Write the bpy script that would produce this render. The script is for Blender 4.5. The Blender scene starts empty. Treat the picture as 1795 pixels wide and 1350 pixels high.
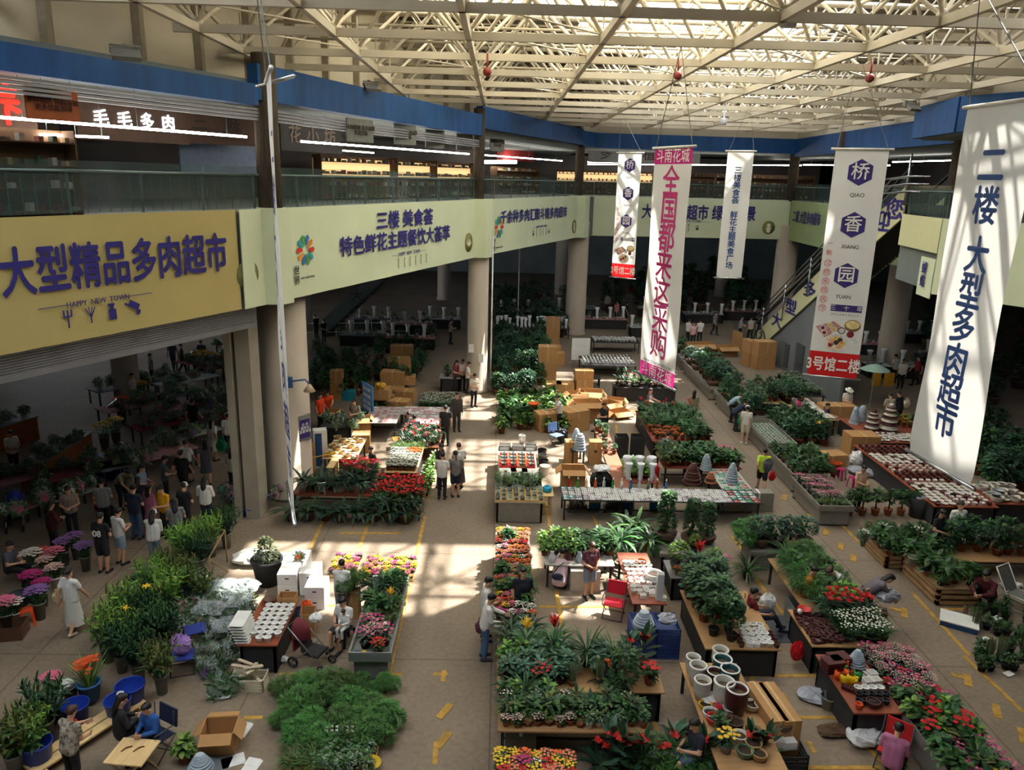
import bpy, bmesh, math, random
from mathutils import Vector, Matrix
R = random.Random(7)
SC = bpy.context.scene
COL = SC.collection
PI = math.pi
# ------------------------------------------------------------------ camera
CAM_H, FPX = 10.8, 1350.0
CAM_M = Matrix.Rotation(-math.radians(1.15), 3, 'Z') @ Matrix.Rotation(math.radians(75), 3, 'X') @ Matrix.Rotation(math.radians(1.48), 3, 'Z')
cd = bpy.data.cameras.new('camera'); cam = bpy.data.objects.new('camera', cd); COL.objects.link(cam)
cam.matrix_world = Matrix.Translation((0, 0, CAM_H)) @ CAM_M.to_4x4()
cd.sensor_width = 36.0; cd.lens = FPX * 36.0 / 1795.0; cd.clip_end = 400
SC.camera = cam
def at(px, py, z=0.0):
	d = CAM_M @ Vector(((px - 897.5) / FPX, -(py - 675) / FPX, -1.0))
	return Vector((0, 0, CAM_H)) + d * ((z - CAM_H) / d.z)
# ------------------------------------------------------------------ light and exposure
SC.view_settings.view_transform = 'Standard'; SC.view_settings.look = 'None'
SC.view_settings.exposure = 0.12; SC.view_settings.gamma = 1.0; SC.view_settings.use_curve_mapping = False
W = bpy.data.worlds.new('sky'); SC.world = W; W.use_nodes = True
bg = W.node_tree.nodes['Background']; bg.inputs[0].default_value = (0.90, 0.95, 1.0, 1); bg.inputs[1].default_value = 9.5
SUN = Vector((0.55, 0.43, 1.0))
ld = bpy.data.lights.new('sun', 'SUN'); ld.energy = 36.0; ld.angle = math.radians(0.9); ld.color = (1.0, 0.95, 0.86)
sun = bpy.data.objects.new('sun', ld); COL.objects.link(sun)
sun.rotation_euler = (SUN).to_track_quat('Z', 'Y').to_euler(); sun.location = (20, 20, 40)
SC.cycles.max_bounces = 6; SC.cycles.diffuse_bounces = 4; SC.cycles.glossy_bounces = 2
SC.cycles.transparent_max_bounces = 10; SC.cycles.transmission_bounces = 4
SC.cycles.caustics_reflective = False; SC.cycles.caustics_refractive = False
SC.cycles.sample_clamp_indirect = 6
# ------------------------------------------------------------------ materials
def lin(c):
	return tuple((x / 12.92 if x <= 0.04045 else ((x + 0.055) / 1.055) ** 2.4) for x in [v / 255.0 for v in c])
MATS = {}
def mat(name, rgb, rough=0.6, var=0.12, scale=6.0, metal=0.0, emit=0.0, bump=0.0, trans=0.0, rnd=0.0, stretch=None, spec=0.4):
	"""principled material: srgb colour varied by object-space noise"""
	if name in MATS: return MATS[name]
	m = bpy.data.materials.new(name); m.use_nodes = True; MATS[name] = m
	nt = m.node_tree; n = nt.nodes; l = nt.links; p = n['Principled BSDF']; c = lin(rgb)
	p.inputs['Roughness'].default_value = rough; p.inputs['Metallic'].default_value = metal
	p.inputs['Specular IOR Level'].default_value = spec
	if emit:
		p.inputs['Base Color'].default_value = (*c, 1)
		p.inputs['Emission Color'].default_value = (*c, 1); p.inputs['Emission Strength'].default_value = emit; return m
	tc = n.new('ShaderNodeTexCoord'); nz = n.new('ShaderNodeTexNoise'); nz.inputs['Scale'].default_value = scale; nz.inputs['Detail'].default_value = 4
	if stretch:
		mp = n.new('ShaderNodeMapping'); mp.inputs['Scale'].default_value = stretch
		l.new(tc.outputs['Object'], mp.inputs[0]); l.new(mp.outputs[0], nz.inputs['Vector'])
	else: l.new(tc.outputs['Object'], nz.inputs['Vector'])
	rp = n.new('ShaderNodeValToRGB')
	rp.color_ramp.elements[0].position = 0.3; rp.color_ramp.elements[1].position = 0.7
	rp.color_ramp.elements[0].color = (*[x * (1 - var) for x in c], 1); rp.color_ramp.elements[1].color = (*[min(1, x * (1 + var)) for x in c], 1)
	l.new(nz.outputs['Fac'], rp.inputs[0]); out = rp.outputs[0]
	if rnd:
		oi = n.new('ShaderNodeObjectInfo'); hs = n.new('ShaderNodeHueSaturation'); mr = n.new('ShaderNodeMapRange')
		mr.inputs['To Min'].default_value = 1 - rnd; mr.inputs['To Max'].default_value = 1 + rnd
		l.new(oi.outputs['Random'], mr.inputs['Value']); l.new(mr.outputs[0], hs.inputs['Value']); l.new(out, hs.inputs['Color'])
		mh = n.new('ShaderNodeMapRange'); mh.inputs['To Min'].default_value = 0.5 - rnd * .06; mh.inputs['To Max'].default_value = 0.5 + rnd * .06
		l.new(oi.outputs['Random'], mh.inputs['Value']); l.new(mh.outputs[0], hs.inputs['Hue']); out = hs.outputs[0]
	l.new(out, p.inputs['Base Color'])
	if bump:
		b = n.new('ShaderNodeBump'); b.inputs['Strength'].default_value = bump; l.new(nz.outputs['Fac'], b.inputs['Height']); l.new(b.outputs[0], p.inputs['Normal'])
	if trans:
		t = n.new('ShaderNodeBsdfTranslucent'); mx = n.new('ShaderNodeMixShader'); mx.inputs[0].default_value = trans
		l.new(out, t.inputs[0]); l.new(p.outputs[0], mx.inputs[1]); l.new(t.outputs[0], mx.inputs[2]); l.new(mx.outputs[0], n['Material Output'].inputs[0])
	return m
def glass(name, rgb, alpha, rough=0.1):
	"""clear sheet: part see-through, part glossy and tinted"""
	if name in MATS: return MATS[name]
	m = bpy.data.materials.new(name); m.use_nodes = True; MATS[name] = m
	n = m.node_tree.nodes; l = m.node_tree.links; p = n['Principled BSDF']
	p.inputs['Base Color'].default_value = (*lin(rgb), 1); p.inputs['Roughness'].default_value = rough
	t = n.new('ShaderNodeBsdfTransparent'); mx = n.new('ShaderNodeMixShader'); mx.inputs[0].default_value = alpha
	l.new(t.outputs[0], mx.inputs[1]); l.new(p.outputs[0], mx.inputs[2]); l.new(mx.outputs[0], n['Material Output'].inputs[0])
	return m
# ------------------------------------------------------------------ mesh builder
class MB:
	def __init__(s): s.v = []; s.f = []; s.m = []; s.sm = []
	def add(s, vs, fs, mi=0, smooth=False):
		o = len(s.v); s.v += [tuple(v) for v in vs]
		for f in fs: s.f.append([i + o for i in f]); s.m.append(mi); s.sm.append(smooth)
		return s
	def box(s, x0, y0, z0, x1, y1, z1, mi=0, M=None):
		vs = [Vector((x, y, z)) for z in (z0, z1) for y in (y0, y1) for x in (x0, x1)]
		if M is not None: vs = [M @ v for v in vs]
		return s.add(vs, [(0, 2, 3, 1), (4, 5, 7, 6), (0, 1, 5, 4), (2, 6, 7, 3), (0, 4, 6, 2), (1, 3, 7, 5)], mi)
	def lathe(s, prof, n=16, mi=0, c=(0, 0, 0), M=None, smooth=True, close=False):
		vs = []
		for r, z in prof:
			for k in range(n):
				a = 2 * PI * k / n; v = Vector((c[0] + r * math.cos(a), c[1] + r * math.sin(a), c[2] + z)); vs.append(M @ v if M is not None else v)
		fs = []
		for j in range(len(prof) - 1):
			for k in range(n): fs.append((j * n + k, j * n + (k + 1) % n, (j + 1) * n + (k + 1) % n, (j + 1) * n + k))
		s.add(vs, fs, mi, smooth)
		if close:
			o = len(s.v) - len(vs); L = len(prof) - 1
			s.f.append([o + k for k in reversed(range(n))]); s.m.append(mi); s.sm.append(False)
			s.f.append([o + L * n + k for k in range(n)]); s.m.append(mi); s.sm.append(False)
		return s
	def tube(s, pts, r, n=6, mi=0, r2=None, cap=True, smooth=True):
		pts = [Vector(p) for p in pts]; vs = []; m = len(pts)
		for i, p in enumerate(pts):
			d = (pts[min(i + 1, m - 1)] - pts[max(i - 1, 0)]).normalized()
			u = d.cross(Vector((0, 0, 1)))
			if u.length < 1e-3: u = Vector((1, 0, 0))
			u.normalize(); w = d.cross(u).normalized(); rr = r if r2 is None else r + (r2 - r) * i / (m - 1)
			ph = PI / 4 if n == 4 else 0
			vs += [p + (u * math.cos(2 * PI * k / n + ph) + w * math.sin(2 * PI * k / n + ph)) * rr for k in range(n)]
		fs = [(i * n + k, i * n + (k + 1) % n, (i + 1) * n + (k + 1) % n, (i + 1) * n + k) for i in range(m - 1) for k in range(n)]
		if cap: fs += [tuple(reversed(range(n))), tuple((m - 1) * n + k for k in range(n))]
		return s.add(vs, fs, mi, smooth and n > 4)
	def ball(s, c, rx, ry=None, rz=None, n=8, mi=0):
		ry = ry or rx; rz = rz or rx; m = max(4, n // 2 + 1)
		vs = []; fs = []
		for j in range(m + 1):
			t = PI * j / m
			for k in range(n):
				a = 2 * PI * k / n; vs.append((c[0] + rx * math.sin(t) * math.cos(a), c[1] + ry * math.sin(t) * math.sin(a), c[2] + rz * math.cos(t)))
		for j in range(m):
			for k in range(n): fs.append((j * n + k, (j + 1) * n + k, (j + 1) * n + (k + 1) % n, j * n + (k + 1) % n))
		return s.add(vs, fs, mi, True)
	def leaf(s, p, az, el, L, w, droop=1.0, mi=0, seg=3, prof=None, twist=0.0):
		"""leaf blade: starts at p, azimuth az, elevation el, bends down by droop (rad)"""
		prof = prof or (0.35, 1.0, 0.8, 0.0)
		seg = len(prof) - 1; p = Vector(p); vs = []; e = el
		side = Vector((-math.sin(az), math.cos(az), twist)).normalized()
		for i in range(seg + 1):
			h = side * (w * 0.5 * prof[i])
			if prof[i] == 0: vs.append(p)
			else: vs += [p - h, p + h]
			e2 = e - droop / seg
			p = p + Vector((math.cos(az) * math.cos(e2), math.sin(az) * math.cos(e2), math.sin(e2))) * (L / seg); e = e2
		fs = []
		for i in range(seg):
			a = 2 * i
			if prof[i + 1] == 0: fs.append((a, a + 1, a + 2))
			else: fs.append((a, a + 1, a + 3, a + 2))
		return s.add(vs, fs, mi, True)
	def mesh(s, name, mats):
		me = bpy.data.meshes.new(name); me.from_pydata(s.v, [], s.f)
		for m in (mats if isinstance(mats, (list, tuple)) else [mats]): me.materials.append(m)
		me.polygons.foreach_set('material_index', s.m); me.polygons.foreach_set('use_smooth', s.sm); me.update(); return me
	def obj(s, name, mats, parent=None, loc=(0, 0, 0)):
		return link(name, s.mesh(name, mats), parent, loc)
def link(name, me, parent=None, loc=(0, 0, 0), rz=0):
	o = bpy.data.objects.new(name, me); COL.objects.link(o); o.location = loc; o.rotation_euler[2] = rz
	if parent: o.parent = parent
	return o
def tag(o, label, cat, group=None, kind=None):
	if label: o['label'] = label
	if cat: o['category'] = cat
	if group: o['group'] = group
	if kind: o['kind'] = kind
	return o
def empty(name, loc, rz=0, label=None, cat=None, group=None, s=1.0):
	o = link(name, None, None, loc, rz); o.scale = (s, s, s); o.empty_display_size = 0.1
	return tag(o, label, cat, group)
def struct(o): o['kind'] = 'structure'; return o
def setin(o, m):
	"""give this object its own material on shared mesh data"""
	for i, x in enumerate(m if isinstance(m, (list, tuple)) else [m]):
		o.material_slots[i].link = 'OBJECT'; o.material_slots[i].material = x
	return o
def text(body, size, bold=0.0, align='CENTER', spacing=1.0, line=1.0, ext=0.004):
	cu = bpy.data.curves.new('t', 'FONT'); cu.body = body; cu.size = size; cu.align_x = align; cu.align_y = 'CENTER'
	cu.extrude = ext; cu.space_character = spacing; cu.space_line = line; cu.resolution_u = 3
	o = bpy.data.objects.new('t', cu); COL.objects.link(o); dg = bpy.context.evaluated_depsgraph_get(); dg.update()
	me = bpy.data.meshes.new_from_object(o.evaluated_get(dg)); bpy.data.objects.remove(o); bpy.data.curves.remove(cu)
	return me
def text_obj(name, body, size, M, m, parent, bold=0.02, sx=1.0, sy=1.0, f=None, **k):
	"""lettering: text mesh laid into the plane given by matrix M (x right, y up, z out)"""
	t = text(body, size, bold, **k); mb = MB(); vs = [v.co.copy() for v in t.vertices]; fs = [tuple(p.vertices) for p in t.polygons]; bpy.data.meshes.remove(t)
	b = bold * size * .85; S = Matrix.Diagonal((sx, sy, 1, 1))
	for i, (dx, dy) in enumerate(((0, 0), (b, 0), (-b, 0), (0, b), (0, -b)) if bold > .011 else ((0, 0),)):
		q = [M @ (S @ (v + Vector((dx, dy, .0006 * i)))) for v in vs]; mb.add([f(v) for v in q] if f else q, fs)
	return link(name, mb.mesh(name, m), parent)
ORD = ['', 'first', 'second', 'third', 'fourth', 'fifth', 'sixth', 'seventh', 'eighth', 'ninth', 'tenth', 'eleventh', 'twelfth', 'thirteenth', 'fourteenth', 'fifteenth', 'sixteenth', 'seventeenth', 'eighteenth', 'nineteenth', 'twentieth']
# ------------------------------------------------------------------ the setting
def floor_mat():
	m = mat('concrete_floor', (134, 119, 102), 0.75, 0.16, 0.35, bump=0.05)
	n = m.node_tree.nodes; l = m.node_tree.links; p = n['Principled BSDF']
	tc = n.new('ShaderNodeTexCoord'); br = n.new('ShaderNodeTexBrick'); br.inputs['Scale'].default_value = 1.0
	br.inputs['Brick Width'].default_value = 5.2; br.inputs['Row Height'].default_value = 5.2; br.inputs['Mortar Size'].default_value = 0.02
	br.offset = 0; br.inputs['Color1'].default_value = (1, 1, 1, 1); br.inputs['Color2'].default_value = (.93, .93, .93, 1); br.inputs['Mortar'].default_value = (.62, .6, .58, 1)
	l.new(tc.outputs['Object'], br.inputs['Vector'])
	n2 = n.new('ShaderNodeTexNoise'); n2.inputs['Scale'].default_value = 9; n2.inputs['Detail'].default_value = 8; l.new(tc.outputs['Object'], n2.inputs['Vector'])
	r2 = n.new('ShaderNodeValToRGB'); r2.color_ramp.elements[0].position = .3; r2.color_ramp.elements[1].position = .62; r2.color_ramp.elements[0].color = (.8, .78, .76, 1); r2.color_ramp.elements[1].color = (1, 1, 1, 1)
	l.new(n2.outputs['Fac'], r2.inputs[0])
	src = p.inputs['Base Color'].links[0].from_socket
	a = n.new('ShaderNodeMixRGB'); a.blend_type = 'MULTIPLY'; a.inputs[0].default_value = 1; l.new(src, a.inputs[1]); l.new(br.outputs['Color'], a.inputs[2])
	b = n.new('ShaderNodeMixRGB'); b.blend_type = 'MULTIPLY'; b.inputs[0].default_value = 1; l.new(a.outputs[0], b.inputs[1]); l.new(r2.outputs[0], b.inputs[2])
	l.new(b.outputs[0], p.inputs['Base Color']); return m
struct(MB().box(-60, -8, -0.3, 60, 110, 0).obj('floor', floor_mat()))
conc = mat('column_concrete', (172, 158, 142), 0.8, 0.1, 1.5, bump=0.08, stretch=(1, 1, .3))
slabm = mat('slab_underside', (112, 118, 115), 0.9, 0.1, .5)
dark = mat('dark_wall', (112, 120, 120), 0.9, 0.2, .4)
LW = [(-19, -4), (-16.3, 2), (-10.25, 15.9), (-6.95, 22.9), (-1.1, 38.8), (5.3, 54.0)]
FW = [(5.3, 54.0), (6.6, 56.0), (21.0, 57.0)]
RW = [(21.0, 57.0), (20.6, 49.0), (20.0, 33.2)]
RW2 = [(17.0, 33.0), (16.3, 28.7), (19.5, 23.0), (27, 12), (34, -4)]
ZB, ZT = 8.0, 9.7
def slab(name, poly, z0, z1, m):
	n = len(poly); vs = [(x, y, z0) for x, y in poly] + [(x, y, z1) for x, y in poly]
	fs = [tuple(reversed(range(n))), tuple(range(n, 2 * n))] + [(i, (i + 1) % n, n + (i + 1) % n, n + i) for i in range(n)]
	return struct(MB().add(vs, fs).obj(name, m))
def soff(pl, d):  # push polyline outwards (away from atrium centre (5,30))
	out = []
	for x, y in pl:
		v = Vector((x - 6, y - 30, 0)).normalized() * d; out.append((x + v.x, y + v.y))
	return out
polyL = soff(LW, .3) + [(5.3, 92), (-48, 92), (-48, -4)]
polyF = [(5.3, 92)] + soff(LW[-1:] + FW[1:], .3) + [(21.3, 92)]
polyR = [(21.3, 92)] + soff(RW, .3) + [(50, 33.2), (50, 92)]
polyR2 = [(50, 33.2), (20.3, 33.2)] + soff(RW2, .3) + [(50, -4)]
for i, p in enumerate((polyL, polyF, polyR, polyR2)):
	slab('floor_upper' if i == 0 else 'floor_upper.%03d' % i, p, ZB, ZT, slabm)
	slab('ceiling_upper' if i == 0 else 'ceiling_upper.%03d' % i, p, 12.75 + (i == 1) * .3, 13.3 + (i == 1) * .3, slabm)
# outer walls
def wallseg(name, a, b, z0, z1, t, m):
	a = Vector((*a, 0)); b = Vector((*b, 0)); d = b - a; M = Matrix.Translation(a) @ Matrix.Rotation(math.atan2(d.y, d.x), 4, 'Z')
	return struct(MB().box(0, -t / 2, z0, d.length, t / 2, z1, 0, M).obj(name, m))
wallseg('wall_back', (-48, -4), (50, -4), 0, 18, .4, dark)
wallseg('wall_front', (-48, 92), (50, 92), 0, 18, .4, dark)
wallseg('wall_right', (50, -4), (50, 92), 0, 18, .4, dark)
wallseg('wall_left', (-31, -4), (-31, 46), 0, 18, .4, dark)
wallseg('wall_left.001', (-31, 46), (-31, 63), 7.0, 18, .4, dark)
wallseg('wall_left.002', (-31, 63), (-31, 92), 0, 18, .4, dark)
# upper storey shop walls set back behind the railing
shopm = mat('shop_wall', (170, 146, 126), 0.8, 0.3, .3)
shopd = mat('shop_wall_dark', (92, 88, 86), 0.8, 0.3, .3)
def back_of(pl, d): return soff(pl, d)
SB = [(-30, 2), (-20.5, 17.5), (-15.0, 27.5), (-8.2, 43.5), (-0.5, 62)]
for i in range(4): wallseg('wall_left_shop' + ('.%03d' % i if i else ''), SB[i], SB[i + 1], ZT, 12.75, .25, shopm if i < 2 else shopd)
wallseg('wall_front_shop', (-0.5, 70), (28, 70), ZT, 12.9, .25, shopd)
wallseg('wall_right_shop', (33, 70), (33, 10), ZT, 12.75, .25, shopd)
# fascia, blue band, upper wall along the atrium edge
beige = mat('upper_wall_beige', (196, 184, 160), 0.85, 0.08, .6)
blue = mat('blue_band', (22, 74, 128), 0.6, 0.25, 1.2, stretch=(2, 2, .3))
def run(pl): return list(zip(pl[:-1], pl[1:]))
BL = {0: (12.55, 13.1), 1: (12.55, 13.1), 2: (12.6, 13.15), 3: (12.75, 13.7), 4: (13.1, 14.1)}
for i, (a, b) in enumerate(run(LW)):
	z0, z1 = BL[i]; wallseg('trim_left_band' + ('.%03d' % i if i else ''), a, b, z0, z1, .35, blue)
	wallseg('wall_left_upper' + ('.%03d' % i if i else ''), *soff((a, b), 3.0), 13.0, 17.4, .2, beige)
for i, (a, b) in enumerate(run(FW)): wallseg('trim_front_band' + ('.%03d' % i if i else ''), a, b, 13.0, 14.0, .35, blue); wallseg('wall_front_upper' + ('.%03d' % i if i else ''), *soff((a, b), .1), 14.0, 17.4, .2, beige)
for i, (a, b) in enumerate(run(RW + RW2)): wallseg('trim_right_band' + ('.%03d' % i if i else ''), a, b, 12.8, 14.0, .35, blue); wallseg('wall_right_upper' + ('.%03d' % i if i else ''), *soff((a, b), .1), 14.0, 17.4, .2, beige)
# pilasters on the beige wall
pb = MB()
for (a, b) in run(soff(LW, 2.8)):
	n = int((Vector(b) - Vector(a)).length / 2.2)
	for k in range(n):
		x = a[0] + (b[0] - a[0]) * k / n; y = a[1] + (b[1] - a[1]) * k / n; pb.box(x - .13, y - .13, 13.1, x + .13, y + .13, 17.3)
struct(pb.obj('trim_left_pilasters', mat('beige_pilaster', (150, 138, 118), .85)))
# concrete edge beam behind the banners
for i, (a, b) in enumerate(run(LW) + run(FW) + run(RW) + run(RW2)): wallseg('trim_edge_beam' + ('.%03d' % i if i else ''), *soff((a, b), .25), 7.05, 9.72, .3, slabm)
# columns: round concrete below, dark bark-clad above
bark = mat('bark_cladding', (70, 60, 48), 0.95, 0.35, 5, bump=.6, stretch=(3, 3, .5))
for (x, y, r) in ((-7.15, 25.2, .78), (-1.05, 38.9, .52), (5.55, 55.0, .72), (21.2, 57.2, .8), (23.6, 45.0, .7), (-17.8, 36.0, .6), (-14, 55, .6), (6, 75, .6), (22, 76, .6), (-5, 70, .6), (-26, 28, .7), (-22, 16, .6)):
	struct(MB().lathe([(r * 1.12, 0), (r * 1.12, .12), (r, .16), (r, 8.0)], 24, c=(x, y, 0), close=True).obj('column', conc))
for (x, y, r) in ((-6.75, 23.3, .34), (-1.1, 38.9, .27), (5.3, 54.3, .3), (21, 57.2, .35), (18.9, 32.6, .45), (20.6, 48, .35)):
	struct(MB().lathe([(r, 9.7), (r, 14.0)], 14, c=(x, y, 0), close=True).obj('column_upper', bark))
# flat pier beside the near column
struct(MB().box(-8.0, 23.0, 0, -7.55, 23.9, 8).box(-8.3, 22.9, 0, -8.1, 23.6, 7.3).obj('column_pier', mat('pier_grey', (150, 143, 128), .8, .08, 1.5)))
# roof: sheeting with open rooflights, space frame below
roofm = mat('roof_sheet', (104, 97, 86), .8, .1, .3)
ZR = 17.3
OPEN = [(4.0, 9.0, -14, 4), (10.2, 14.0, -16, -5), (14.3, 18.3, 9.5, 15.8), (24.9, 28.9, 2.2, 13.6), (33.1, 38.7, 3.2, 14), (41.4, 45.8, 7.6, 18), (49.0, 51.0, 10, 22)]  # first pair added out of view to brighten; others placed for sun patches
ys = -8; k = 0
def sheet(x0, y0, x1, y1, m=None):
	global k
	o = MB().box(x0, y0, ZR, x1, y1, ZR + .12).obj('ceiling' if k == 0 else 'ceiling.%03d' % k, m or roofm); struct(o); k += 1
tpan = mat('roof_translucent_fill', (205, 202, 192), .7, .04, .3, trans=.92)
gl = glass('rooflight_glass', (235, 240, 240), .22, .3)
for i, (y0, y1, x0, x1) in enumerate(OPEN):
	if i in (3, 4): sheet(-52, ys, -4, y0); sheet(-4, ys, 9, y0, tpan); sheet(9, ys, 54, y0)   # unseen translucent sheets added to brighten the crossing
	else: sheet(-52, ys, 54, y0)
	sheet(-52, y0, x0, y1); sheet(x1, y0, 54, y1); ys = y1
	struct(MB().box(x0, y0, ZR + .02, x1, y1, ZR + .06).obj('window_%d' % (i + 1), gl))
	b = MB()
	x = x0
	while x < x1: b.box(x - .04, y0, ZR + .06, x + .04, y1, ZR + .14); x += 1.9
	for yy in (y0, (y0 + y1) / 2, y1): b.box(x0, yy - .05, ZR + .06, x1, yy + .05, ZR + .14)
	struct(b.obj('trim_rooflight_bars' + ('.%03d' % i if i else ''), roofm))
sheet(-52, ys, 54, 96)
white = mat('white_steel', (196, 185, 162), .5, .1, 1.2)
# square-on-offset-square space frame
G, ZC, ZU = 3.4, 14.25, 16.3
import itertools
def xl(y, pl):
	for (a, b) in run(pl):
		if a[1] <= y <= b[1] or b[1] <= y <= a[1]: return a[0] + (b[0] - a[0]) * (y - a[1]) / (b[1] - a[1])
	return None
def inside(x, y):
	l = xl(y, LW); r = xl(y, [(34, -4), (27, 12), (19.8, 24), (20.3, 34), (20.8, 57)])
	return l is not None and r is not None and l - 3.0 <= x <= r + 1.0
Ys = [10.9 + G * j for j in range(14)]; Xs = [-14.5 + G * i for i in range(14)]
ballm = white
for j, y in enumerate(Ys):
	b = MB(); xs = [x for x in Xs if inside(x, y)]
	if len(xs) < 2: continue
	b.box(xs[0] - .6, y - .07, ZC - .1, xs[-1] + .6, y + .07, ZC + .1)           # flat bottom chord along the hall
	for x in xs:
		b.ball((x, y, ZC + .12), .15, n=8)
		for dx, dy in ((-.5, -.5), (.5, -.5), (-.5, .5), (.5, .5)):
			t = (x + dx * G, y + dy * G)
			if inside(*t) or True:
				b.tube([(x, y, ZC + .1), (t[0], t[1], ZU)], .055, 6, cap=False)
		b.tube([(x, y, ZC + .1), (x, y, ZC + 1.0)], .03, 4, cap=False)
	struct(b.obj('ceiling_truss' if j == 0 else 'ceiling_truss.%03d' % j, white))
	t = MB(); yy = y + G / 2
	t.tube([(xs[0] - .5, yy, ZU), (xs[-1] + G / 2, yy, ZU)], .085, 8)
	for x in xs: t.ball((x + G / 2, yy, ZU), .15, n=8); t.tube([(x + G / 2, yy, ZU), (x + G / 2, yy, ZR)], .05, 5, cap=False)
	struct(t.obj('ceiling_chord' if j == 0 else 'ceiling_chord.%03d' % j, white))
for i, x in enumerate(Xs):
	ysl = [y for y in Ys if inside(x, y)]
	if len(ysl) < 2: continue
	b = MB().box(x - .07, ysl[0] - .5, ZC - .1, x + .07, ysl[-1] + 1.6, ZC + .1)
	b.tube([(x + G / 2, ysl[0], ZU), (x + G / 2, ysl[-1] + G / 2, ZU)], .07, 8)
	for y in ysl[:-1]: b.tube([(x, y, ZC + .12), (x + G, y + G, ZC + .12)], .025, 5, cap=False) if (i + int(y)) % 2 else None
	struct(b.obj('ceiling_beam' if i == 0 else 'ceiling_beam.%03d' % i, white))
# secondary purlin lattice right below the sheeting
for j in range(16):
	y = 11.5 + 2.9 * j; xs = [x / 2 for x in range(-30, 50, 5) if inside(x / 2, min(y, 53))]
	if len(xs) < 3: continue
	b = MB().tube([(xs[0], y, 16.95), (xs[-1], y, 16.95)], .04, 5).tube([(xs[0], y, 15.3), (xs[-1], y, 15.3)], .045, 5)
	for a, c in zip(xs[:-1], xs[1:]): b.tube([(a, y, 15.3), ((a + c) / 2, y, 16.95)], .028, 4, cap=False).tube([((a + c) / 2, y, 16.95), (c, y, 15.3)], .028, 4, cap=False)
	struct(b.obj('ceiling_purlin' if j == 0 else 'ceiling_purlin.%03d' % j, white))
# yellow floor lines
yel = mat('worn_yellow_paint', (176, 136, 60), .8, .35, 5)
k = 0
def fline(x0, y0, x1, y1, w=.09):
	global k
	d = Vector((x1 - x0, y1 - y0, 0)); M = Matrix.Translation((x0, y0, 0)) @ Matrix.Rotation(math.atan2(d.y, d.x), 4, 'Z')
	struct(MB().box(0, -w / 2, 0, d.length, w / 2, .004 + k * .0002, 0, M).obj('floor_marking' if k == 0 else 'floor_marking.%03d' % k, yel)); k += 1
def fpx(*q, w=.1):
	a = at(q[0], q[1]); b = at(q[2], q[3]); fline(a.x, a.y, b.x, b.y, w)
for q in ((745, 905, 645, 1340), (650, 905, 630, 960), (570, 905, 545, 960), (565, 1170, 530, 1240), (490, 1182, 705, 1182), (760, 1182, 785, 1182), (779, 1175, 776, 1195), (765, 1300, 762, 1340), (560, 1062, 590, 1062), (427, 1258, 460, 1258),
          (595, 935, 705, 935), (975, 1035, 985, 1095), (945, 1064, 1080, 1064), (1040, 905, 1050, 930), (957, 880, 965, 935), (1138, 1235, 1170, 1350), (1310, 1170, 1325, 1210), (1312, 1185, 1435, 1185), (1370, 1215, 1380, 1230), (1380, 1258, 1475, 1258), (1417, 1300, 1428, 1320), (1395, 1346, 1545, 1346), (1520, 1310, 1560, 1350),
          (1467, 912, 1510, 955), (1325, 1015, 1400, 1110), (1600, 1040, 1700, 1150), (1690, 1150, 1795, 1250), (1650, 1068, 1700, 1068), (1505, 942, 1560, 942), (1520, 960, 1535, 978), (940, 900, 950, 915), (1180, 700, 1150, 640), (1080, 745, 1085, 800), (1100, 720, 1150, 720), (1100, 760, 1140, 760), (935, 800, 945, 870), (720, 870, 760, 870), (1282, 940, 1310, 975)):
	fpx(*q)
for (px, py) in ((1430, 905), (1492, 975), (1580, 1070), (1690, 1187), (1740, 1240), (1785, 1283), (1445, 930), (1420, 885), (1330, 745), (1372, 870), (1470, 955), (780, 1240), (777, 1290)):
	p = at(px, py); fline(p.x - .1, p.y - .35, p.x + .12, p.y + .1, .16)
	if px > 1400 and py in (905, 1070, 1187): fline(p.x - .25, p.y + .1, p.x + .1, p.y - .1, .14)

# unseen tubes added under the ground floor ceilings to brighten the dim halls
lampfill = mat('fill_tube_cool', (225, 240, 255), emit=5.5)
for k, (x, y) in enumerate([(x, y) for y in (63, 72, 81) for x in (-6, 6, 18, 30)] + [(-14, 50), (-14, 40), (-20, 30), (28, 44), (30, 34), (26, 26)]):
	struct(MB().box(x - 3, y - .06, 7.9, x + 3, y + .06, 7.98).obj('ceiling_fill_lamp' if k == 0 else 'ceiling_fill_lamp.%03d' % k, lampfill))
# ------------------------------------------------------------------ fascia banners with lettering
def ray(px, py): return (CAM_M @ Vector(((px - 897.5) / FPX, -(py - 675) / FPX, -1.0))).normalized()
class Plane:
	def __init__(s, a, b, off=0.0):
		a = Vector((*a, 0)); b = Vector((*b, 0)); s.u = (b - a).normalized(); s.n = s.u.cross(Vector((0, 0, 1))); s.o = a + s.n * off; s.len = (b - a).length
	def M(s, u, z, d=0.0, rot=0.0):
		p = s.o + s.u * u + Vector((0, 0, z)) + s.n * d
		m = Matrix((s.u, Vector((0, 0, 1)), s.n)).transposed().to_4x4(); m.translation = p
		return m @ Matrix.Rotation(rot, 4, 'Z')
	def uz(s, px, py):
		d = ray(px, py); c = Vector((0, 0, CAM_H)); t = (s.o - c).dot(s.n) / d.dot(s.n); p = c + d * t
		return (p - s.o).dot(s.u), p.z
ytan = mat('banner_tan_yellow', (180, 164, 104), .7, .05, .6, rnd=0)
ygrn = mat('banner_pale_green', (206, 214, 180), .7, .05, .6)
ygrd = mat('banner_sage_green', (150, 168, 118), .7, .05, .6)
ink = mat('lettering_indigo', (44, 38, 116), .6, .02); inkb = mat('lettering_navy', (38, 70, 122), .6, .02); grey_ink = mat('lettering_grey', (70, 70, 66), .6, .02)
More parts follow.
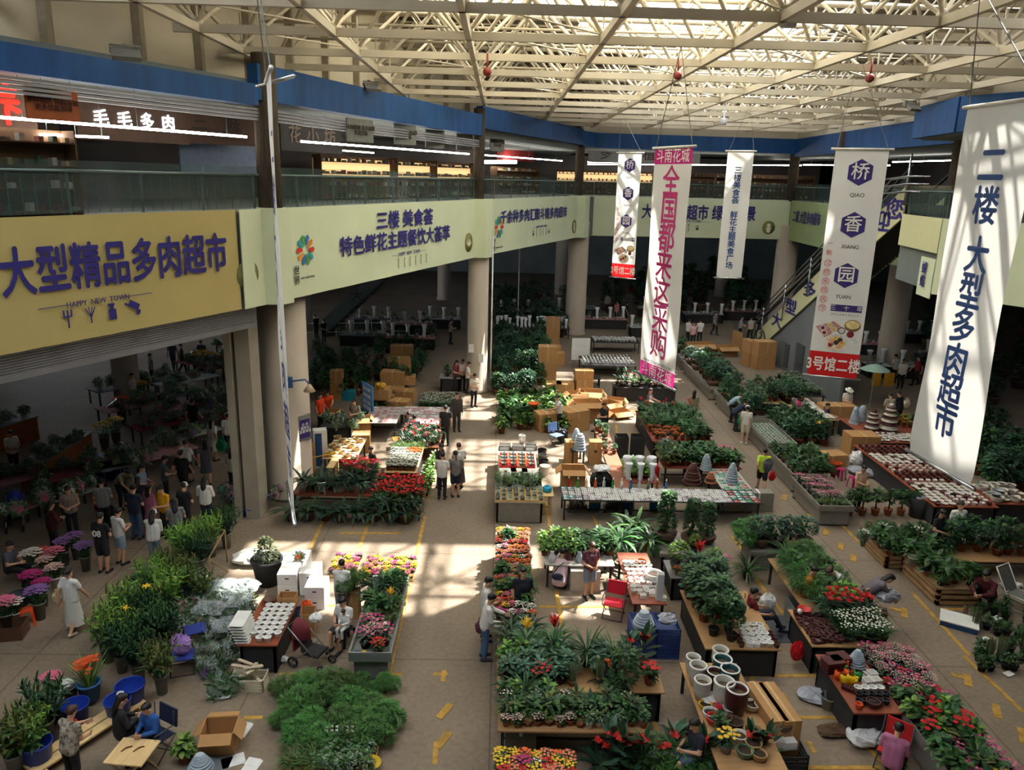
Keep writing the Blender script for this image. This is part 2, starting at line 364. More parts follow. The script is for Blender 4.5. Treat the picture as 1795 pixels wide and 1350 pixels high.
blk = mat('lettering_black', (45, 42, 46), .6, .02); crm = mat('escalator_cream', (206, 204, 158), .6, .04); olive = mat('badge_olive', (120, 116, 66), .7, .03); cream = mat('badge_cream', (225, 222, 190), .7, .02)
logoc = [mat('logo_' + n, c, .6, .02) for n, c in (('red', (206, 60, 44)), ('orange', (228, 140, 48)), ('blue', (44, 110, 180)), ('green', (70, 150, 80)), ('teal', (50, 160, 170)))]
def fbanner(a, b, z0, z1, m, label, u0=0.0, u1=None, off=.06):
	P = Plane(a, b, off); u1 = P.len if u1 is None else u1; n = 24; mb = MB(); vs = []
	for i in range(n + 1):
		for j, z in enumerate((z0, (z0 + z1) / 2, z1)):
			w = .015 * math.sin(i * 1.9 + j * 2.3) * (1 if 0 < i < n else 0)
			vs.append(P.M(u0 + (u1 - u0) * i / n, z, w).translation)
	mb.add(vs, [(3 * i + j, 3 * i + 3 + j, 3 * i + 4 + j, 3 * i + 1 + j) for i in range(n) for j in range(2)], 0, True)
	q = [P.M(u, z, -.03).translation for u in (u0, u1) for z in (z0, z1)]
	mb.add(q, [(0, 1, 3, 2)])
	o = mb.obj('fascia_banner', m); tag(o, label, 'banner', 'banners on the upper storey edge'); return P, o
def icons(P, o, u, z, s, kinds, m):
	for k, kind in enumerate(kinds):
		mb = MB(); M = P.M(u + k * s * 2.1, z, .04)
		if kind == 'fork':
			mb.box(-.06 * s, -.9 * s, 0, .06 * s, 0, .01, 0, M).box(-.4 * s, 0, 0, .4 * s, .12 * s, .01, 0, M)
			for x in (-.4, -.06, .28): mb.box(x * s, .1 * s, 0, (x + .12) * s, .6 * s, .01, 0, M)
		elif kind == 'rake':
			mb.box(-.05 * s, -.8 * s, 0, .05 * s, -.2 * s, .01, 0, M)
			for a in (-.5, -.2, .2, .5): mb.box(-.03 * s, 0, 0, .03 * s, .9 * s, .01, 0, M @ Matrix.Translation((0, -.3 * s, 0)) @ Matrix.Rotation(a, 4, 'Z'))
		elif kind == 'spray':
			mb.box(-.35 * s, -.8 * s, 0, .35 * s, .1 * s, .01, 0, M).box(-.15 * s, .1 * s, 0, .15 * s, .4 * s, .01, 0, M).box(-.4 * s, .4 * s, 0, .25 * s, .6 * s, .01, 0, M)
		elif kind == 'barrow':
			mb.box(-.9 * s, -.1 * s, 0, .9 * s, .05 * s, .01, 0, M @ Matrix.Rotation(-.5, 4, 'Z')).box(-.5 * s, 0, 0, .6 * s, .5 * s, .01, 0, M @ Matrix.Rotation(-.5, 4, 'Z')).lathe([(0, 0), (.22 * s, 0), (.22 * s, .01)], 10, 0, (.5 * s, -.55 * s, 0), M)
		elif kind == 'tool': mb.box(-.05 * s, -.8 * s, 0, .05 * s, .6 * s, .01, 0, M).lathe([(0, .01), (.16 * s, .01)], 8, 0, (0, .6 * s, 0), M).lathe([(0, .01), (.13 * s, .01)], 8, 0, (0, -.8 * s, 0), M)
		elif kind == 'pot': mb.lathe([(.26 * s, .01), (.4 * s, .01)], 12, 0, (0, .1 * s, 0), M).box(-.3 * s, -.6 * s, 0, .3 * s, -.1 * s, .01, 0, M)
		mb.obj('icon', m, o)
def badge(P, o, u, z, r, kind):
	link('badge', MB().lathe([(0, .03), (r, .03), (r, .0)], 28, 0, (0, 0, 0), P.M(u, z, 0)).mesh('badge', olive), o)
	M = P.M(u, z, .035); s = r
	mb = MB()
	if kind == 'cactus':
		mb.add([M @ Vector(p) for p in ((-.35 * s, -.15 * s, 0), (-.25 * s, -.75 * s, 0), (.25 * s, -.75 * s, 0), (.35 * s, -.15 * s, 0))], [(0, 1, 2, 3)]).lathe([(0, .0), (.3 * s, .0)], 14, 0, (0, .3 * s, 0), M).box(-.4 * s, -.16 * s, 0, .4 * s, 0, .004, 0, M)
	else:
		for a in range(5): mb.leaf((0, -.4 * s, 0), .5 + a * .5, 0, .9 * s, .22 * s, 0)
		for v in range(len(mb.v)): mb.v[v] = tuple(M @ Vector((mb.v[v][0], mb.v[v][1], .002)))
	link('badge_drawing', mb.mesh('badge_drawing', cream), o)
def logo(P, o, u, z, r):
	mb = MB()
	for k in range(10):
		M = P.M(u, z, .04, k * PI / 5)
		mb.add([M @ Vector(p) for p in ((.3 * r, -.06 * r, 0), (.85 * r, -.2 * r, 0), (r, 0, 0), (.85 * r, .16 * r, 0), (.3 * r, .07 * r, 0))], [(0, 1, 2, 3, 4)], k % 5)
	mb.obj('logo', logoc, o)
	text_obj('logo_lettering', '花\n花', r * .62, P.M(u - r * 1.75, z - r * 1.15, .04), grey_ink, o, .012)
	text_obj('logo_lettering', '世\n界', r * .62, P.M(u - r * 1.05, z - r * 1.55, .04), grey_ink, o, .012)
	text_obj('logo_lettering', 'HAPPY NEW TOWN', r * .17, P.M(u + r * .1, z - r * 1.75, .04), grey_ink, o, .0)
Z0, Z1 = 7.0, 9.78
# near left banner
P, o = fbanner(LW[1], LW[2], Z0, Z1, ytan, 'yellow fabric banner along the upper storey edge, blank stretch nearest the viewer', .0, None)
P, o = fbanner(LW[2], LW[3], Z0, Z1, ytan, 'tan yellow banner with large indigo lettering above the roller shutter on the left', -1.2, 6.7)
ua, za = P.uz(30, 487); ub, zb = P.uz(378, 445)
text_obj('lettering', '大型精品多肉超市', 1.0, P.M((ua + ub) / 2, (za + zb) / 2, .045), ink, o, .028, sx=(ub - ua) / 7.0 * 1.0, sy=1.08)
u, z = P.uz(172, 527); text_obj('lettering', 'HAPPY  NEW  TOWN', .17, P.M(u, z, .045), ink, o, .01)
a_, z_ = P.uz(65, 543); b_, _ = P.uz(122, 535); link('rule', MB().box(0, 0, 0, b_ - a_, .015, .01, 0, P.M(a_, z, .04)).mesh('rule', ink), o)
a_, z_ = P.uz(217, 520); b_, _ = P.uz(264, 513); link('rule', MB().box(0, 0, 0, b_ - a_, .015, .01, 0, P.M(a_, z, .04)).mesh('rule', ink), o)
u, z = P.uz(117, 556); icons(P, o, u, z, .27, ('fork', 'rake', 'spray', 'barrow'), ink)
u, z = P.uz(434, 481); badge(P, o, u, z, .42, 'cactus')
# second banner, pale green
P, o = fbanner(LW[3], LW[4], Z0, Z1, ygrn, 'pale green banner with two lines of indigo lettering on the left upper edge', -1.0, None)
u, z = P.uz(711, 385); ul, _ = P.uz(668, 390); ur, _ = P.uz(756, 382)
text_obj('lettering', '三楼 美食荟', .9, P.M(u, z, .05), ink, o, .03, sx=(ur - ul) / 4.6 / .9 * .98, sy=.78)
u, z = P.uz(704, 421); ul, _ = P.uz(612, 433); ur, _ = P.uz(798, 409)
text_obj('lettering', '特色鲜花主题餐饮大荟萃', .9, P.M(u, z, .05), ink, o, .03, sx=(ur - ul) / 11.0 / .9, sy=.78)
u, z = P.uz(716, 443); text_obj('lettering', '——  HAPPY  NEW  TOWN  ——', .2, P.M(u, z, .05), ink, o, .008)
u, z = P.uz(697, 461); icons(P, o, u, z, .24, ('tool',) * 6, grey_ink)
u, z = P.uz(821, 425); badge(P, o, u, z, .45, 'leaf')
u, z = P.uz(534, 438); logo(P, o, u, z, .5)
# third banner
P, o = fbanner(LW[4], LW[5], Z0, Z1, ygrn, 'pale green banner with one line of indigo lettering beside the slim concrete column', 0.6, None)
u, z = P.uz(941, 377); ul, _ = P.uz(884, 384); ur, _ = P.uz(998, 371)
text_obj('lettering', '千余种多肉汇聚斗南多肉超市', .9, P.M(u, z, .05), ink, o, .03, sx=(ur - ul) / 13.0 / .9, sy=.8)
u, z = P.uz(948, 397); text_obj('lettering', '—— HAPPY NEW TOWN ——', .2, P.M(u, z, .05), ink, o, .008)
u, z = P.uz(934, 408); icons(P, o, u, z, .26, ('pot', 'tool', 'tool', 'tool', 'tool', 'pot'), grey_ink)
u, z = P.uz(1006, 397); badge(P, o, u, z, .45, 'cactus')
u, z = P.uz(874, 398); logo(P, o, u, z, .6)
# yellow covers on the beam ends at the columns
for (x, y, r, lab) in ((-6.75, 23.3, .55, 'green yellow fabric wrap where the banners meet at the near column'), (-1.0, 38.7, .6, 'green yellow fabric wrap over the slim concrete column head'), (5.4, 54.2, .7, 'green yellow fabric wrap over the far concrete column head')):
	tag(MB().lathe([(r, 7.0), (r * 1.01, 8.2), (r, 9.8)], 6, c=(x, y, 0), smooth=False, close=True).obj('banner_wrap', ygrn), lab, 'banner')
# far banner
P, o = fbanner(FW[1], FW[2], Z0, Z1, ygrn, 'pale green banner with indigo lettering across the far end of the hall', -1.3, 12.8)
u, z = P.uz(1203, 374); ul, _ = P.uz(1076, 376); ur, _ = P.uz(1329, 375)
text_obj('lettering', '二楼 大型多肉超市 绿植美景', .95, P.M(u, z, .05), ink, o, .03, sx=(ur - ul) / 12.9 / .95, sy=1.15)
u, z = P.uz(1205, 388); text_obj('lettering', '——— HAPPY NEW TOWN ———', .22, P.M(u, z, .05), ink, o, .008)
u, z = P.uz(1192, 398); icons(P, o, u, z, .3, ('pot', 'tool', 'pot'), grey_ink)
u, z = P.uz(1347, 399); badge(P, o, u, z, .48, 'cactus')
P, o = fbanner(FW[1], FW[2], Z0, Z1, ygrn, 'plain pale green banner end by the far right column', 12.8, None)
P, o = fbanner(RW[0], RW[1], Z0, Z1, ygrd, 'sage green banner on the right upper edge behind the escalator', .3, None)
u, z = P.uz(1424, 385); text_obj('lettering', '二楼 大型多肉超市', .85, P.M(3.9, z, .05), ink, o, .025, sx=.8)
P, o = fbanner(RW[1], RW[2], Z0, Z1, ygrd, 'sage green banner running above the escalator flight', 0, None)
P, o = fbanner(RW2[0], RW2[1], 8.5, Z1, crm, 'cream banner beside the escalator landing, upper strip', 0, None)
P, o = fbanner(RW2[0], RW2[1], 6.8, 8.28, ygrn, 'yellow green banner end with vertical lettering left of the big white banner', 2.9, None)
text_obj('lettering', '蝴\n蝶', .5, P.M(3.5, 7.6, .05), ink, o, .02)
P, o = fbanner(RW2[1], RW2[2], 7.0, Z1, ygrn, 'pale green banner on the near right upper edge behind the big white banner', 0, None)
# ------------------------------------------------------------------ roller shutter under the near left banner
P = Plane(LW[2], LW[3], -.2); st = mat('shutter_steel', (150, 152, 156), .4, .1, 2, metal=.6); mb = MB()
for k in range(9):
	z = 6.47 + k * .06; mb.box(-6, 0, -.02, P.len - .25, .045, .03, 0, P.M(0, z, 0)).box(-6, .045, -.03, P.len - .25, .06, .0, 1, P.M(0, z, 0))
sh = mb.obj('roller_shutter', [st, mat('shutter_gap', (60, 62, 66), .6)]); tag(sh, 'half-raised grey steel roller shutter beneath the tan yellow banner', 'shutter')
link('bottom_rail', MB().box(-6, -.1, -.04, P.len - .25, .03, .05, 0, P.M(0, 6.45, 0)).mesh('bottom_rail', st), sh)
# slatted shutters rolled under the blue band
for i, (a, b) in enumerate(run(LW)[1:4]):
	P = Plane(a, b, .05); mb = MB()
	for k in range(4): mb.box(0, 0, -.03, P.len, .06, .03, 0, P.M(0, 12.2 + k * .09, 0))
	tag(mb.obj('roller_shutter', mat('shutter_steel', 0)), 'rolled-up steel shutter under the blue band, %s stretch from the viewer' % ORD[i + 1], 'shutter', 'rolled shutters under the blue band')
# ------------------------------------------------------------------ glass railing
gm = glass('railing_glass', (84, 104, 100), .2, .05); gf = mat('railing_frame', (96, 112, 108), .35, .05, metal=.5)
nm = ['near left', 'left middle', 'left far', 'short far', 'far end', 'right far', 'right escalator', 'landing side', 'near right']
ri = 0
for (a, b) in run(LW)[1:] + run(FW) + run(RW) + run(RW2)[0:2]:
	P = Plane(a, b, -.1); n = max(1, round(P.len / 2.2))
	r = MB().tube([P.M(0, 10.72).translation, P.M(P.len, 10.72).translation], .035, 8).obj('glass_railing', gf)
	tag(r, 'glass railing with steel handrail along the upper storey, %s stretch' % (nm[ri] if ri < 9 else 'last'), 'railing', 'glass railings of the upper storey'); ri += 1
	for k in range(n):
		u0, u1 = k * P.len / n, (k + 1) * P.len / n
		link('glass_pane', MB().box(u0 + .02, 0, -.01, u1 - .02, 1.15, .01, 0, P.M(0, 9.8)).mesh('glass_pane', gm), r)
		link('post', MB().box(u0 - .02, 0, -.03, u0 + .02, 1.0, .03, 0, P.M(0, 9.75, -.08)).mesh('post', gf), r)
	mb = MB()
	for k in range(int(P.len / .3)): mb.box(k * .3, 0, -.006, k * .3 + .011, .85, .008, 0, P.M(0, 9.8, -.12))
	link('balusters', mb.mesh('balusters', gf), r)
# ------------------------------------------------------------------ light strips and shop fronts upstairs
lamp = mat('lamp_tube', (255, 246, 236), emit=34.0); lampw = mat('lamp_tube_warm', (255, 232, 205), emit=9.0); lampb = mat('lamp_sign_white', (225, 240, 255), emit=5.0); lampr = mat('lamp_sign_red', (255, 26, 12), emit=3.0)
k = 0
def strip(p, q, label, r=.035, m=None):
	p = Vector(p); q = Vector(q)
	o = MB().tube([p, q], r, 6).obj('strip_light', m or lamp); tag(o, label, 'strip light', 'strip lights of the upper storey')
	hb = MB()
	L = (q - p).length
	for t in (0.1, .5, .9):
		c = p.lerp(q, t); hb.tube([c, (c.x, c.y, 12.75)], .008, 4)
	link('hanger', hb.mesh('hanger', gf), o)
def upx(px, py, d):  # point on the view ray at forward distance d
	v = ray(px, py); return Vector((0, 0, CAM_H)) + v * (d / v.y)
strip(upx(-20, 204, 17.4), upx(432, 240, 23.6), 'long bright strip light hanging before the near left shops')
strip(upx(528, 248, 26.5), upx(822, 270, 40), 'long bright strip light before the shops in the left middle stretch')
strip(upx(850, 272, 43), upx(985, 282, 56), 'strip light before the far left shops')
strip(upx(1030, 288, 61), upx(1405, 290, 62), 'long strip light over the far end of the gallery')
strip(upx(1408, 289, 58), upx(1560, 290, 52), 'strip light over the right gallery behind the food banner')
strip(upx(1565, 284, 50), upx(1680, 281, 44), 'strip light over the right gallery beyond the escalator')
strip(upx(70, 236, 18.3), upx(190, 241, 20), 'short double tube lamp below the lit white sign', .03)
strip(upx(1030, 284, 66), upx(1180, 286, 66), 'second strip light deep in the far gallery', .05)
strip(upx(600, 264, 40), upx(655, 268, 42), 'short warm tube lamp inside the middle left shop', .04, lampw)
strip(upx(850, 284, 55), upx(905, 284, 56), 'short wide lamp deep in the far left shop', .12)
def shop_sign(body, px, py, d, size, m, label, board=None, bs=(1, 1), ang=None, bold=.02, sp=1.0, bm=None):
	c = upx(px, py, d); a = ang if ang is not None else math.atan2(10, 6.3)
	P = Plane((c.x - math.cos(a), c.y - math.sin(a)), (c.x + math.cos(a), c.y + math.sin(a)))
	o = MB().box(-bs[0] / 2, -bs[1] / 2, -.05, bs[0] / 2, bs[1] / 2, 0, 0, P.M(1, c.z, 0)).obj('shop_sign', board or shopd)
	tag(o, label, 'sign')
	if body: text_obj('lettering', body, size, P.M(1, c.z, .02), m, o, bold, spacing=sp)
	return o, P, c
brown = mat('sign_brown', (96, 74, 60), .8); ora = mat('sign_orange', (150, 78, 40), .8); wsign = mat('sign_pale', (120, 122, 118), .8)
shop_sign('毛 毛 多 肉', 238, 213, 23.0, .46, lampb, 'brown shop board with lit white characters behind the near left railing', brown, (3.4, 1.1), sp=1.2)
shop_sign('养', -2, 186, 18.6, 1.0, lampr, 'shop board with one glowing red character at the far left', brown, (1.6, 1.2))
shop_sign('多种福利 特惠促销\n更多优惠活动', 93, 184, 17.4, .13, mat('sign_dark_text', (60, 30, 20), .8), 'hanging orange notice with dark lettering left of the lit white sign', ora, (1.1, .62))
shop_sign('三    味', 380, 218, 25.4, .6, mat('sign_dim', (70, 60, 55), .8), 'dim brown shop board with faint characters left of the bark-clad column', brown, (4.2, 1.2))
shop_sign('花 小 坊', 548, 240, 33, .7, mat('sign_dim_white', (170, 150, 130), .8), 'dim shop board with pale handwritten characters right of the bark-clad column', shopd, (3.4, 1.2), sp=1.1)
for i, (px, py, d) in enumerate(((632, 229, 27.5), (711, 236, 31.5), (763, 244, 34.5), (815, 250, 38), (872, 252, 42))):
	shop_sign('多肉植物 花卉盆栽\n欢迎光临', px, py, d, .17, mat('sign_dim', 0), 'grey hanging notice above the gallery, %s from left' % ORD[i + 1], wsign, (1.3, .75))
shop_sign('多 • 肉 植 物 园', 1130, 272, 64, 1.0, mat('sign_dim', 0), 'grey shop board with dark characters across the far gallery', wsign, (9, 1.3), ang=0.02, sp=1.1)
shop_sign('', 905, 268, 57, 1, ink, 'red shop fascia deep in the far left gallery', mat('sign_red', (150, 40, 40), .8), (5, 1.1))
shop_sign('', 385, 272, 26.8, 1, ink, 'blue and white window poster with a skyline below the dim brown board', mat('poster_blue', (110, 125, 150), .5), (3.0, 1.3))
# shop shelves with goods (dim, behind the railing)
shelfm = mat('shelf_wood', (90, 66, 44), .8)
goods = [mat('goods_' + n, c, .7) for n, c in (('red', (110, 60, 56)), ('white', (150, 146, 138)), ('green', (52, 72, 50)), ('yellow', (140, 116, 76)), ('grey', (84, 84, 80)))]
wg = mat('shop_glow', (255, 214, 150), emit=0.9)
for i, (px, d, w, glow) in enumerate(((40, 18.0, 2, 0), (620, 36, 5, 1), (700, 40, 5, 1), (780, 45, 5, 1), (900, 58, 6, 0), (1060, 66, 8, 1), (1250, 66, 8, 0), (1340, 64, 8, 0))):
	c = upx(px, 300, d); a = math.atan2(10, 6.3) if px < 1000 else 0
	M = Matrix.Translation((c.x, c.y, 9.7)) @ Matrix.Rotation(a, 4, 'Z')
	u = MB().box(-w / 2, 0, 0, w / 2, .05, 1.9, 0, M).box(-w / 2, -.5, 0, -w / 2 + .04, 0, 1.9, 0, M).box(w / 2 - .04, -.5, 0, w / 2, 0, 1.9, 0, M).obj('display_shelf', shelfm)
	tag(u, 'wooden display shelf of small goods behind the upper railing, %s from left' % ORD[i + 1], 'shelf', 'shop shelves upstairs')
	for s in range(4):
		sb = link('shelf_board', MB().box(-w / 2, -.5, s * .5 + .1, w / 2, 0, s * .5 + .13, 0, M).mesh('shelf_board', shelfm), u)
		g = MB()
		for q in range(int(w * 3)):
			x = -w / 2 + .1 + q * .33 + R.uniform(0, .15); h = R.uniform(.06, .2); g.box(x, -.4, s * .5 + .13, x + .1, -.2, s * .5 + .13 + h, R.randrange(5), M)
		gg = link('goods', g.mesh('goods', goods), sb); gg['kind'] = 'stuff'
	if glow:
		link('interior_glow_panel', MB().box(-w / 2, -.02, 1.05, w / 2, -.01, 1.75, 0, M).mesh('interior_glow_panel', wg), u)  # glowing panel stands in for the warm lit shop interior
# ------------------------------------------------------------------ escalator on the right
esc = empty('escalator', (18.2, 50.2, 0), 0, 'escalator rising toward the right gallery with a cream lettered side panel', 'escalator')
def epart(name, mb, m): o = link(name, mb.mesh(name, m), esc); o.location = (-18.2, -50.2, 0); return o
slope = 9.7 / 16.8
def ez(y): return (50.2 - y) * slope
def eside(x0, x1, lo, hi, y0, y1):
	vs = [(x, y, ez(y) + h) for x in (x0, x1) for y in (y0, y1) for h in (lo, hi)]
	return MB().add(vs, [(0, 1, 3, 2), (4, 6, 7, 5), (0, 2, 6, 4), (1, 5, 7, 3), (0, 4, 5, 1), (2, 3, 7, 6)])
sp = epart('side_panel', eside(17.15, 17.22, -.1, 1.25, 50.2, 33.4), crm); epart('side_panel', eside(19.18, 19.25, .15, 1.15, 50.2, 33.4), crm)
epart('balustrade_glass', eside(17.25, 17.28, 1.15, 1.95, 50.2, 33.4), gm); epart('balustrade_glass', eside(19.12, 19.15, 1.15, 1.95, 50.2, 33.4), gm)
hr = mat('handrail_black', (34, 36, 38), .4)
epart('handrail', eside(17.2, 17.33, 1.95, 2.03, 50.4, 33.2), hr); epart('handrail', eside(19.07, 19.2, 1.95, 2.03, 50.4, 33.2), hr)
mb = MB()
for k in range(60):
	y = 50.2 - k * .28; mb.box(17.3, y - .28, ez(y) + .2, 19.1, y, ez(y) + .62)
epart('steps', mb, mat('escalator_steps', (70, 72, 74), .5, metal=.4))
stl = mat('stainless_steel', (180, 184, 188), .25, .04, metal=.9)
for xx in (17.0, 16.7):
	mb = MB()
	for h in (1.0, 1.3, 1.6): mb.tube([(xx, y, ez(y) + h + .5) for y in (49, 44, 39, 34.5)] + [(xx, 32.6, 11.0 + h - 1.3), (xx, 31.4, 11.0 + h - 1.3)], .035, 6)
	epart('guard_rail', mb, stl)
for y in (48.6, 45.3, 42.0, 38.6, 35.4, 33.0): epart('guard_post', MB().tube([(16.95, y, ez(y) + .2), (16.95, y, ez(y) + 2.3)], .05, 8), stl)
# lettering on the side panel (plane facing the hall, x = 17.15)
ang = math.atan(slope); Me = Matrix(((0, 0, -1), (-1, 0, 0), (0, 1, 0))).to_4x4()
def el(ch, y, size):
	m = Me.copy(); m.translation = (17.13, y, ez(y) + .64)
	t = text_obj('lettering', ch, size, m @ Matrix.Rotation(ang * .0, 4, 'Z'), blk if ch == '②' else ink, sp, .03, sx=1.9)
for ch, y in (('②', 49.2), ('大', 46.6), ('型', 44.6), ('多', 42.2), ('肉', 40.2), ('超', 38.6), ('市', 37.2), ('欢', 36.2), ('迎', 35.2), ('您', 34.2)): el(ch, y, .95 if ch != '②' else 1.1)
# grey wall beneath the flight, with a steel door
gw = mat('grey_plaster', (112, 116, 116), .85, .1, .6)
vs = [(x, y, z) for x in (17.3, 17.45) for y, z in ((48.8, 0), (37.2, 0), (37.2, ez(37.2)), (48.8, ez(48.8)))]
struct(MB().add(vs, [(0, 1, 2, 3), (7, 6, 5, 4), (0, 4, 5, 1), (1, 5, 6, 2), (2, 6, 7, 3), (3, 7, 4, 0)]).obj('wall_escalator', gw))
d1 = struct(MB().box(17.22, 42.2, 0, 17.3, 43.3, 2.1).obj('door_1', mat('door_grey', (70, 74, 76), .6)))
link('door_handle', MB().box(17.18, 42.3, 1.0, 17.22, 42.45, 1.05).mesh('door_handle', stl), d1)
d2 = struct(MB().box(17.22, 44.4, .3, 17.3, 45.0, 1.7).obj('door_2', mat('door_grey', 0)))
# escalator seen under the left gallery
esl = empty('escalator', (-9, 52, 0), 0, 'dark escalator with dim lettering under the left gallery', 'escalator')
vs = [(-12 + dx, 50 + dy, z) for dx, dy in ((0, 0), (.1, 1.2)) for z in (0,)]
mbp = MB(); 
for off in (0, 1.4): mbp.add([(-12, 52 + off, 0), (-3.5, 52 + off, 8.0), (-3.5, 52 + off, 9.2), (-12, 52 + off, 1.2)], [(0, 1, 2, 3)]).add([(-12, 52.08 + off, 0), (-3.5, 52.08 + off, 8.0), (-3.5, 52.08 + off, 9.2), (-12, 52.08 + off, 1.2)], [(3, 2, 1, 0)])
q = link('side_panel', mbp.mesh('side_panel', mat('escalator_grey', (96, 108, 106), .6)), esl); q.location = (9, -52, 0)
for ch, x in (('大', -9.6), ('型', -8.0), ('多', -6.4), ('肉', -4.9)):
	m = Matrix(((1, 0, 0), (0, 0, -1), (0, 1, 0))).to_4x4(); m.translation = (x, 51.97, (x + 12) * .94 + .6)
	t = text_obj('lettering', ch, .9, m, grey_ink, esl, .02); t.location = (9, -52, 0)
mb = MB()
for k in range(24): mb.box(-12 + k * .35, 52.1, k * .33, -11.65 + k * .35, 53.3, k * .33 + .3)
q = link('steps', mb.mesh('steps', mat('escalator_steps', 0)), esl); q.location = (9, -52, 0)
# ------------------------------------------------------------------ hanging banners
def cloth(name, rgb, tr=.45): return mat(name, rgb, .8, .03, 1.5, trans=tr)
cw = cloth('banner_white', (222, 221, 216), .3); cp = cloth('banner_magenta', (196, 40, 128), .3); crd = cloth('banner_red', (205, 32, 36), .3)
pk = mat('lettering_magenta', (190, 44, 116), .6, .02); rd = mat('lettering_red', (200, 60, 60), .6, .02); wt = mat('lettering_white', (240, 238, 232), .6, .02); pur = mat('hexagon_purple', (56, 40, 112), .6, .02); 
class HB:
	"""vertical banner: top left corner, top right corner, height; ripples gently"""
	def __init__(s, a, b, h, bands, label, amp=.02, seed=0, hang=14.1, curl=0):
		s.a, s.b, s.h = Vector(a), Vector(b), h; s.w = (s.b - s.a).xy.length
		s.u = Vector((s.b.x - s.a.x, s.b.y - s.a.y, 0)).normalized(); s.n = s.u.cross(Vector((0, 0, 1))); s.amp = amp; s.sd = seed; s.curl = curl
		s.k = 1.0; s.zt = (s.a.z + s.b.z) / 2; mats = [m for m, _, _ in bands]
		mb = MB(); nu, nv = 14, 60; vs = []
		for j in range(nv + 1):
			for i in range(nu + 1): vs.append(s.p(i / nu, j / nv, 0))
		mb.add(vs, [(j * (nu + 1) + i, (j + 1) * (nu + 1) + i, (j + 1) * (nu + 1) + i + 1, j * (nu + 1) + i + 1) for j in range(nv) for i in range(nu)], 0, True)
		for j in range(nv):
			v = (j + .5) / nv; mi = [q for q, (m, v0, v1) in enumerate(bands) if v0 <= v < v1][0]
			for i in range(nu): mb.m[j * nu + i] = mi
		s.o = mb.obj('hanging_banner', mats); tag(s.o, label, 'banner', 'banners hanging from the roof')
		for v, nme in ((0, 'top_rod'), (1, 'bottom_rod')):
			e = s.u * .12; link(nme, MB().tube([s.p(0, v, 0) - e, s.p(1, v, 0) + e], .035, 8).mesh(nme, stl if v else mat('rod_white', (200, 198, 190), .5)), s.o)
		c = s.p(.5, 0, 0); gx = -14.5 + 3.4 * round((c.x + 14.5) / 3.4); gy = 10.9 + 3.4 * round((c.y - 10.9) / 3.4); c.z = hang + .06
		if abs(gx - c.x) < abs(gy - c.y): c.x = gx
		else: c.y = gy
		link('cord', MB().tube([s.p(0.02, 0, 0), c, s.p(.98, 0, 0)], .012, 4).mesh('cord', mat('cord_grey', (120, 120, 116), .7)), s.o)
	def rip(s, u, v):
		w = s.amp * (math.sin(7 * v + 3 * u + s.sd) + .6 * math.sin(13 * v * (1 - .3 * u) - 5 * u + s.sd * 2)) * min(1, 4 * v) * (1 if v < .97 else .3)
		return w + s.curl * max(0, v - .9) * 4 * math.cos(3 * PI * u)
	def p(s, u, v, d):
		return Vector((s.a.x, s.a.y, s.zt)) + s.u * (u * s.w) + Vector((0, 0, -v * s.h)) + s.n * (s.rip(u, v) + d)
	def f(s, d):
		return lambda q: s.p(q.x / s.w, -q.y / s.h, d)
	def text(s, body, u, v, size, m, bold=.02, sx=1.0, sy=1.0, d=.012, mirror=False, **k):
		M = Matrix.Translation((u * s.w, -v * s.h, 0))
		o = text_obj('lettering', body, size * s.k, M, m, s.o, bold, sx=sx, sy=sy, f=s.f(d), ext=0, **k); return o
	def poly(s, name, pts, m, d=.008):
		mb = MB().add([s.p(u, v, d) for u, v in pts], [tuple(range(len(pts)))]); return link(name, mb.mesh(name, m), s.o)
	def disc(s, name, u, v, r, m, d=.01, ry=1.0, n=20):
		r *= s.k
		return s.poly(name, [(u + r * math.cos(-2 * PI * k / n) / s.w, v + ry * r * math.sin(-2 * PI * k / n) / s.h) for k in range(n)], m, d)
def chars(B, t, u, v0, v1, size, m, **k):
	n = len(t)
	for i, c in enumerate(t):
		if c != ' ': B.text(c, u, v0 + (v1 - v0) * (i + .5) / n, size, m, **k)
# big white banner on the right
B = HB((8.03, 13.98, 12.17), (8.14, 12.2, 12.2), 6.3, [(cw, 0, 1)], 'large white banner with blue vertical lettering at the far right', .025, 1.0)
for i, c in enumerate('二楼 大型多肉超市'):
	v = (.16, .265, 0, .395, .492, .588, .687, .772, .863)[i]
	if c != ' ': B.text(c, .5, v, .66, inkb, .03)
# pink lettered banner
B = HB((4.2, 22.0, 11.7), (4.81, 20.2, 11.7), 6.35, [(cp, 0, .07), (cw, .07, .935), (cp, .935, 1.01)], 'white banner with magenta vertical lettering and magenta ends', .02, 2.2)
B.text('斗南花城', .5, .036, .4, wt, .004, sx=1.05); B.text('斗南花城', .5, .967, .4, wt, .004, sx=1.05)
chars(B, '全国都来这采购', .5, .085, .9, .84, pk, bold=.02, sx=1.05); B.text('www.dounancity.com', .5, .92, .16, blk, .0, sx=1.1)
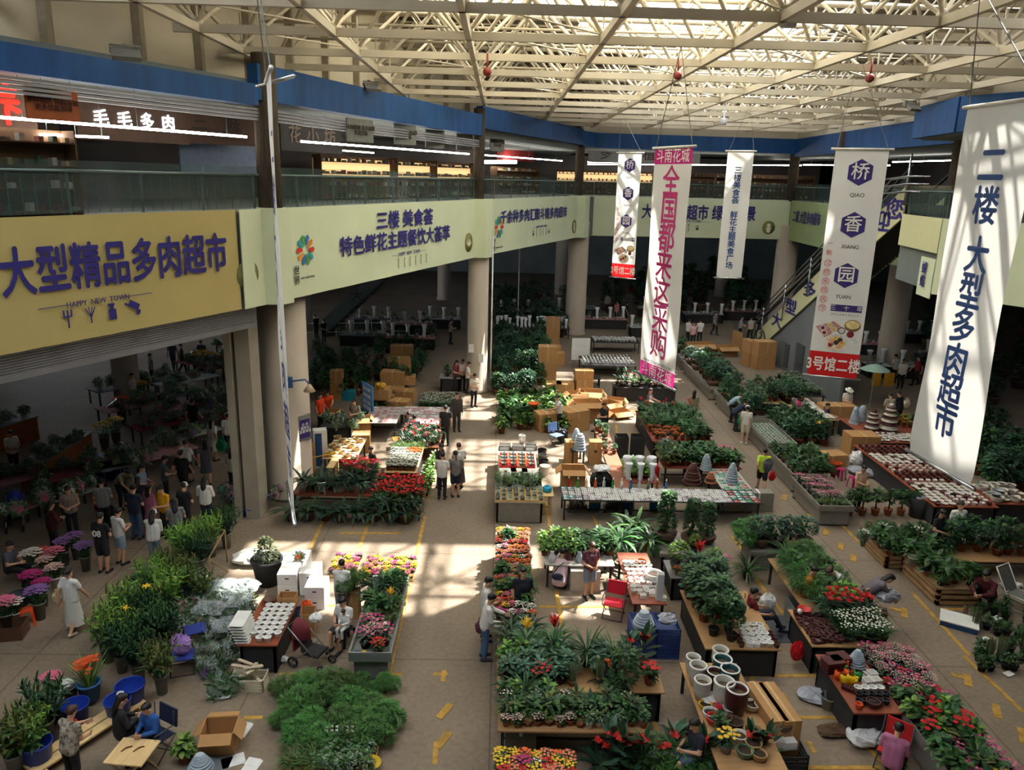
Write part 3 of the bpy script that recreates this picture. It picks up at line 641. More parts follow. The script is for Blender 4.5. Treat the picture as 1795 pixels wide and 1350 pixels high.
# plain white banner in the far middle
B = HB((10.04, 35.6, 12.2), (11.12, 35.3, 12.25), 5.6, [(cw, 0, 1)], 'narrow white banner with small blue vertical lettering hanging far back', .015, .4, curl=.12)
chars(B, '三楼美食荟 鲜花主题美食广场', .46, .12, .93, .34, inkb, bold=.03)
def food(B, v0, v1):
	fm = [mat('food_' + n, c, .6, .2, 12) for n, c in (('tray', (190, 140, 130)), ('bowl', (120, 96, 66)), ('broth', (228, 206, 140)), ('sauce', (130, 30, 50)), ('plate', (224, 206, 180)), ('yellow', (222, 176, 80)), ('pink', (226, 168, 140)), ('dark', (60, 44, 46)), ('cup', (214, 212, 208)))]
	H = (v1 - v0)
	def q(u, v): return (u, v0 + v * H)
	B.poly('printed_tray', [q(.05, .3), q(.4, .1), q(.62, .3), q(.25, .6)][::-1], fm[0])
	for u, v in ((.2, .32), (.33, .22), (.42, .34), (.24, .46)): B.disc('printed_dish', *q(u, v), .08, fm[8], .012); B.disc('printed_food', *q(u, v), .055, fm[3 if u < .3 else 5], .014)
	B.disc('printed_bowl', *q(.78, .2), .22, fm[1], .012, .8); B.disc('printed_broth', *q(.78, .17), .19, fm[2], .014, .65)
	B.disc('printed_dish', *q(.58, .36), .1, fm[7], .012); B.disc('printed_dish', *q(.58, .36), .075, fm[8], .014); B.disc('printed_dish', *q(.76, .45), .1, fm[3], .012); B.disc('printed_dish', *q(.85, .64), .09, fm[8], .012)
	B.disc('printed_plate', *q(.5, .74), .32, fm[8], .012, .85); B.disc('printed_plate', *q(.5, .74), .28, fm[4], .014, .85)
	for k in range(7):
		a = k * 2 * PI / 7; B.disc('printed_food', q(.5, .74)[0] + .15 * math.cos(a) / B.w, q(.5, .74)[1] + .12 * math.sin(a) / B.h, .075, fm[(5, 6, 4, 3, 6, 5, 7)[k]], .016)
	B.disc('printed_food', *q(.5, .72), .07, fm[7], .018)
def qiao(a, b, h, label, sd, ln=True):
	B = HB(a, b, h, [(cw, 0, .885), (crd, .885, 1.01)], label, .012, sd); B.k = B.w / 1.36
	for c, py, v in (('桥', 'QIAO', .095), ('香', 'XIANG', .315), ('园', 'YUAN', .535)):
		r = .36 * B.k; B.poly('hexagon', [(.52 + r * math.sin(-k * PI / 3) / B.w, v - r * math.cos(k * PI / 3) / B.h) for k in range(6)], pur)
		B.text(c, .52, v, .48, wt, .012, d=.016); B.text(py, .52, v + .095, .15, blk, .012)
	for i, c in enumerate('一碗过桥米线执守'):
		v = (.40, .44, .485, .525, .565, .605, .645, .685)[i]
		B.text(c, .13, v, .16, rd, .006)
		if i > 1:
			n = 20; ring = [(.13 + .1 * math.cos(-2 * PI * k / n) / B.w, v + .1 * math.sin(-2 * PI * k / n) / B.h) for k in range(n)]; rin = [(.13 + (.088) * math.cos(-2 * PI * k / n) / B.w, v + .088 * math.sin(-2 * PI * k / n) / B.h) for k in range(n)]
			link('ring', MB().add([B.p(u, w, .01) for u, w in ring + rin], [(k, (k + 1) % n, n + (k + 1) % n, n + k) for k in range(n)]).mesh('ring', rd), B.o)
	B.poly('purple_box', [(.3, .665), (.3, .695), (.92, .695), (.92, .665)], pur); B.text('三    十    年', .61, .68, .17, wt, .008, d=.016)
	B.text('承 传 工 匠 精 工 传 统 工 艺', .6, .71, .06, blk, 0)
	food(B, .725, .88)
	B.text('3号馆二楼', .5, .944, .33, wt, .025, d=.016, sy=1.35)
	return B
qiao((9.1, 21.83, 11.8), (10.32, 21.3, 11.8), 6.35, 'white food banner with purple hexagons and red foot, larger and nearer one', .5)
qiao((5.95, 40.9, 12.2), (7.0, 40.1, 12.2), 6.3, 'smaller white food banner with purple hexagons, left of the magenta lettered one', 1.9)
# narrow, nearly edge-on banner on the left
B = HB((-3.50, 12.2, 12.1), (-3.02, 10.75, 12.1), 6.4, [(cw, 0, 1)], 'white banner seen almost edge-on beside the bark-clad column', .02, 3.1)
chars(B, '二楼大型多肉超市', .5, .1, .95, .6, ink, bold=.02)
link('cross_bar', MB().tube([(-4.0, 13.4, 12.15), (-3.0, 11.9, 12.15)], .03, 6).mesh('cross_bar', stl), B.o)
# round pendant camera dome and floodlights
o = MB().lathe([(0, 0), (.16, .03), (.2, .14), (.2, .34), (.12, .4), (.04, .42), (.04, 1.0)], 16, c=(0, 0, 0)).obj('dome_lamp', mat('lamp_shade_grey', (176, 174, 180), .5)); o.location = upx(1381, 50, 18.0); tag(o, 'pale grey dome lamp hanging below the roof frame on the right', 'lamp')
o = MB().lathe([(0, 0), (.12, .03), (.15, .1), (.15, .3), (.04, .36), (.04, .9)], 12).obj('dome_lamp', mat('lamp_shade_grey', 0)); o.location = upx(1268, 220, 38); tag(o, 'small pale dome lamp hanging far back above the white banner', 'lamp')
for i, (px, py, d, lab) in enumerate(((221, 99, 17.6, 'floodlight on the beige wall above the blue band, nearest one'), (652, 155, 28.5, 'floodlight on the blue band near the middle left'), (1597, 190, 27, 'floodlight under the roof frame on the right'))):
	c = upx(px, py, d); f = empty('floodlight', c, .5, lab, 'floodlight')
	link('housing', MB().box(-.28, -.2, 0, .28, .2, .1, 0, Matrix.Rotation(.6, 4, 'X')).mesh('housing', mat('floodlight_grey', (110, 110, 104), .5)), f)
	link('lens', MB().box(-.24, -.16, -.01, .24, .16, 0, 0, Matrix.Rotation(.6, 4, 'X')).mesh('lens', mat('floodlight_lens', (190, 190, 170), .2)), f)
	link('bracket', MB().tube([(-.3, 0, .05), (-.3, .05, .22), (.3, .05, .22), (.3, 0, .05)], .02, 5).tube([(0, .05, .22), (0, .4, .3)], .02, 5).mesh('bracket', mat('floodlight_grey', 0)), f)
for i, (px, py, d) in enumerate(((854, 126, 24.2), (1188, 132, 24.2), (1525, 137, 24.2))):
	o = MB().ball((0, 0, 0), .13, n=10).tube([(0, 0, 0), (0, 0, .5)], .03, 6).obj('smoke_alarm', mat('alarm_red', (130, 44, 36), .6)); o.location = upx(px, py, d); tag(o, 'small red alarm under the roof frame, %s from left' % ORD[i + 1], 'alarm', 'red alarms under the roof')
# ------------------------------------------------------------------ plants: prototypes built once, copied as things with their parts
LF = {n: mat('leaf_' + n, c, .45, .25, 9, rnd=.22, trans=.22) for n, c in (('dark', (42, 74, 44)), ('mid', (66, 108, 54)), ('light', (128, 166, 72)), ('blue', (84, 122, 100)), ('olive', (104, 116, 62)), ('grey', (128, 146, 124)), ('deep', (34, 60, 48)))}
FL = {n: mat('petal_' + n, c, .6, .12, 14, trans=.25) for n, c in (('red', (200, 34, 36)), ('orange', (232, 104, 48)), ('yellow', (238, 196, 52)), ('pink', (226, 116, 150)), ('magenta', (186, 50, 122)), ('white', (240, 236, 226)), ('salmon', (238, 132, 104)), ('purple', (150, 110, 180)), ('rust', (160, 60, 36)), ('blush', (222, 186, 178)))}
PT = {n: mat('pot_' + n, c, r, .08, 3) for n, c, r in (('terra', (142, 84, 58), .7), ('black', (40, 40, 42), .5), ('white', (226, 226, 222), .3), ('brown', (92, 66, 54), .6), ('blue', (42, 78, 128), .5), ('grey', (120, 122, 118), .6), ('clay', (178, 112, 72), .7), ('green', (90, 120, 96), .4), ('maroon', (84, 42, 42), .4), ('teal', (52, 92, 98), .25), ('glaze', (206, 202, 190), .25), ('lightblue', (170, 184, 196), .4), ('ochre', (170, 140, 90), .5), ('red', (190, 40, 36), .4), ('orange', (222, 90, 40), .5))}
soil = mat('soil', (60, 46, 36), .95, .3, 20); bark2 = mat('stem_bark', (112, 92, 70), .9, .2, 8)
PR = {}
def pot(rt, h, rb=None, rim=.012, n=12):
	rb = rb or rt * .72
	return MB().lathe([(0, 0), (rb, 0), (rt, h * .92), (rt + rim, h * .92), (rt + rim, h), (rt - rim, h), (rt - rim * 1.5, h * .86), (0, h * .86)], n, 0)
def ru(a, b): return R.uniform(a, b)
def f_bush(n, rad, z0, h, L, W, nm=2, droop=.9, el=(.1, 1.1), core=.55):
	mb = MB()
	for i in range(n):
		az = ru(0, 2 * PI); t = ru(0, 1) ** .8; rr = rad * core * math.sqrt(ru(0, 1)) * math.sin(PI * min(1, .25 + t * .7))
		mb.leaf((rr * math.cos(az), rr * math.sin(az), z0 + t * h), az + ru(-.7, .7), ru(*el) * (0.5 + t * .6), L * ru(.7, 1.15), W * ru(.8, 1.15), droop * ru(.6, 1.3), R.randrange(nm))
	for i in range(5): a = ru(0, 6.3); mb.tube([(0, 0, z0 * .8), (rad * .3 * math.cos(a), rad * .3 * math.sin(a), z0 + h * .8)], .008, 4, 0, cap=False)
	return mb
def f_strap(n, L, W, z0, el=(.5, 1.45), droop=1.6, nm=2, r0=.02, prof=(.6, 1, 1, .8, 0)):
	mb = MB()
	for i in range(n):
		az = i * 2.4 + ru(-.3, .3); e = ru(*el)
		mb.leaf((r0 * math.cos(az), r0 * math.sin(az), z0), az, e, L * ru(.75, 1.1), W, droop * ru(.5, 1.2), R.randrange(nm), prof=prof)
	return mb
def f_heads(n, rad, z, dome, s, nm=1, mb=None, petals=5):
	mb = mb or MB()
	for i in range(n):
		a = i * 2.4; q = math.sqrt((i + .5) / n); x, y = rad * q * math.cos(a), rad * q * math.sin(a); zz = z + dome * (1 - q * q) + ru(-.01, .01); ss = s * ru(.8, 1.2); mi = R.randrange(nm)
		for k in range(petals):
			b = k * 2 * PI / petals + a; mb.leaf((x, y, zz), b, .5, ss, ss * .9, .7, mi, prof=(.35, 1, .0))
	return mb
def f_plume(n, rad, h, z0, nm=2):
	mb = MB()
	for i in range(n):
		az = i * 2.4; e = ru(.85, 1.45); L = h * ru(.7, 1.2); p = Vector((0, 0, z0)); d = e
		for k in range(7):
			q = p + Vector((math.cos(az) * math.cos(d), math.sin(az) * math.cos(d), math.sin(d))) * L / 7
			for m in range(11):
				b = ru(0, 2 * PI); mb.leaf(p.lerp(q, ru(0, 1)), b, ru(-.2, .7), ru(.06, .11), .02, .3, R.randrange(nm), prof=(.6, 1, 0))
			p = q; d -= .26
	return mb
def balls(cs, n, L, W):
	mb = MB()
	for (x, y, z, r) in cs:
		for i in range(n):
			a = ru(0, 2 * PI); t = math.acos(ru(-.7, 1)); p = (x + r * .8 * math.sin(t) * math.cos(a), y + r * .8 * math.sin(t) * math.sin(a), z + r * .8 * math.cos(t))
			mb.leaf(p, a + ru(-.8, .8), ru(-.2, 1.1), L, W, .6, R.randrange(2))
	return mb
def reg(kind, name, *parts): PR[kind] = (name, parts)
def M2(mb, name, mats): return (name, mb.mesh(name, mats))
LD, LM, LL = LF['dark'], LF['mid'], LF['light']
for c in ('red', 'orange', 'yellow', 'pink', 'white', 'salmon', 'magenta', 'purple', 'blush'):
	reg('bloom_' + c, 'potted_flower', M2(pot(.075, .12), 'pot', PT['terra']), M2(f_bush(44, .12, .12, .1, .09, .05, droop=.6), 'foliage', [LD, LM]), M2(f_heads(19, .115, .21, .05, .026), 'blossoms', FL[c]))
reg('tray_mix', 'potted_flower', M2(pot(.075, .1), 'pot', PT['clay']), M2(f_bush(26, .1, .1, .06, .08, .05), 'foliage', [LM, LL]), M2(f_heads(22, .1, .17, .04, .03, 2), 'blossoms', [FL['pink'], FL['yellow']]))
for c in ('red', 'orange'):
	mb = MB()
	for k in range(2):
		a = k * 2.2 + .4; x, y = .07 * math.cos(a), .07 * math.sin(a)
		for i in range(14): az = i * 2.4; mb.leaf((x, y, .5 + .06 * k), az, ru(.1, 1.3), .085, .05, .8, 0, prof=(.4, 1, 0))
	reg('clivia_' + c, 'potted_clivia', M2(pot(.12, .17), 'pot', PT['terra']), M2(f_strap(18, .48, .055, .16, (.5, 1.3), 1.3), 'leaves', [LD, LF['deep']]), M2(mb, 'blossoms', FL[c]))
reg('strap_dark', 'potted_strap_plant', M2(pot(.13, .2), 'pot', PT['brown']), M2(f_strap(22, .55, .06, .18, (.4, 1.3), 1.5), 'leaves', [LD, LF['deep']]))
reg('strap_white', 'potted_strap_plant', M2(pot(.13, .26, .11), 'pot', PT['white']), M2(f_strap(22, .5, .07, .24, (.3, 1.3), 1.5), 'leaves', [LD, LF['deep']]))
mb = MB()
for i in range(9): a = i * 2.4; r = .2 * math.sqrt(i / 9); mb.leaf((r * math.cos(a), r * math.sin(a), ru(.42, .5)), a, .5, .1, .1, .3, 0, prof=(.9, 1.1, .6, 0)); mb.tube([(0, 0, .2), (r * math.cos(a), r * math.sin(a), .45)], .004, 3, 0, cap=False)
reg('anthurium', 'potted_anthurium', M2(pot(.11, .16), 'pot', PT['terra']), M2(f_bush(42, .22, .16, .22, .18, .1), 'foliage', [LD, LM]), M2(mb, 'blossoms', FL['red']))
mb = MB()
for i in range(9): a = i * 2.4; r = .16 * math.sqrt(i / 9); mb.leaf((r * math.cos(a), r * math.sin(a), ru(.42, .52)), a, 1.2, .1, .05, .2, 0, prof=(.5, 1.1, .7, 0)); mb.tube([(0, 0, .2), (r * math.cos(a), r * math.sin(a), .45)], .004, 3, 0, cap=False)
reg('peace_lily', 'potted_peace_lily', M2(pot(.1, .15), 'pot', PT['black']), M2(f_bush(60, .2, .15, .22, .17, .05), 'foliage', [LD, LM]), M2(mb, 'blossoms', FL['white']))
reg('dracaena', 'potted_dracaena', M2(pot(.12, .18), 'pot', PT['brown']), M2(f_strap(60, .62, .03, .2, (.5, 1.5), 1.5).tube([(0, 0, .1), (0, 0, .3)], .02, 6), 'leaves', [LD, LM]))
reg('spider', 'potted_grass', M2(pot(.08, .11), 'pot', PT['black']), M2(f_strap(40, .3, .018, .1, (.6, 1.5), 1.4), 'leaves', [LM, LF['olive']]))
mb = MB()
for i in range(26): a = i * 2.4; r = .075 * math.sqrt(i / 26); mb.tube([(r * math.cos(a), r * math.sin(a), .1), (r * 1.3 * math.cos(a), r * 1.3 * math.sin(a), ru(.4, .52))], .007, 4, i % 2)
reg('reeds', 'potted_reeds', M2(pot(.075, .12), 'pot', PT['terra']), M2(mb, 'stems', [LF['olive'], LF['grey']]))
reg('broad', 'potted_broadleaf', M2(pot(.1, .15), 'pot', PT['terra']), M2(f_bush(46, .2, .15, .26, .2, .09), 'foliage', [LD, LM]))
reg('broad_light', 'potted_broadleaf', M2(pot(.1, .15), 'pot', PT['terra']), M2(f_bush(60, .2, .15, .24, .15, .075), 'foliage', [LL, LM]))
reg('variegated', 'potted_aglaonema', M2(pot(.1, .15), 'pot', PT['terra']), M2(f_bush(40, .2, .15, .24, .22, .08), 'foliage', [LD, LF['olive']]))
reg('blueleaf', 'potted_blue_foliage', M2(pot(.1, .15), 'pot', PT['brown']), M2(f_bush(80, .24, .15, .26, .16, .06), 'foliage', [LF['blue'], LD]))
reg('schefflera', 'potted_schefflera', M2(pot(.14, .2), 'pot', PT['terra']), M2(f_bush(170, .36, .25, .62, .17, .07, 3), 'foliage', [LF['blue'], LD, LM]))
reg('spurge', 'potted_small_shrub', M2(pot(.08, .12), 'pot', PT['white']), M2(f_bush(60, .15, .12, .2, .1, .04), 'foliage', [LM, LF['grey']]))
reg('spurge_terra', 'potted_small_shrub', M2(pot(.08, .12), 'pot', PT['terra']), M2(f_bush(60, .14, .12, .22, .09, .035), 'foliage', [LM, LD]))
reg('moneytree', 'potted_money_tree', M2(pot(.15, .26, .11), 'pot', PT['clay']), M2(MB().tube([(0, 0, .22), (.02, 0, .5), (0, .01, .7)], .03, 8), 'trunk', bark2), M2(f_bush(110, .34, .55, .42, .2, .085), 'foliage', [LM, LD]))
reg('palm', 'potted_palm', M2(pot(.2, .28), 'pot', PT['terra']), M2(f_strap(34, .85, .1, .28, (.3, 1.4), 1.7), 'leaves', [LD, LM, LF['olive']]))
reg('bonsai', 'ficus_bonsai', M2(MB().lathe([(0, 0), (.2, 0), (.3, .2), (.32, .3), (.27, .3), (.25, .26), (0, .26)], 16), 'pot', PT['brown']), M2(MB().tube([(0, 0, .25), (.06, .02, .42), (-.05, 0, .62), (.04, 0, .85), (0, 0, 1.05)], .07, 8, 0, .03).tube([(.1, 0, .25), (.12, .03, .4), (.04, 0, .5)], .05, 6, 0, .03), 'trunk', bark2), M2(balls([(-.04, 0, .6, .27), (.05, 0, .98, .22), (-.02, 0, 1.32, .19)], 230, .12, .065), 'foliage', [LD, LM]))
reg('ficus_small', 'ficus_bonsai', M2(MB().lathe([(0, 0), (.18, 0), (.25, .18), (.26, .24), (.22, .24), (.2, .2), (0, .2)], 16), 'pot', PT['black']), M2(MB().tube([(0, 0, .2), (.04, .02, .34), (-.03, 0, .5)], .06, 8, 0, .03), 'trunk', bark2), M2(balls([(0, 0, .62, .3)], 280, .12, .06), 'foliage', [LL, LM]))
reg('shrub_black', 'potted_ficus', M2(pot(.13, .2), 'pot', PT['black']), M2(MB().tube([(0, 0, .15), (.02, 0, .4), (0, 0, .6)], .025, 6), 'trunk', bark2), M2(balls([(0, 0, .62, .28), (.03, 0, .9, .22)], 190, .11, .055), 'foliage', [LD, LM]))
reg('gingseng', 'potted_ficus', M2(MB().lathe([(0, 0), (.18, 0), (.25, .2), (.24, .26), (.2, .26), (.18, .22), (0, .22)], 16), 'pot', PT['brown']), M2(MB().tube([(0, 0, .2), (.03, 0, .35), (0, 0, .5)], .05, 7, 0, .03), 'trunk', bark2), M2(balls([(0, 0, .6, .33)], 300, .12, .06), 'foliage', [LD, LF['blue']]))
_b = balls([(0, 0, .3, .3), (.2, .12, .24, .2), (-.16, -.2, .22, .2), (-.12, .2, .26, .18)], 330, .11, .02); _p = f_plume(9, .3, .5, .1); _b.add(_p.v, _p.f, 1, True)
reg('plume', 'asparagus_fern', M2(pot(.09, .12), 'pot', PT['black']), M2(_b, 'fronds', [mat('leaf_fern', (84, 132, 60), .5, .25, 9, rnd=.3, trans=.3), LM]))
reg('ballcactus', 'potted_moss_ball', M2(pot(.08, .1), 'pot', PT['terra']), M2(balls([(0, 0, .22, .12)], 140, .05, .012), 'foliage', [LM, LL]))
for c, m in (('red', 'red'), ('yellow', 'yellow')):
	mb = MB()
	for i in range(22): mb.leaf((0, 0, .34 + i * .006), i * 2.4, ru(.7, 1.3), .16, .035, .3, 0, prof=(.6, 1, 0))
	reg('bromeliad_' + c, 'potted_bromeliad', M2(pot(.09, .13), 'pot', PT['terra']), M2(f_strap(22, .36, .045, .13, (.3, 1.2), 1.0), 'leaves', [LM, LD]), M2(mb, 'flower_spike', FL[m]))
mb = f_heads(7, .15, .36, .06, .06, 1, petals=6)
reg('poinsettia', 'potted_poinsettia', M2(pot(.09, .13), 'pot', PT['terra']), M2(f_bush(44, .18, .13, .2, .14, .07), 'foliage', [LD, LM]), M2(mb, 'blossoms', FL['red']))
reg('mum_yellow', 'potted_chrysanthemum', M2(pot(.11, .15), 'pot', PT['grey']), M2(f_bush(60, .2, .14, .2, .11, .05), 'foliage', [LD, LM]), M2(f_heads(14, .18, .36, .08, .045, petals=9), 'blossoms', FL['yellow']))
reg('azalea_pink', 'potted_azalea', M2(pot(.09, .12), 'pot', PT['black']), M2(f_bush(70, .18, .12, .2, .08, .03), 'foliage', [LD, LF['grey']]), M2(f_heads(13, .17, .3, .06, .034, 2), 'blossoms', [FL['magenta'], FL['pink']]))
reg('heather', 'potted_heather', M2(pot(.09, .12), 'pot', PT['black']), M2(f_bush(80, .17, .12, .22, .07, .02), 'foliage', [LF['grey'], LD]), M2(f_heads(40, .17, .3, .05, .017), 'blossoms', FL['blush']))
reg('whitebuds', 'potted_white_bulb_flower', M2(pot(.09, .12), 'pot', PT['brown']), M2(f_strap(34, .36, .028, .1, (.8, 1.5), .9), 'leaves', [LD, LM]), M2(f_heads(10, .15, .36, .05, .024, petals=4), 'blossoms', FL['white']))
reg('strelitzia', 'potted_bird_plant', M2(pot(.1, .15), 'pot', PT['terra']), M2(f_bush(22, .12, .2, .45, .3, .1, droop=.5, el=(.8, 1.5)), 'foliage', [LF['blue'], LD]), M2(f_heads(3, .05, .62, .05, .09), 'blossoms', FL['red']))
reg('haworthia', 'succulent', M2(MB().lathe([(0, 0), (.04, 0), (.055, .06), (.05, .06), (.045, .05), (0, .05)], 8), 'pot', PT['white']), M2(f_strap(12, .06, .025, .05, (.3, 1.3), .2, prof=(.8, 1, 0)), 'leaves', [LM, LF['grey']]))
reg('rosette', 'succulent', M2(MB().lathe([(0, 0), (.05, 0), (.055, .06), (0, .06)], 8), 'pot', PT['black']), M2(f_strap(14, .06, .03, .06, (.2, 1.3), .2, prof=(.8, 1, 0)), 'leaves', [LF['grey'], FL['purple']]))
# cut flowers in buckets
def f_stems(n, rad, z0, h, mats_n, leafL, spread=.25, buds=True):
	mb = MB(); fl = MB()
	for i in range(n):
		a = i * 2.4; q = math.sqrt((i + .5) / n); b = Vector((rad * q * math.cos(a), rad * q * math.sin(a), z0)); t = b + Vector((spread * q * math.cos(a), spread * q * math.sin(a), h * ru(.85, 1.08)))
		mb.tube([b, t], .008, 4, 0, cap=False)
		for k in range(9):
			p = b.lerp(t, .35 + .6 * k / 9); mb.leaf(p, ru(0, 6.3), ru(.3, 1.1), leafL * ru(.8, 1.2), leafL * .3, .8, R.randrange(mats_n))
		if buds:
			for k in range(4):
				az = ru(0, 6.3); d = Vector((.4 * math.cos(az), .4 * math.sin(az), 1)).normalized(); p = t - Vector((0, 0, .05 * k)); fl.tube([p, p + d * .04, p + d * .1, p + d * .13], .008, 5, 0).tube([p + d * .03, p + d * .07, p + d * .12], .016, 6, 0, .008)
	return mb, fl
bk = [(0, 0), (.1, 0), (.14, .42), (.155, .42), (.155, .45), (.135, .45), (.13, .4), (0, .38)]
for nm, lm, bm in (('lily', [LL, LM], LL), ('lily_olive', [LF['olive'], LM], LF['olive']), ('lily_deep', [LD, LF['deep']], LM)):
	a, b = f_stems(18, .1, .3, .85, 2, .21, .3)
	reg(nm, 'lily_bucket', M2(MB().lathe(bk, 14), 'bucket', PT['grey']), M2(a, 'stems', lm), M2(b, 'blossoms', bm))
def openlily(mb, c, s=.11):
	for k in range(6): mb.leaf(c, k * PI / 3, .9, s, s * .38, 1.2, 0, prof=(.4, 1, .6, 0))
a, b = f_stems(12, .09, .3, .8, 2, .17); mb = MB(); openlily(mb, (.1, -.1, 1.15), .16); openlily(mb, (-.15, -.15, 1.0), .15)
reg('lily_yellow', 'lily_bucket', M2(MB().lathe(bk, 14), 'bucket', PT['grey']), M2(a, 'stems', [LM, LD]), M2(b, 'blossoms', LL), M2(mb, 'open_blooms', FL['yellow']))
a, b = f_stems(12, .09, .3, .7, 2, .2); mb = MB()
for i in range(60): an = ru(0, 6.3); q = ru(0, .24); openlily(mb, (q * math.cos(an), q * math.sin(an), ru(.7, .95)), .07)
reg('gladiolus', 'gladiolus_bucket', M2(MB().lathe([(0, 0), (.17, 0), (.22, .36), (.24, .36), (.24, .4), (.2, .4), (.19, .34), (0, .3)], 18), 'bucket', mat('bucket_light_blue', (58, 112, 170), .4)), M2(f_strap(50, .8, .03, .25, (1.0, 1.5), .5), 'stems', [LF['olive'], LL]), M2(mb, 'blossoms', FL['orange']))
for c in ('pink', 'magenta', 'white', 'purple', 'yellow', 'salmon', 'blush'):
	a, b = f_stems(16, .08, .3, .5, 2, .1, .16, False); h = f_heads(34, .26, .78, .1, .06, petals=7)
	reg('cut_' + c, 'cut_flower_bucket', M2(MB().lathe(bk, 12), 'bucket', PT['white' if c in ('white', 'blush') else 'grey']), M2(a, 'stems', [LM, LD]), M2(h, 'blossoms', FL[c]))
def bouquet(c):
	film = glass('clear_wrap', (225, 232, 235), .2, .12)
	mb = MB().lathe([(.03, 0), (.12, .3), (.2, .5), (.19, .52)], 10, smooth=False)
	reg('bouquet_' + c, 'wrapped_bouquet', M2(mb, 'wrap', film), M2(f_stems(16, .05, .05, .55, 2, .15, .16, False)[0], 'stems', [LM, LF['grey']]), M2(f_heads(12, .14, .5, .06, .05, petals=6), 'blossoms', FL[c] if c in FL else LF[c]))
for c in ('pink', 'white', 'yellow', 'magenta', 'grey', 'purple'): bouquet(c)
def put(kind, x, y, z=0, rz=None, s=1.0, label=None, cat='plant', group=None, mats=None, tilt=None, name=None):
	nm, parts = PR[kind]
	e = empty(name or nm, (x, y, z), ru(0, 6.28) if rz is None else rz, label, cat, group, s)
	if tilt: e.rotation_euler = (tilt[0], tilt[1], e.rotation_euler[2])
	for p in parts:
		o = link(p[0], p[1], e)
		if mats and p[0] in mats: setin(o, mats[p[0]])
	return e
def rowname(j, ny): return 'front row' if j == 0 and ny > 1 else ('row' if ny == 1 else ('back row' if j == ny - 1 else ORD[j + 1] + ' row'))
def grid(pick, x0, y0, x1, y1, z, nx, ny, where, group, jit=.25, s=(.88, 1.12), cat='plant', skip=None, rz=None, mats=None, stag=0):
	"""nx by ny things over a rectangle; pick(i, j) -> (kind, noun)"""
	for j in range(ny):
		for i in range(nx):
			if skip and skip(i, j): continue
			k = pick(i, j) if callable(pick) else pick[R.randrange(len(pick))]
			x = x0 + (x1 - x0) * (i + .5 + (stag * (j % 2) * .5) + ru(-jit, jit)) / nx; y = y0 + (y1 - y0) * (j + .5 + ru(-jit, jit)) / ny
			pos = '%s from left in the %s %s' % (ORD[i + 1], rowname(j, ny), where) if nx > 1 else '%s from the front %s' % (ORD[j + 1], where)
			put(k[0], x, y, z, rz, ru(*s), '%s, %s' % (k[1], pos), cat, group, mats)
# ------------------------------------------------------------------ furniture and goods
ply = mat('plywood', (176, 136, 92), .7, .12, 2.5, stretch=(1, 6, 1)); brn = mat('brown_board', (134, 82, 58), .6, .15, 2); rust = mat('rust_red_board', (142, 74, 52), .5, .12, 2); drk = mat('dark_skirt', (46, 46, 48), .8, .15, 2); stone = mat('terrazzo_grey', (132, 128, 120), .6, .12, 5); steel = mat('zinc_sheet', (150, 152, 150), .35, .08, 2, metal=.5); pal = mat('pallet_wood', (164, 130, 92), .8, .2, 3)
card = mat('cardboard', (178, 134, 86), .8, .1, 2); card2 = mat('cardboard_inside', (140, 100, 62), .85, .1, 2); tapem = mat('parcel_tape', (196, 160, 110), .3); ctn = mat('white_carton', (232, 230, 226), .6, .03); ltab = mat('light_wood', (214, 182, 130), .6, .12, 2, stretch=(8, 1, 1)); lmet = mat('grey_laminate', (168, 166, 160), .4, .05)
def table(x0, y0, x1, y1, z, top, label, legs=drk, skirt=None, th=.035, cat='table', under=False, legr=.03):
	e = empty('market_table', ((x0 + x1) / 2, (y0 + y1) / 2, 0), 0, label, cat); w, d = (x1 - x0) / 2, (y1 - y0) / 2
	link('table_top', MB().box(-w, -d, z - th, w, d, z).mesh('table_top', top), e)
	if skirt:
		link('skirt', MB().box(-w + .06, -d + .06, .02, w - .06, -d + .09, z - th).box(-w + .06, -d + .06, .02, -w + .09, d - .06, z - th).box(w - .09, -d + .06, .02, w - .06, d - .06, z - th).mesh('skirt', skirt), e)
	for sx in (-1, 1):
		for sy in (-1, 1): link('leg', MB().box(sx * (w - .09) - legr, sy * (d - .09) - legr, 0, sx * (w - .09) + legr, sy * (d - .09) + legr, z - th).mesh('leg', legs), e)
	link('stretcher', MB().box(-w + .1, -.02, .15, w - .1, .02, .19).mesh('stretcher', legs), e)
	return e
def planter(x0, y0, x1, y1, z, m, label, depth=.28, n=1):
	"""trough on a plinth: side walls, floor and base"""
	e = empty('planter_trough', ((x0 + x1) / 2, (y0 + y1) / 2, 0), 0, label, 'planter'); w, d = (x1 - x0) / 2, (y1 - y0) / 2; t = .04
	link('trough', MB().box(-w, -d, z - depth, w, -d + t, z).box(-w, d - t, z - depth, w, d, z).box(-w, -d + t, z - depth, -w + t, d - t, z).box(w - t, -d + t, z - depth, w, d - t, z).box(-w + t, -d + t, z - depth, w - t, d - t, z - depth + .03).mesh('trough', m), e)
	link('plinth', MB().box(-w + .1, -d + .1, .05, w - .1, d - .1, z - depth).mesh('plinth', m), e)
	for sy in (-1, 1): link('foot', MB().box(-w + .08, sy * (d - .15) - .06, 0, w - .08, sy * (d - .15) + .06, .05).mesh('foot', drk), e)
	return e
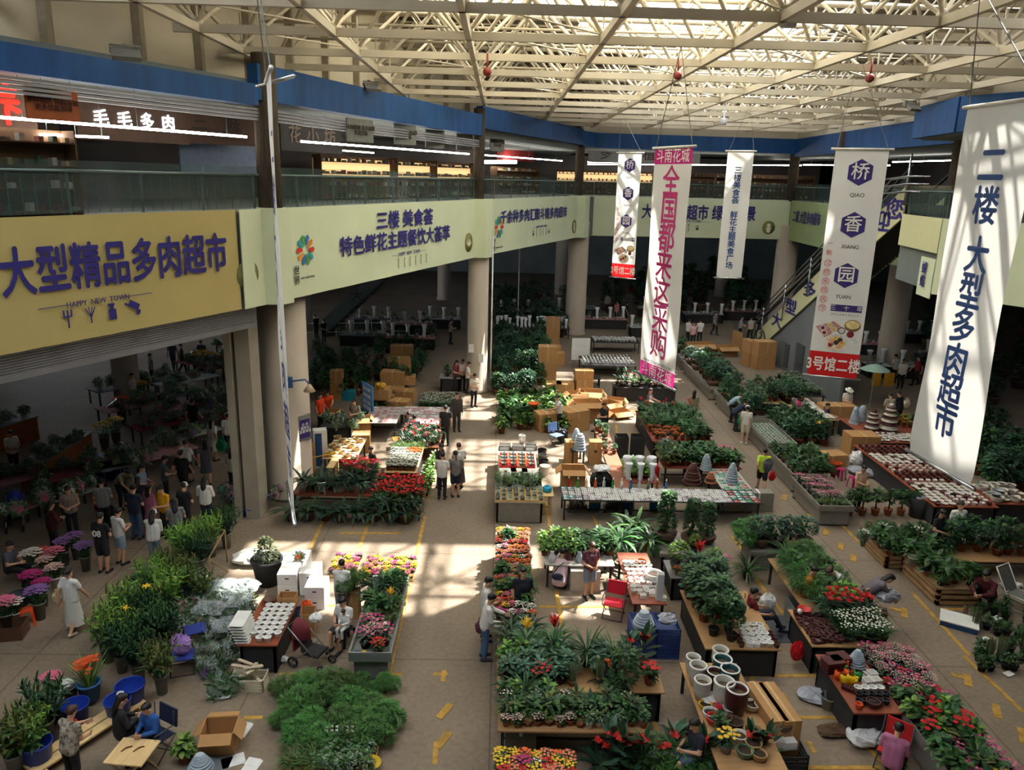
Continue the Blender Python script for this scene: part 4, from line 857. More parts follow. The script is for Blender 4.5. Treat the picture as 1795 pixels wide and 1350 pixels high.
def carton(x, y, z, w, d, h, label, rz=0, open_=False, m=None, flaps=True, holes=False, group=None, name='cardboard_box', cat='box'):
	m = m or card; e = empty(name, (x, y, z), rz, label, cat, group); w /= 2; d /= 2
	if open_:
		t = .012
		link('walls', MB().box(-w, -d, 0, w, -d + t, h).box(-w, d - t, 0, w, d, h).box(-w, -d + t, 0, -w + t, d - t, h).box(w - t, -d + t, 0, w, d - t, h).box(-w + t, -d + t, 0, w - t, d - t, t).mesh('walls', m), e)
		if flaps:
			for k, a in enumerate((.5, .9, .3, .7)):
				L = (2 * d if k % 2 else 2 * w) / 2 * .95; D = min(w, d) * .9
				M = Matrix.Rotation(k * PI / 2, 4, 'Z') @ Matrix.Translation((0, -(d if k % 2 == 0 else w), h)) @ Matrix.Rotation(a, 4, 'X'); link('flap', MB().box(-L, -D, 0, L, 0, .01, 0, M).mesh('flap', m), e)
	else:
		link('walls', MB().box(-w, -d, 0, w, d, h).mesh('walls', m), e)
		link('tape', MB().box(-.03, -d - .002, h * .6, .03, d + .002, h + .003).mesh('tape', tapem if m is card else ctn), e)
		if holes:
			for sx in (-1, 1): link('hand_hole', MB().box(sx * .0 - .05, -d - .004, h * .55, .05, -d, h * .66).mesh('hand_hole', drk), e); break
	return e
def simple(name, mb, mats, x, y, z, label, cat, rz=0, group=None, s=1.0):
	o = mb.obj(name, mats, None, (x, y, z)); o.rotation_euler[2] = rz; o.scale = (s, s, s); return tag(o, label, cat, group)
# ceramic and plastic pots, each one a thing (bodies shared)
def potmesh(rt, h, rb, t=.012, n=16, belly=0): return MB().lathe([(0, 0), (rb, 0), ((rb + rt) / 2 + belly, h * .5), (rt, h * .9), (rt + t * .6, h * .96), (rt, h), (rt - t, h), (rt - t * 1.4, h * .8), (rb - t * .5, .03), (0, .025)], n)
reg('pot_round', 'round_pot', M2(potmesh(.07, .1, .05), 'body', PT['white']))
reg('pot_cup', 'cup_pot', M2(potmesh(.055, .09, .045, .006, 12), 'body', PT['white']))
reg('pot_square', 'square_pot', M2(MB().box(-.06, -.06, 0, .06, .06, .08).add([(-.05, -.05, .081), (.05, -.05, .081), (.05, .05, .081), (-.05, .05, .081)], [(0, 1, 2, 3)], 1), 'body', [PT['white'], mat('pot_inside', (170, 168, 162), .6)]))
reg('pot_bowl', 'bowl', M2(MB().lathe([(0, 0), (.05, 0), (.1, .05), (.105, .06), (.095, .06), (.05, .015), (0, .012)], 14), 'body', PT['glaze']))
reg('pot_wide', 'wide_pot', M2(potmesh(.16, .15, .12, .015, 20, .02), 'body', PT['ochre']), M2(MB().lathe([(0, .1), (.14, .1)], 16), 'soil', soil))
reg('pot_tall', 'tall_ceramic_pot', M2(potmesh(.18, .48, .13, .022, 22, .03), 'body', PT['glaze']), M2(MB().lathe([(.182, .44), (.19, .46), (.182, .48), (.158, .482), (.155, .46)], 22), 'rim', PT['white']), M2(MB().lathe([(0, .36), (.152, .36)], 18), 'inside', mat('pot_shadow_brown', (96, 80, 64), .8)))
reg('pot_nest', 'plastic_pot', M2(MB().lathe([(0, 0), (.13, 0), (.175, .13), (.21, .13), (.215, .15), (.2, .16), (.165, .15), (.12, .02), (0, .015)], 20, smooth=False), 'body', PT['lightblue']))
reg('pot_vase', 'plastic_vase', M2(MB().lathe([(0, 0), (.09, 0), (.07, .12), (.07, .4), (.12, .56), (.11, .56), (.06, .4), (0, .38)], 14), 'body', mat('pot_milky', (226, 228, 232), .3, .03)))
reg('pot_glassvase', 'glass_bottle', M2(MB().lathe([(0, 0), (.04, 0), (.04, .16), (.015, .2), (.015, .26)], 10), 'body', glass('bottle_glass', (200, 215, 215), .4, .05)))
def stack(kind, x, y, z, n, s0, s1, dz, where, noun, mats=None, cat='pot', alt=None):
	"""nested tower of pots upside down: each pot is its own thing"""
	h = 0
	for k in range(n):
		s = s0 + (s1 - s0) * k / max(1, n - 1)
		e = put(kind, x, y, z + h, 0, s, '%s, %s from the bottom, tower %s' % (noun, ORD[k + 1], where), cat, 'tower of pots ' + where, {'body': alt} if alt and k % 2 else mats); h += dz * s
		e.rotation_euler = (PI, 0, 0); e.location.z += .16 * s if kind == 'pot_nest' else .1 * s
def bucket(x, y, z, r, h, m, label, s=1.0, inside=True):
	e = empty('plastic_bucket', (x, y, z), 0, label, 'bucket', s=s)
	link('body', MB().lathe([(0, 0), (r * .78, 0), (r, h), (r * 1.06, h), (r * 1.06, h * .93), (r * 1.0, h * .93)], 20).lathe([(r * .96, h), (r * .75, .02), (0, .02)], 20).mesh('body', m), e)
	link('handle', MB().tube([(r * 1.05 * math.cos(a), r * 1.05 * math.sin(a), h * .9 - .1 * math.sin(a)) for a in [PI * k / 8 for k in range(9)]], .006, 4).mesh('handle', stl), e)
	return e
def stool(x, y, m, label, h=.42, r=.17):
	e = empty('plastic_stool', (x, y, 0), ru(0, 1), label, 'stool')
	link('seat', MB().box(-r * .8, -r * .8, h - .03, r * .8, r * .8, h).mesh('seat', m), e)
	for sx in (-1, 1):
		for sy in (-1, 1): link('leg', MB().add([(sx * r * .8, sy * r * .8, h - .02), (sx * r * .45, sy * r * .8, h - .02), (sx * r * .8, sy * r * .45, h - .02), (sx * r, sy * r, 0), (sx * r * .7, sy * r, 0), (sx * r, sy * r * .7, 0)], [(0, 1, 4, 3), (0, 3, 5, 2), (1, 2, 5, 4), (3, 4, 5)]).mesh('leg', m), e)
	return e
def foldchair(x, y, rz, m, label, seat=.4, back=True, fr=None, s=1.0):
	e = empty('folding_chair', (x, y, 0), rz, label, 'chair', s=s); fr = fr or mat('chair_frame', (70, 72, 76), .4, metal=.6)
	link('seat', MB().box(-.24, -.22, seat - .02, .24, .22, seat).mesh('seat', m), e)
	if back: link('backrest', MB().box(-.24, .2, seat + .12, .24, .23, seat + .48, 0, Matrix.Rotation(-.12, 4, 'X')).mesh('backrest', m), e)
	for sx in (-1, 1):
		link('leg', MB().tube([(sx * .25, -.22, seat), (sx * .25, .24, 0)], .012, 6).mesh('leg', fr), e); link('leg', MB().tube([(sx * .25, .24, seat), (sx * .25, -.24, 0)], .012, 6).mesh('leg', fr), e)
		if back: link('arm', MB().tube([(sx * .26, .22, seat + .5), (sx * .26, .2, seat + .2), (sx * .26, -.22, seat + .22), (sx * .26, -.22, seat)], .014, 6).mesh('arm', fr), e)
	link('cross_bar', MB().tube([(-.25, .24, .02), (.25, .24, .02)], .01, 5).tube([(-.25, -.24, .02), (.25, -.24, .02)], .01, 5).mesh('cross_bar', fr), e)
	return e
def crate(x, y, z, w, d, h, m, label, rz=0, slots=True, group=None):
	e = empty('slatted_crate', (x, y, z), rz, label, 'crate', group); w /= 2; d /= 2; mb = MB(); n = 5
	for k in range(n):
		zz = h * k / n; mb.box(-w, -d, zz, w, -d + .02, zz + h / n * .62).box(-w, d - .02, zz, w, d, zz + h / n * .62).box(-w, -d, zz, -w + .02, d, zz + h / n * .62).box(w - .02, -d, zz, w, d, zz + h / n * .62)
	for sx in (-1, 1):
		for sy in (-1, 1): mb.box(sx * w - .03 * (sx > 0), sy * d - .03 * (sy > 0), 0, sx * w + .03 * (sx < 0), sy * d + .03 * (sy < 0), h)
	link('walls', mb.mesh('walls', m), e); link('bottom', MB().box(-w + .02, -d + .02, 0, w - .02, d - .02, .02).mesh('bottom', m), e); return e
def sackmesh(w, d, h, sd=0):
	r = random.Random(sd); mb = MB(); n, m = 18, 10; vs = []
	for j in range(m + 1):
		t = PI * j / m
		for k in range(n):
			a = 2 * PI * k / n; q = 1 + r.uniform(-.17, .12); sq = 1 / max(abs(math.cos(a)), abs(math.sin(a))) ** .5
			vs.append((w / 2 * math.sin(t) ** .7 * math.cos(a) * sq * q, d / 2 * math.sin(t) ** .7 * math.sin(a) * sq * q, h / 2 * (1 + math.cos(t)) ** .8 * 1.15 * (1 + r.uniform(-.14, .08))))
	return mb.add(vs, [(j * n + k, (j + 1) * n + k, (j + 1) * n + (k + 1) % n, j * n + (k + 1) % n) for j in range(m) for k in range(n)], 0, False)
whitebag = mat('bag_white', (222, 222, 222), .5, .06, 5, bump=.3); greybag = mat('bag_grey', (150, 154, 164), .35, .15, 5, bump=.3); blackbag = mat('bag_black', (34, 34, 38), .35, .2, 6, bump=.3)
def sack(x, y, z, w, d, h, m, label, rz=0, name='plastic_sack', cat='bag'): return simple(name, sackmesh(w, d, h, int(x * 100)), m, x, y, z, label, cat, rz)
def carrybag(x, y, z, m, label, s=1.0, rz=0):
	e = empty('carrier_bag', (x, y, z), rz, label, 'bag', s=s)
	link('body', sackmesh(.26, .14, .34, int(x * 77)).mesh('body', m), e)
	for k in (-1, 1): link('handle', MB().tube([(-.06, k * .02, .3), (-.04, k * .02, .42), (.04, k * .02, .42), (.06, k * .02, .3)], .01, 4).mesh('handle', m), e)
	return e

reg('black_tub', 'tub_of_branches', M2(MB().lathe([(0, 0), (.27, 0), (.36, .62), (.39, .62), (.39, .68), (.34, .68), (.33, .6), (0, .55)], 22), 'tub', drk), M2(f_bush(420, .45, .6, .6, .11, .045, 2), 'branches', [LF['olive'], LF['grey']]))
# ------------------------------------------------------------------ people
skin = mat('skin', (206, 158, 128), .6, .04, 8); eyem = mat('eye_dark', (40, 30, 28), .4); lipm = mat('lip', (170, 96, 88), .5)
def capsule(mb, p, q, r, r2, n=12):
	p = Vector(p); q = Vector(q); d = (q - p); L = d.length; d = d.normalized() if L > 1e-6 else Vector((0, 0, 1))
	prof = [(r * math.cos(a), -r * math.sin(a)) for a in (1.57, 1.1, .55)] + [(r, 0), (r2, L)] + [(r2 * math.cos(a), L + r2 * math.sin(a)) for a in (.55, 1.1, 1.57)]
	prof = [(max(a, 1e-4), b) for a, b in prof]
	M = Matrix.Translation(p) @ Vector((0, 0, 1)).rotation_difference(d).to_matrix().to_4x4()
	mb.lathe(prof, n, 0, (0, 0, 0), M, True, True)
def remesh(mb, vox, smooth=2, name='body'):
	me = mb.mesh('tmp', skin); o = bpy.data.objects.new('tmp', me); COL.objects.link(o)
	m = o.modifiers.new('r', 'REMESH'); m.mode = 'VOXEL'; m.voxel_size = vox; m.use_smooth_shade = True
	if smooth: s = o.modifiers.new('s', 'SMOOTH'); s.iterations = smooth; s.factor = .5
	dg = bpy.context.evaluated_depsgraph_get(); dg.update(); out = bpy.data.meshes.new_from_object(o.evaluated_get(dg))
	bpy.data.objects.remove(o); bpy.data.meshes.remove(me); out.name = name; return out
def V(*a): return Vector(a)
def pose(k):
	J = dict(pel=V(0, 0, .92), che=V(0, -.01, 1.24), nec=V(0, .0, 1.42), hea=V(0, -.02, 1.56), fwd=V(0, -1, 0), up=V(0, 0, 1))
	S = {}
	for s, n in ((-1, 'R'), (1, 'L')):
		S[n] = dict(sh=V(s * .175, 0, 1.36), el=V(s * .215, .03, 1.08), wr=V(s * .22, -.05, .85), hip=V(s * .085, 0, .9), kn=V(s * .095, -.02, .49), an=V(s * .1, .03, .09), toe=V(s * .115, -.13, .035))
	def mv(n, **d):
		for a, b in d.items(): S[n][a] = V(*b)
	if k == 'walk':
		mv('L', kn=(.09, -.14, .5), an=(.09, -.2, .1), toe=(.1, -.36, .05), el=(.23, .14, 1.1), wr=(.24, .12, .86)); mv('R', kn=(-.09, .02, .48), an=(-.09, .24, .13), toe=(-.1, .1, .04), el=(-.23, -.1, 1.1), wr=(-.22, -.24, .9))
	if k == 'front':
		mv('L', el=(.24, -.04, 1.09), wr=(.07, -.27, 1.08)); mv('R', el=(-.24, -.04, 1.09), wr=(-.07, -.27, 1.04)); J['hea'] = V(0, -.06, 1.55); J['fwd'] = V(0, -1, -.4)
	if k == 'reach':
		mv('L', el=(.2, -.22, 1.16), wr=(.12, -.46, 1.08)); mv('R', el=(-.2, -.1, 1.08), wr=(-.12, -.32, .98)); J['che'] = V(0, -.06, 1.23); J['nec'] = V(0, -.08, 1.41); J['hea'] = V(0, -.14, 1.54); J['fwd'] = V(0, -1, -.5)
		for n in 'LR': S[n]['sh'] += V(0, -.07, -.01)
	if k == 'bend':
		J.update(pel=V(0, .12, .9), che=V(0, -.12, 1.14), nec=V(0, -.26, 1.25), hea=V(0, -.38, 1.31), fwd=V(0, -.7, -.7), up=V(0, -.5, .85))
		for s, n in ((-1, 'R'), (1, 'L')): mv(n, sh=(s * .175, -.2, 1.2), el=(s * .2, -.36, .98), wr=(s * .12, -.52, .82), hip=(s * .085, .1, .88))
	if k == 'sit':
		J.update(pel=V(0, 0, .5), che=V(0, -.02, .82), nec=V(0, -.04, 1.0), hea=V(0, -.09, 1.13), fwd=V(0, -1, -.4))
		for s, n in ((-1, 'R'), (1, 'L')): mv(n, sh=(s * .175, -.03, .94), el=(s * .23, -.1, .69), wr=(s * .08, -.3, .68), hip=(s * .09, -.02, .5), kn=(s * .12, -.42, .48), an=(s * .12, -.4, .09), toe=(s * .13, -.56, .035))
	if k == 'lean':   # seated, legs stretched, leaning back
		J.update(pel=V(0, .02, .45), che=V(0, .12, .76), nec=V(0, .14, .94), hea=V(0, .1, 1.08), fwd=V(0, -1, -.2))
		for s, n in ((-1, 'R'), (1, 'L')): mv(n, sh=(s * .175, .12, .88), el=(s * .25, .02, .64), wr=(s * .2, -.24, .6), hip=(s * .09, 0, .45), kn=(s * .12, -.44, .5), an=(s * .1, -.66, .14), toe=(s * .11, -.8, .08))
	if k == 'squat':
		J.update(pel=V(0, .14, .26), che=V(0, -.06, .56), nec=V(0, -.14, .72), hea=V(0, -.2, .85), fwd=V(0, -1, -.5))
		for s, n in ((-1, 'R'), (1, 'L')): mv(n, sh=(s * .175, -.11, .67), el=(s * .22, -.3, .5), wr=(s * .08, -.46, .46), hip=(s * .09, .12, .26), kn=(s * .16, -.26, .5), an=(s * .12, .02, .09), toe=(s * .13, -.14, .035))
	J['S'] = S; return J
def bodymesh(J):
	mb = MB(); S = J['S']; u = (J['che'] - J['pel']).normalized(); side = V(1, 0, 0)
	for s in (-1, 1):
		capsule(mb, J['pel'] + side * s * .07, J['che'] + side * s * .07, .1, .1); capsule(mb, J['che'] + side * s * .08, J['che'].lerp(J['nec'], .65) + side * s * .1, .1, .07)
	capsule(mb, J['pel'], J['che'], .11, .11); capsule(mb, J['che'].lerp(J['nec'], .6), J['nec'] + (J['hea'] - J['nec']) * .5, .06, .052)
	f = J['fwd'].normalized(); h = J['hea']; up = (V(0, 0, 1) - f * f.z).normalized(); rt = f.cross(up)
	HM = Matrix((rt, -f, up)).transposed().to_4x4(); HM.translation = h
	hb = MB().ball((0, .012, .045), .078, .095, .092, 16).ball((0, -.012, -.045), .06, .074, .075, 14)   # skull and jaw
	for s in (-1, 1): hb.ball((s * .08, .01, .0), .014, .024, .034, 8)                                    # ears
	capsule(hb, (0, -.088, .03), (0, -.105, -.012), .008, .014, 8); hb.ball((0, -.082, -.055), .022, .012, .01, 8)  # nose, mouth
	mb.add([HM @ Vector(v) for v in hb.v], hb.f, 0, True)
	for n in 'LR':
		s = S[n]; sg = 1 if n == 'L' else -1
		capsule(mb, J['che'].lerp(J['nec'], .6), s['sh'], .06, .055); capsule(mb, s['sh'], s['el'], .05, .04); capsule(mb, s['el'], s['wr'], .042, .027)
		capsule(mb, s['hip'], s['kn'], .085, .056); capsule(mb, s['kn'], s['kn'].lerp(s['an'], .35), .054, .055); capsule(mb, s['kn'].lerp(s['an'], .3), s['an'], .055, .036); capsule(mb, s['an'] + V(0, .03, -.04), s['toe'], .035, .026)
		d = (s['wr'] - s['el']).normalized(); d = (d * .7 + V(0, -.2, -.4)).normalized() if k_rel(s) else d
		a = d.cross(V(sg, 0, 0)); a = a.normalized() if a.length > .1 else V(0, -1, 0)
		pw = s['wr'] + d * .045
		for t in (-.5, 0, .5): capsule(mb, s['wr'] + a * t * .02, s['wr'] + d * .085 + a * t * .055, .017, .014, 8)
		for q, L in ((-.036, .062), (-.012, .076), (.012, .07), (.036, .056)):
			p0 = s['wr'] + d * .085 + a * q; p1 = p0 + d * L * .55 + V(-sg * .004, 0, 0); p2 = p1 + (d * .7 + V(-sg * .6, 0, 0)).normalized() * L * .5
			capsule(mb, p0, p1, .0105, .0095, 8); capsule(mb, p1, p2, .0095, .0085, 8)
		t0 = s['wr'] + d * .03 - a * .02; t1 = t0 - a * .035 + d * .03; capsule(mb, t0, t1, .014, .011, 8); capsule(mb, t1, t1 + d * .032 - a * .006, .011, .0095, 8)
	me = remesh(mb, .0072, 2, 'body'); me.materials.clear()
	for m in (skin, eyem, lipm): me.materials.append(m)
	inv = HM.inverted()
	for p in me.polygons:
		c = inv @ p.center
		if c.y < -.06 and abs(abs(c.x) - .03) < .015 and abs(c.z - .012) < .008: p.material_index = 1
		elif c.y < -.07 and abs(c.x) < .024 and abs(c.z + .055) < .008: p.material_index = 2
	return me, HM
def k_rel(s): return s['wr'].z < s['el'].z - .15
POSES = {}
def getpose(k):
	if k in POSES: return POSES[k]
	J = pose(k); S = J['S']; me, HM = bodymesh(J); d = {'body': me}; side = V(1, 0, 0)
	def torso(mb, g, lo=0.0):
		p = J['pel'] + (J['che'] - J['pel']) * lo
		for s in (-1, 1):
			capsule(mb, p + side * s * .075, J['che'] + side * s * .075, .108 + g, .11 + g); capsule(mb, J['che'] + side * s * .08, J['che'].lerp(J['nec'], .62) + side * s * .1, .108 + g, .074 + g)
		capsule(mb, p, J['che'], .115 + g, .12 + g); capsule(mb, J['che'], J['che'].lerp(J['nec'], .75), .1, .075)
		for n in 'LR': capsule(mb, J['che'].lerp(J['nec'], .6), S[n]['sh'], .066 + g, .064 + g)
	for nm, fr in (('tee', .55), ('long', 1.0), ('vest', 0)):
		mb = MB(); torso(mb, .006, -.12)
		for n in 'LR':
			s = S[n]
			if fr: capsule(mb, s['sh'], s['sh'].lerp(s['el'], min(1, fr)), .066, .062 if fr < 1 else .054)
			if fr == 1.0: capsule(mb, s['el'], s['el'].lerp(s['wr'], .95), .054, .042)
		d[nm] = remesh(mb, .016, 2, 'shirt')
	def legs(fr, g, name, join=False):
		mb = MB()
		for s in (-1, 1): capsule(mb, J['pel'] + side * s * .07 + V(0, 0, .02), J['pel'] + side * s * .07 + (J['che'] - J['pel']) * .15, .112, .108)
		for n in 'LR':
			s = S[n]; capsule(mb, J['pel'] + side * (s['hip'].x * .7), s['hip'], .11, .105)
			if fr <= .5: capsule(mb, s['hip'], s['hip'].lerp(s['kn'], fr * 2), .1 + g, .08 + g)
			else: capsule(mb, s['hip'], s['kn'], .098 + g, .07 + g); capsule(mb, s['kn'], s['kn'].lerp(s['an'], (fr - .5) * 2), .07 + g, .055 + g)
		return remesh(mb, .016, 2, name)
	d['trousers'] = legs(.96, .0, 'trousers'); d['shorts'] = legs(.42, .012, 'shorts'); d['wide'] = legs(.86, .025, 'trousers')
	# skirt: cone from waist to mid calf (standing) hung over the thighs
	for nm, fr, r1 in (('skirt', .62, .22), ('longskirt', .85, .25)):
		mb = MB(); kn = (S['L']['kn'] + S['R']['kn']) / 2; an = (S['L']['an'] + S['R']['an']) / 2
		if k in ('sit', 'squat', 'lean'): mb.add(*[[], []]); capsule(mb, J['pel'], kn, .17, .15); capsule(mb, kn, kn.lerp(an, fr * .6), .15, .15)
		else:
			p = J['pel'] + V(0, 0, .08); q = V(an.x, (an.y + kn.y) / 2, p.z - (p.z - .1) * fr)
			n = 24; M = None; vs = []
			for j in range(9):
				t = j / 8; c = p.lerp(q, t); r = .15 + (r1 - .15) * t
				for i in range(n):
					a = 2 * PI * i / n; rr = r * (1 + .05 * t * math.sin(6 * a)); vs.append((c.x + rr * math.cos(a), c.y + rr * .8 * math.sin(a), c.z))
			mb.add(vs, [(j * n + i, (j + 1) * n + i, (j + 1) * n + (i + 1) % n, j * n + (i + 1) % n) for j in range(8) for i in range(n)], 0, True)
			d[nm] = mb.mesh('skirt', skin); continue
		d[nm] = remesh(mb, .02, 2, 'skirt')
	for n in 'LR':
		s = S[n]; mb = MB(); capsule(mb, s['an'] + V(0, .04, -.045), s['toe'] + (s['toe'] - s['an']).normalized() * .01, .045, .04); d['shoe' + n] = remesh(mb, .012, 1, 'shoe')
	for nm in ('short', 'longhair', 'bun', 'pony'):
		hb = MB().ball((0, .03, .055), .088, .095, .092, 16); hb.ball((0, -.01, .09), .076, .085, .055, 14)
		if nm == 'longhair': hb.ball((0, .075, -.04), .085, .045, .14, 12).ball((0, .085, -.16), .09, .04, .15, 12)
		if nm == 'pony': capsule(hb, (0, .11, .04), (0, .13, -.2), .03, .018, 8)
		if nm == 'bun': hb.ball((0, .13, .07), .045, n=10)
		mb = MB().add([HM @ Vector(v) for v in hb.v], hb.f, 0, True); d[nm] = remesh(mb, .011, 1, 'hair')
	cp = MB().add([HM @ Vector(v) for v in (lambda b: b.v)(MB().lathe([(.098, .03), (.1, .07), (.08, .125), (.04, .15), (.001, .155)], 18))], MB().lathe([(.098, .03), (.1, .07), (.08, .125), (.04, .15), (.001, .155)], 18).f, 0, True)
	br = MB().lathe([(.0, 0), (.09, .0), (.085, .012), (0, .012)], 16, 0, (0, -.1, .04)); cp.add([HM @ Vector(v) for v in br.v], br.f, 0, True); d['cap'] = cp.mesh('cap', skin)
	sh = MB().lathe([(.2, .03), (.1, .06), (.095, .13), (.06, .155), (.001, .16)], 20); d['sunhat'] = MB().add([HM @ Vector(v) for v in sh.v], sh.f, 0, True).mesh('sunhat', skin)
	POSES[k] = d; return d
CL = {}
def cloth_m(c, pat=None):
	key = str(c) + str(pat)
	if key not in CL: CL[key] = mat('cloth_%d' % len(CL), c, .85, .7 if pat else .06, 30 if pat else 4)
	return CL[key]
hairm = mat('hair_black', (34, 30, 30), .5, .15, 20); hairb = mat('hair_brown', (70, 46, 38), .5, .15, 20)
BLK, WHT, JEAN, NAVY, GRY, BEI = (36, 36, 40), (222, 220, 216), (86, 110, 138), (36, 44, 62), (120, 120, 122), (190, 170, 140)
def person(px, py, k, rz, label, top=('tee', WHT), leg=('trousers', BLK), hair='short', shoes=BLK, hat=None, s=1.0, group=None, z=0.0, hm=None, pos=None, pat=None, skin2=None):
	p = Vector((*pos, z)) if pos else at(px, py, z); d = getpose(k)
	e = empty('person', (p.x, p.y, z), math.radians(rz), label, 'person', group, s)
	link('body', d['body'], e)
	def part(nm, key, c, pt=None):
		o = link(nm, d[key], e)
		if not o.data.materials: o.data.materials.append(skin)
		return setin(o, c if isinstance(c, bpy.types.Material) else cloth_m(c, pt))
	if top: part('shirt', top[0], top[1], pat)
	if leg: part('skirt' if 'skirt' in leg[0] else ('shorts' if leg[0] == 'shorts' else 'trousers'), leg[0], leg[1])
	for n in 'LR': part('shoe', 'shoe' + n, shoes)
	if hair: part('hair', hair, hm or hairm)
	if hat: part(hat[0], hat[0], hat[1])
	return e
# ================================================================== stalls left of the aisle, front
# lily buckets in a long diagonal display
li = 0
for (px, py, kk) in ((345, 985, 'lily'), (372, 975, 'lily'), (398, 960, 'lily_deep'), (322, 1000, 'lily'), (352, 1005, 'lily_deep'), (300, 1040, 'lily_olive'), (325, 1050, 'lily_olive'), (272, 1065, 'lily'), (300, 1082, 'lily'), (250, 1090, 'lily_deep'), (276, 1105, 'lily_yellow'), (228, 1112, 'lily'), (255, 1130, 'lily_deep'), (205, 1135, 'lily'), (232, 1150, 'lily_yellow'), (262, 1160, 'lily_deep'), (190, 1160, 'lily'), (215, 1178, 'lily_deep'), (292, 1150, 'lily_deep'), (285, 1215, 'lily_olive'), (245, 1195, 'lily_deep'), (60, 1345, 'lily'), (30, 1360, 'lily_olive'), (85, 1300, 'lily_deep')):
	p = at(px, py); li += 1
	put(kk, p.x, p.y, 0, None, ru(.95, 1.12), 'bucket of %s lilies, %s along the diagonal display from its far end' % ({'lily': 'budded green', 'lily_deep': 'dark leaved', 'lily_olive': 'bronze budded', 'lily_yellow': 'yellow flowering'}[kk], ORD[li] if li < 21 else 'bottom corner, %s' % ORD[li - 20] if 0 else (ORD[li] if li < 21 else 'twenty-' + ORD[li - 20])), 'cut flowers', 'lily buckets beside the left aisle')
for i, (px, py) in enumerate(((395, 1050), (415, 1075), (370, 1090), (430, 1050), (405, 1120))): q = at(px, py); simple('plastic_film', sackmesh(.8, .6, .25, i), glass('crumpled_film', (190, 198, 204), .3, .15), q.x, q.y, .25, 'crumpled clear film on the heap of wrapped bouquets, %s one' % ORD[i + 1], 'film')
def rack(a, b, c, label):
	a, b, c = at(*a), at(*b), at(*c); e = empty('bamboo_rack', a, 0, label, 'rack'); bam = mat('bamboo', (150, 124, 88), .7)
	for n, q, r in (('post', a, a + Vector((0, 0, 1.0))), ('post', b, b + Vector((0, 0, 1.0))), ('rail', a + Vector((0, 0, .98)), b + Vector((0, 0, .98))), ('brace', c, a + Vector((0, 0, .9)))):
		link(n, MB().tube([q - a, r - a], .02, 6).mesh(n, bam), e)
rack((372, 1035), (398, 985), (400, 1003), 'bamboo rack propped behind the lily buckets')
put('gladiolus', *at(160, 1232).xy, .1, 0, 1.0, 'light blue tub of orange gladioli at the end of the lily display', 'cut flowers')
tb = mat('bucket_blue', (36, 66, 170), .4, .06); tg = mat('bucket_grey', (128, 128, 120), .5)
for px, py, r, h, m, lab in ((136, 1268, .25, .46, tb, 'dark blue bucket left of the light blue tub'), (232, 1240, .28, .55, tb, 'large blue bucket at the far right of the bucket cluster'), (210, 1262, .25, .5, tb, 'blue bucket holding rolled paper behind the seated woman in black'), (118, 1235, .25, .48, tg, 'grey bucket stuffed with plastic film'), (92, 1262, .25, .48, tg, 'grey bucket on the near end of the plank bench'), (70, 1345, .26, .55, tb, 'blue bucket under the lilies in the bottom left corner')):
	p = at(px, py); bucket(p.x, p.y, 0, r, h, m, lab)
simple('paper_roll', MB().lathe([(.0, 0), (.05, 0), (.07, .5), (.065, .5), (.045, .02)], 12), whitebag, *at(216, 1258).xy, .08, 'white paper roll standing in the blue bucket', 'paper')
simple('plastic_film', sackmesh(.3, .3, .2, 5), whitebag, *at(118, 1235).xy, .36, 'crumpled clear film on top of the grey bucket', 'film')
put('cut_pink', *at(95, 1232).xy, 0, 0, .8, 'pink flowers beside the grey buckets near the aisle', 'cut flowers'); put('cut_yellow', *at(78, 1290).xy, 0, 0, .85, 'yellow ribboned flowers at the near end of the plank bench', 'cut flowers')
p = at(150, 1290); e = empty('plank_bench', (p.x + .1, p.y - .1, 0), math.radians(62), 'low bench of pale planks under the blue buckets', 'bench')
link('plank', MB().box(-1.15, -.24, .16, 1.15, -.02, .2).box(-1.15, .02, .16, 1.15, .24, .2).mesh('plank', ltab), e)
for sx in (-1, 1): link('trestle', MB().box(sx * 1.0 - .04, -.3, 0, sx * 1.0 + .04, .3, .16).mesh('trestle', ltab), e)
e = empty('folding_table', (-6.5, 11.9, 0), -.1, 'small square folding table with pale wooden planks', 'table'); link('table_top', MB().box(-.36, -.33, .53, .36, .33, .56).mesh('table_top', ltab), e)
for sy in (-1, 1): link('leg', MB().tube([(-.3, sy * .26, .53), (.3, sy * .26, 0)], .018, 6).mesh('leg', ltab), e); link('leg', MB().tube([(.3, sy * .26, .53), (-.3, sy * .26, 0)], .018, 6).mesh('leg', ltab), e)
for i, dx in enumerate((-.12, .1)): simple('hand_tool', MB().tube([(-.1, 0, 0), (0, .03, .01), (.1, 0, 0)], .012, 5), mat('tool_brown', (120, 70, 40), .5), -6.5 + dx, 11.95, .572, 'brown pruning tool on the square folding table, %s one' % ('left', 'right')[i], 'tool', .8)
simple('shopping_bag', sackmesh(.3, .2, .35, 2), mat('cloth_red_bag', (206, 58, 40), .7), *at(130, 1290).xy, 0, 'red bag leaning by the plank bench', 'bag')
put('broad_light', *at(325, 1335).xy, 0, 0, 1.3, 'leafy light green pot plant beside the pale folding table')
stack('pot_nest', *at(352, 1348).xy, 0, 6, 1.15, .5, .055, 'beside the leafy plant bottom left', 'white plastic bowl')
p = at(388, 1310); carton(p.x, p.y, 0, .62, .5, .5, 'tall open cardboard box left of the fern bed', .1, True)
for i, (px, py) in enumerate(((425, 1280), (408, 1335), (440, 1345))): simple('paper_sheet', MB().box(-.2, -.14, 0, .2, .14, .01).box(.02, -.1, .01, .22, .16, .016), whitebag, *at(px, py).xy, 0, 'crumpled white paper on the floor near the open box, %s one' % ORD[i + 1], 'paper', ru(0, 2))
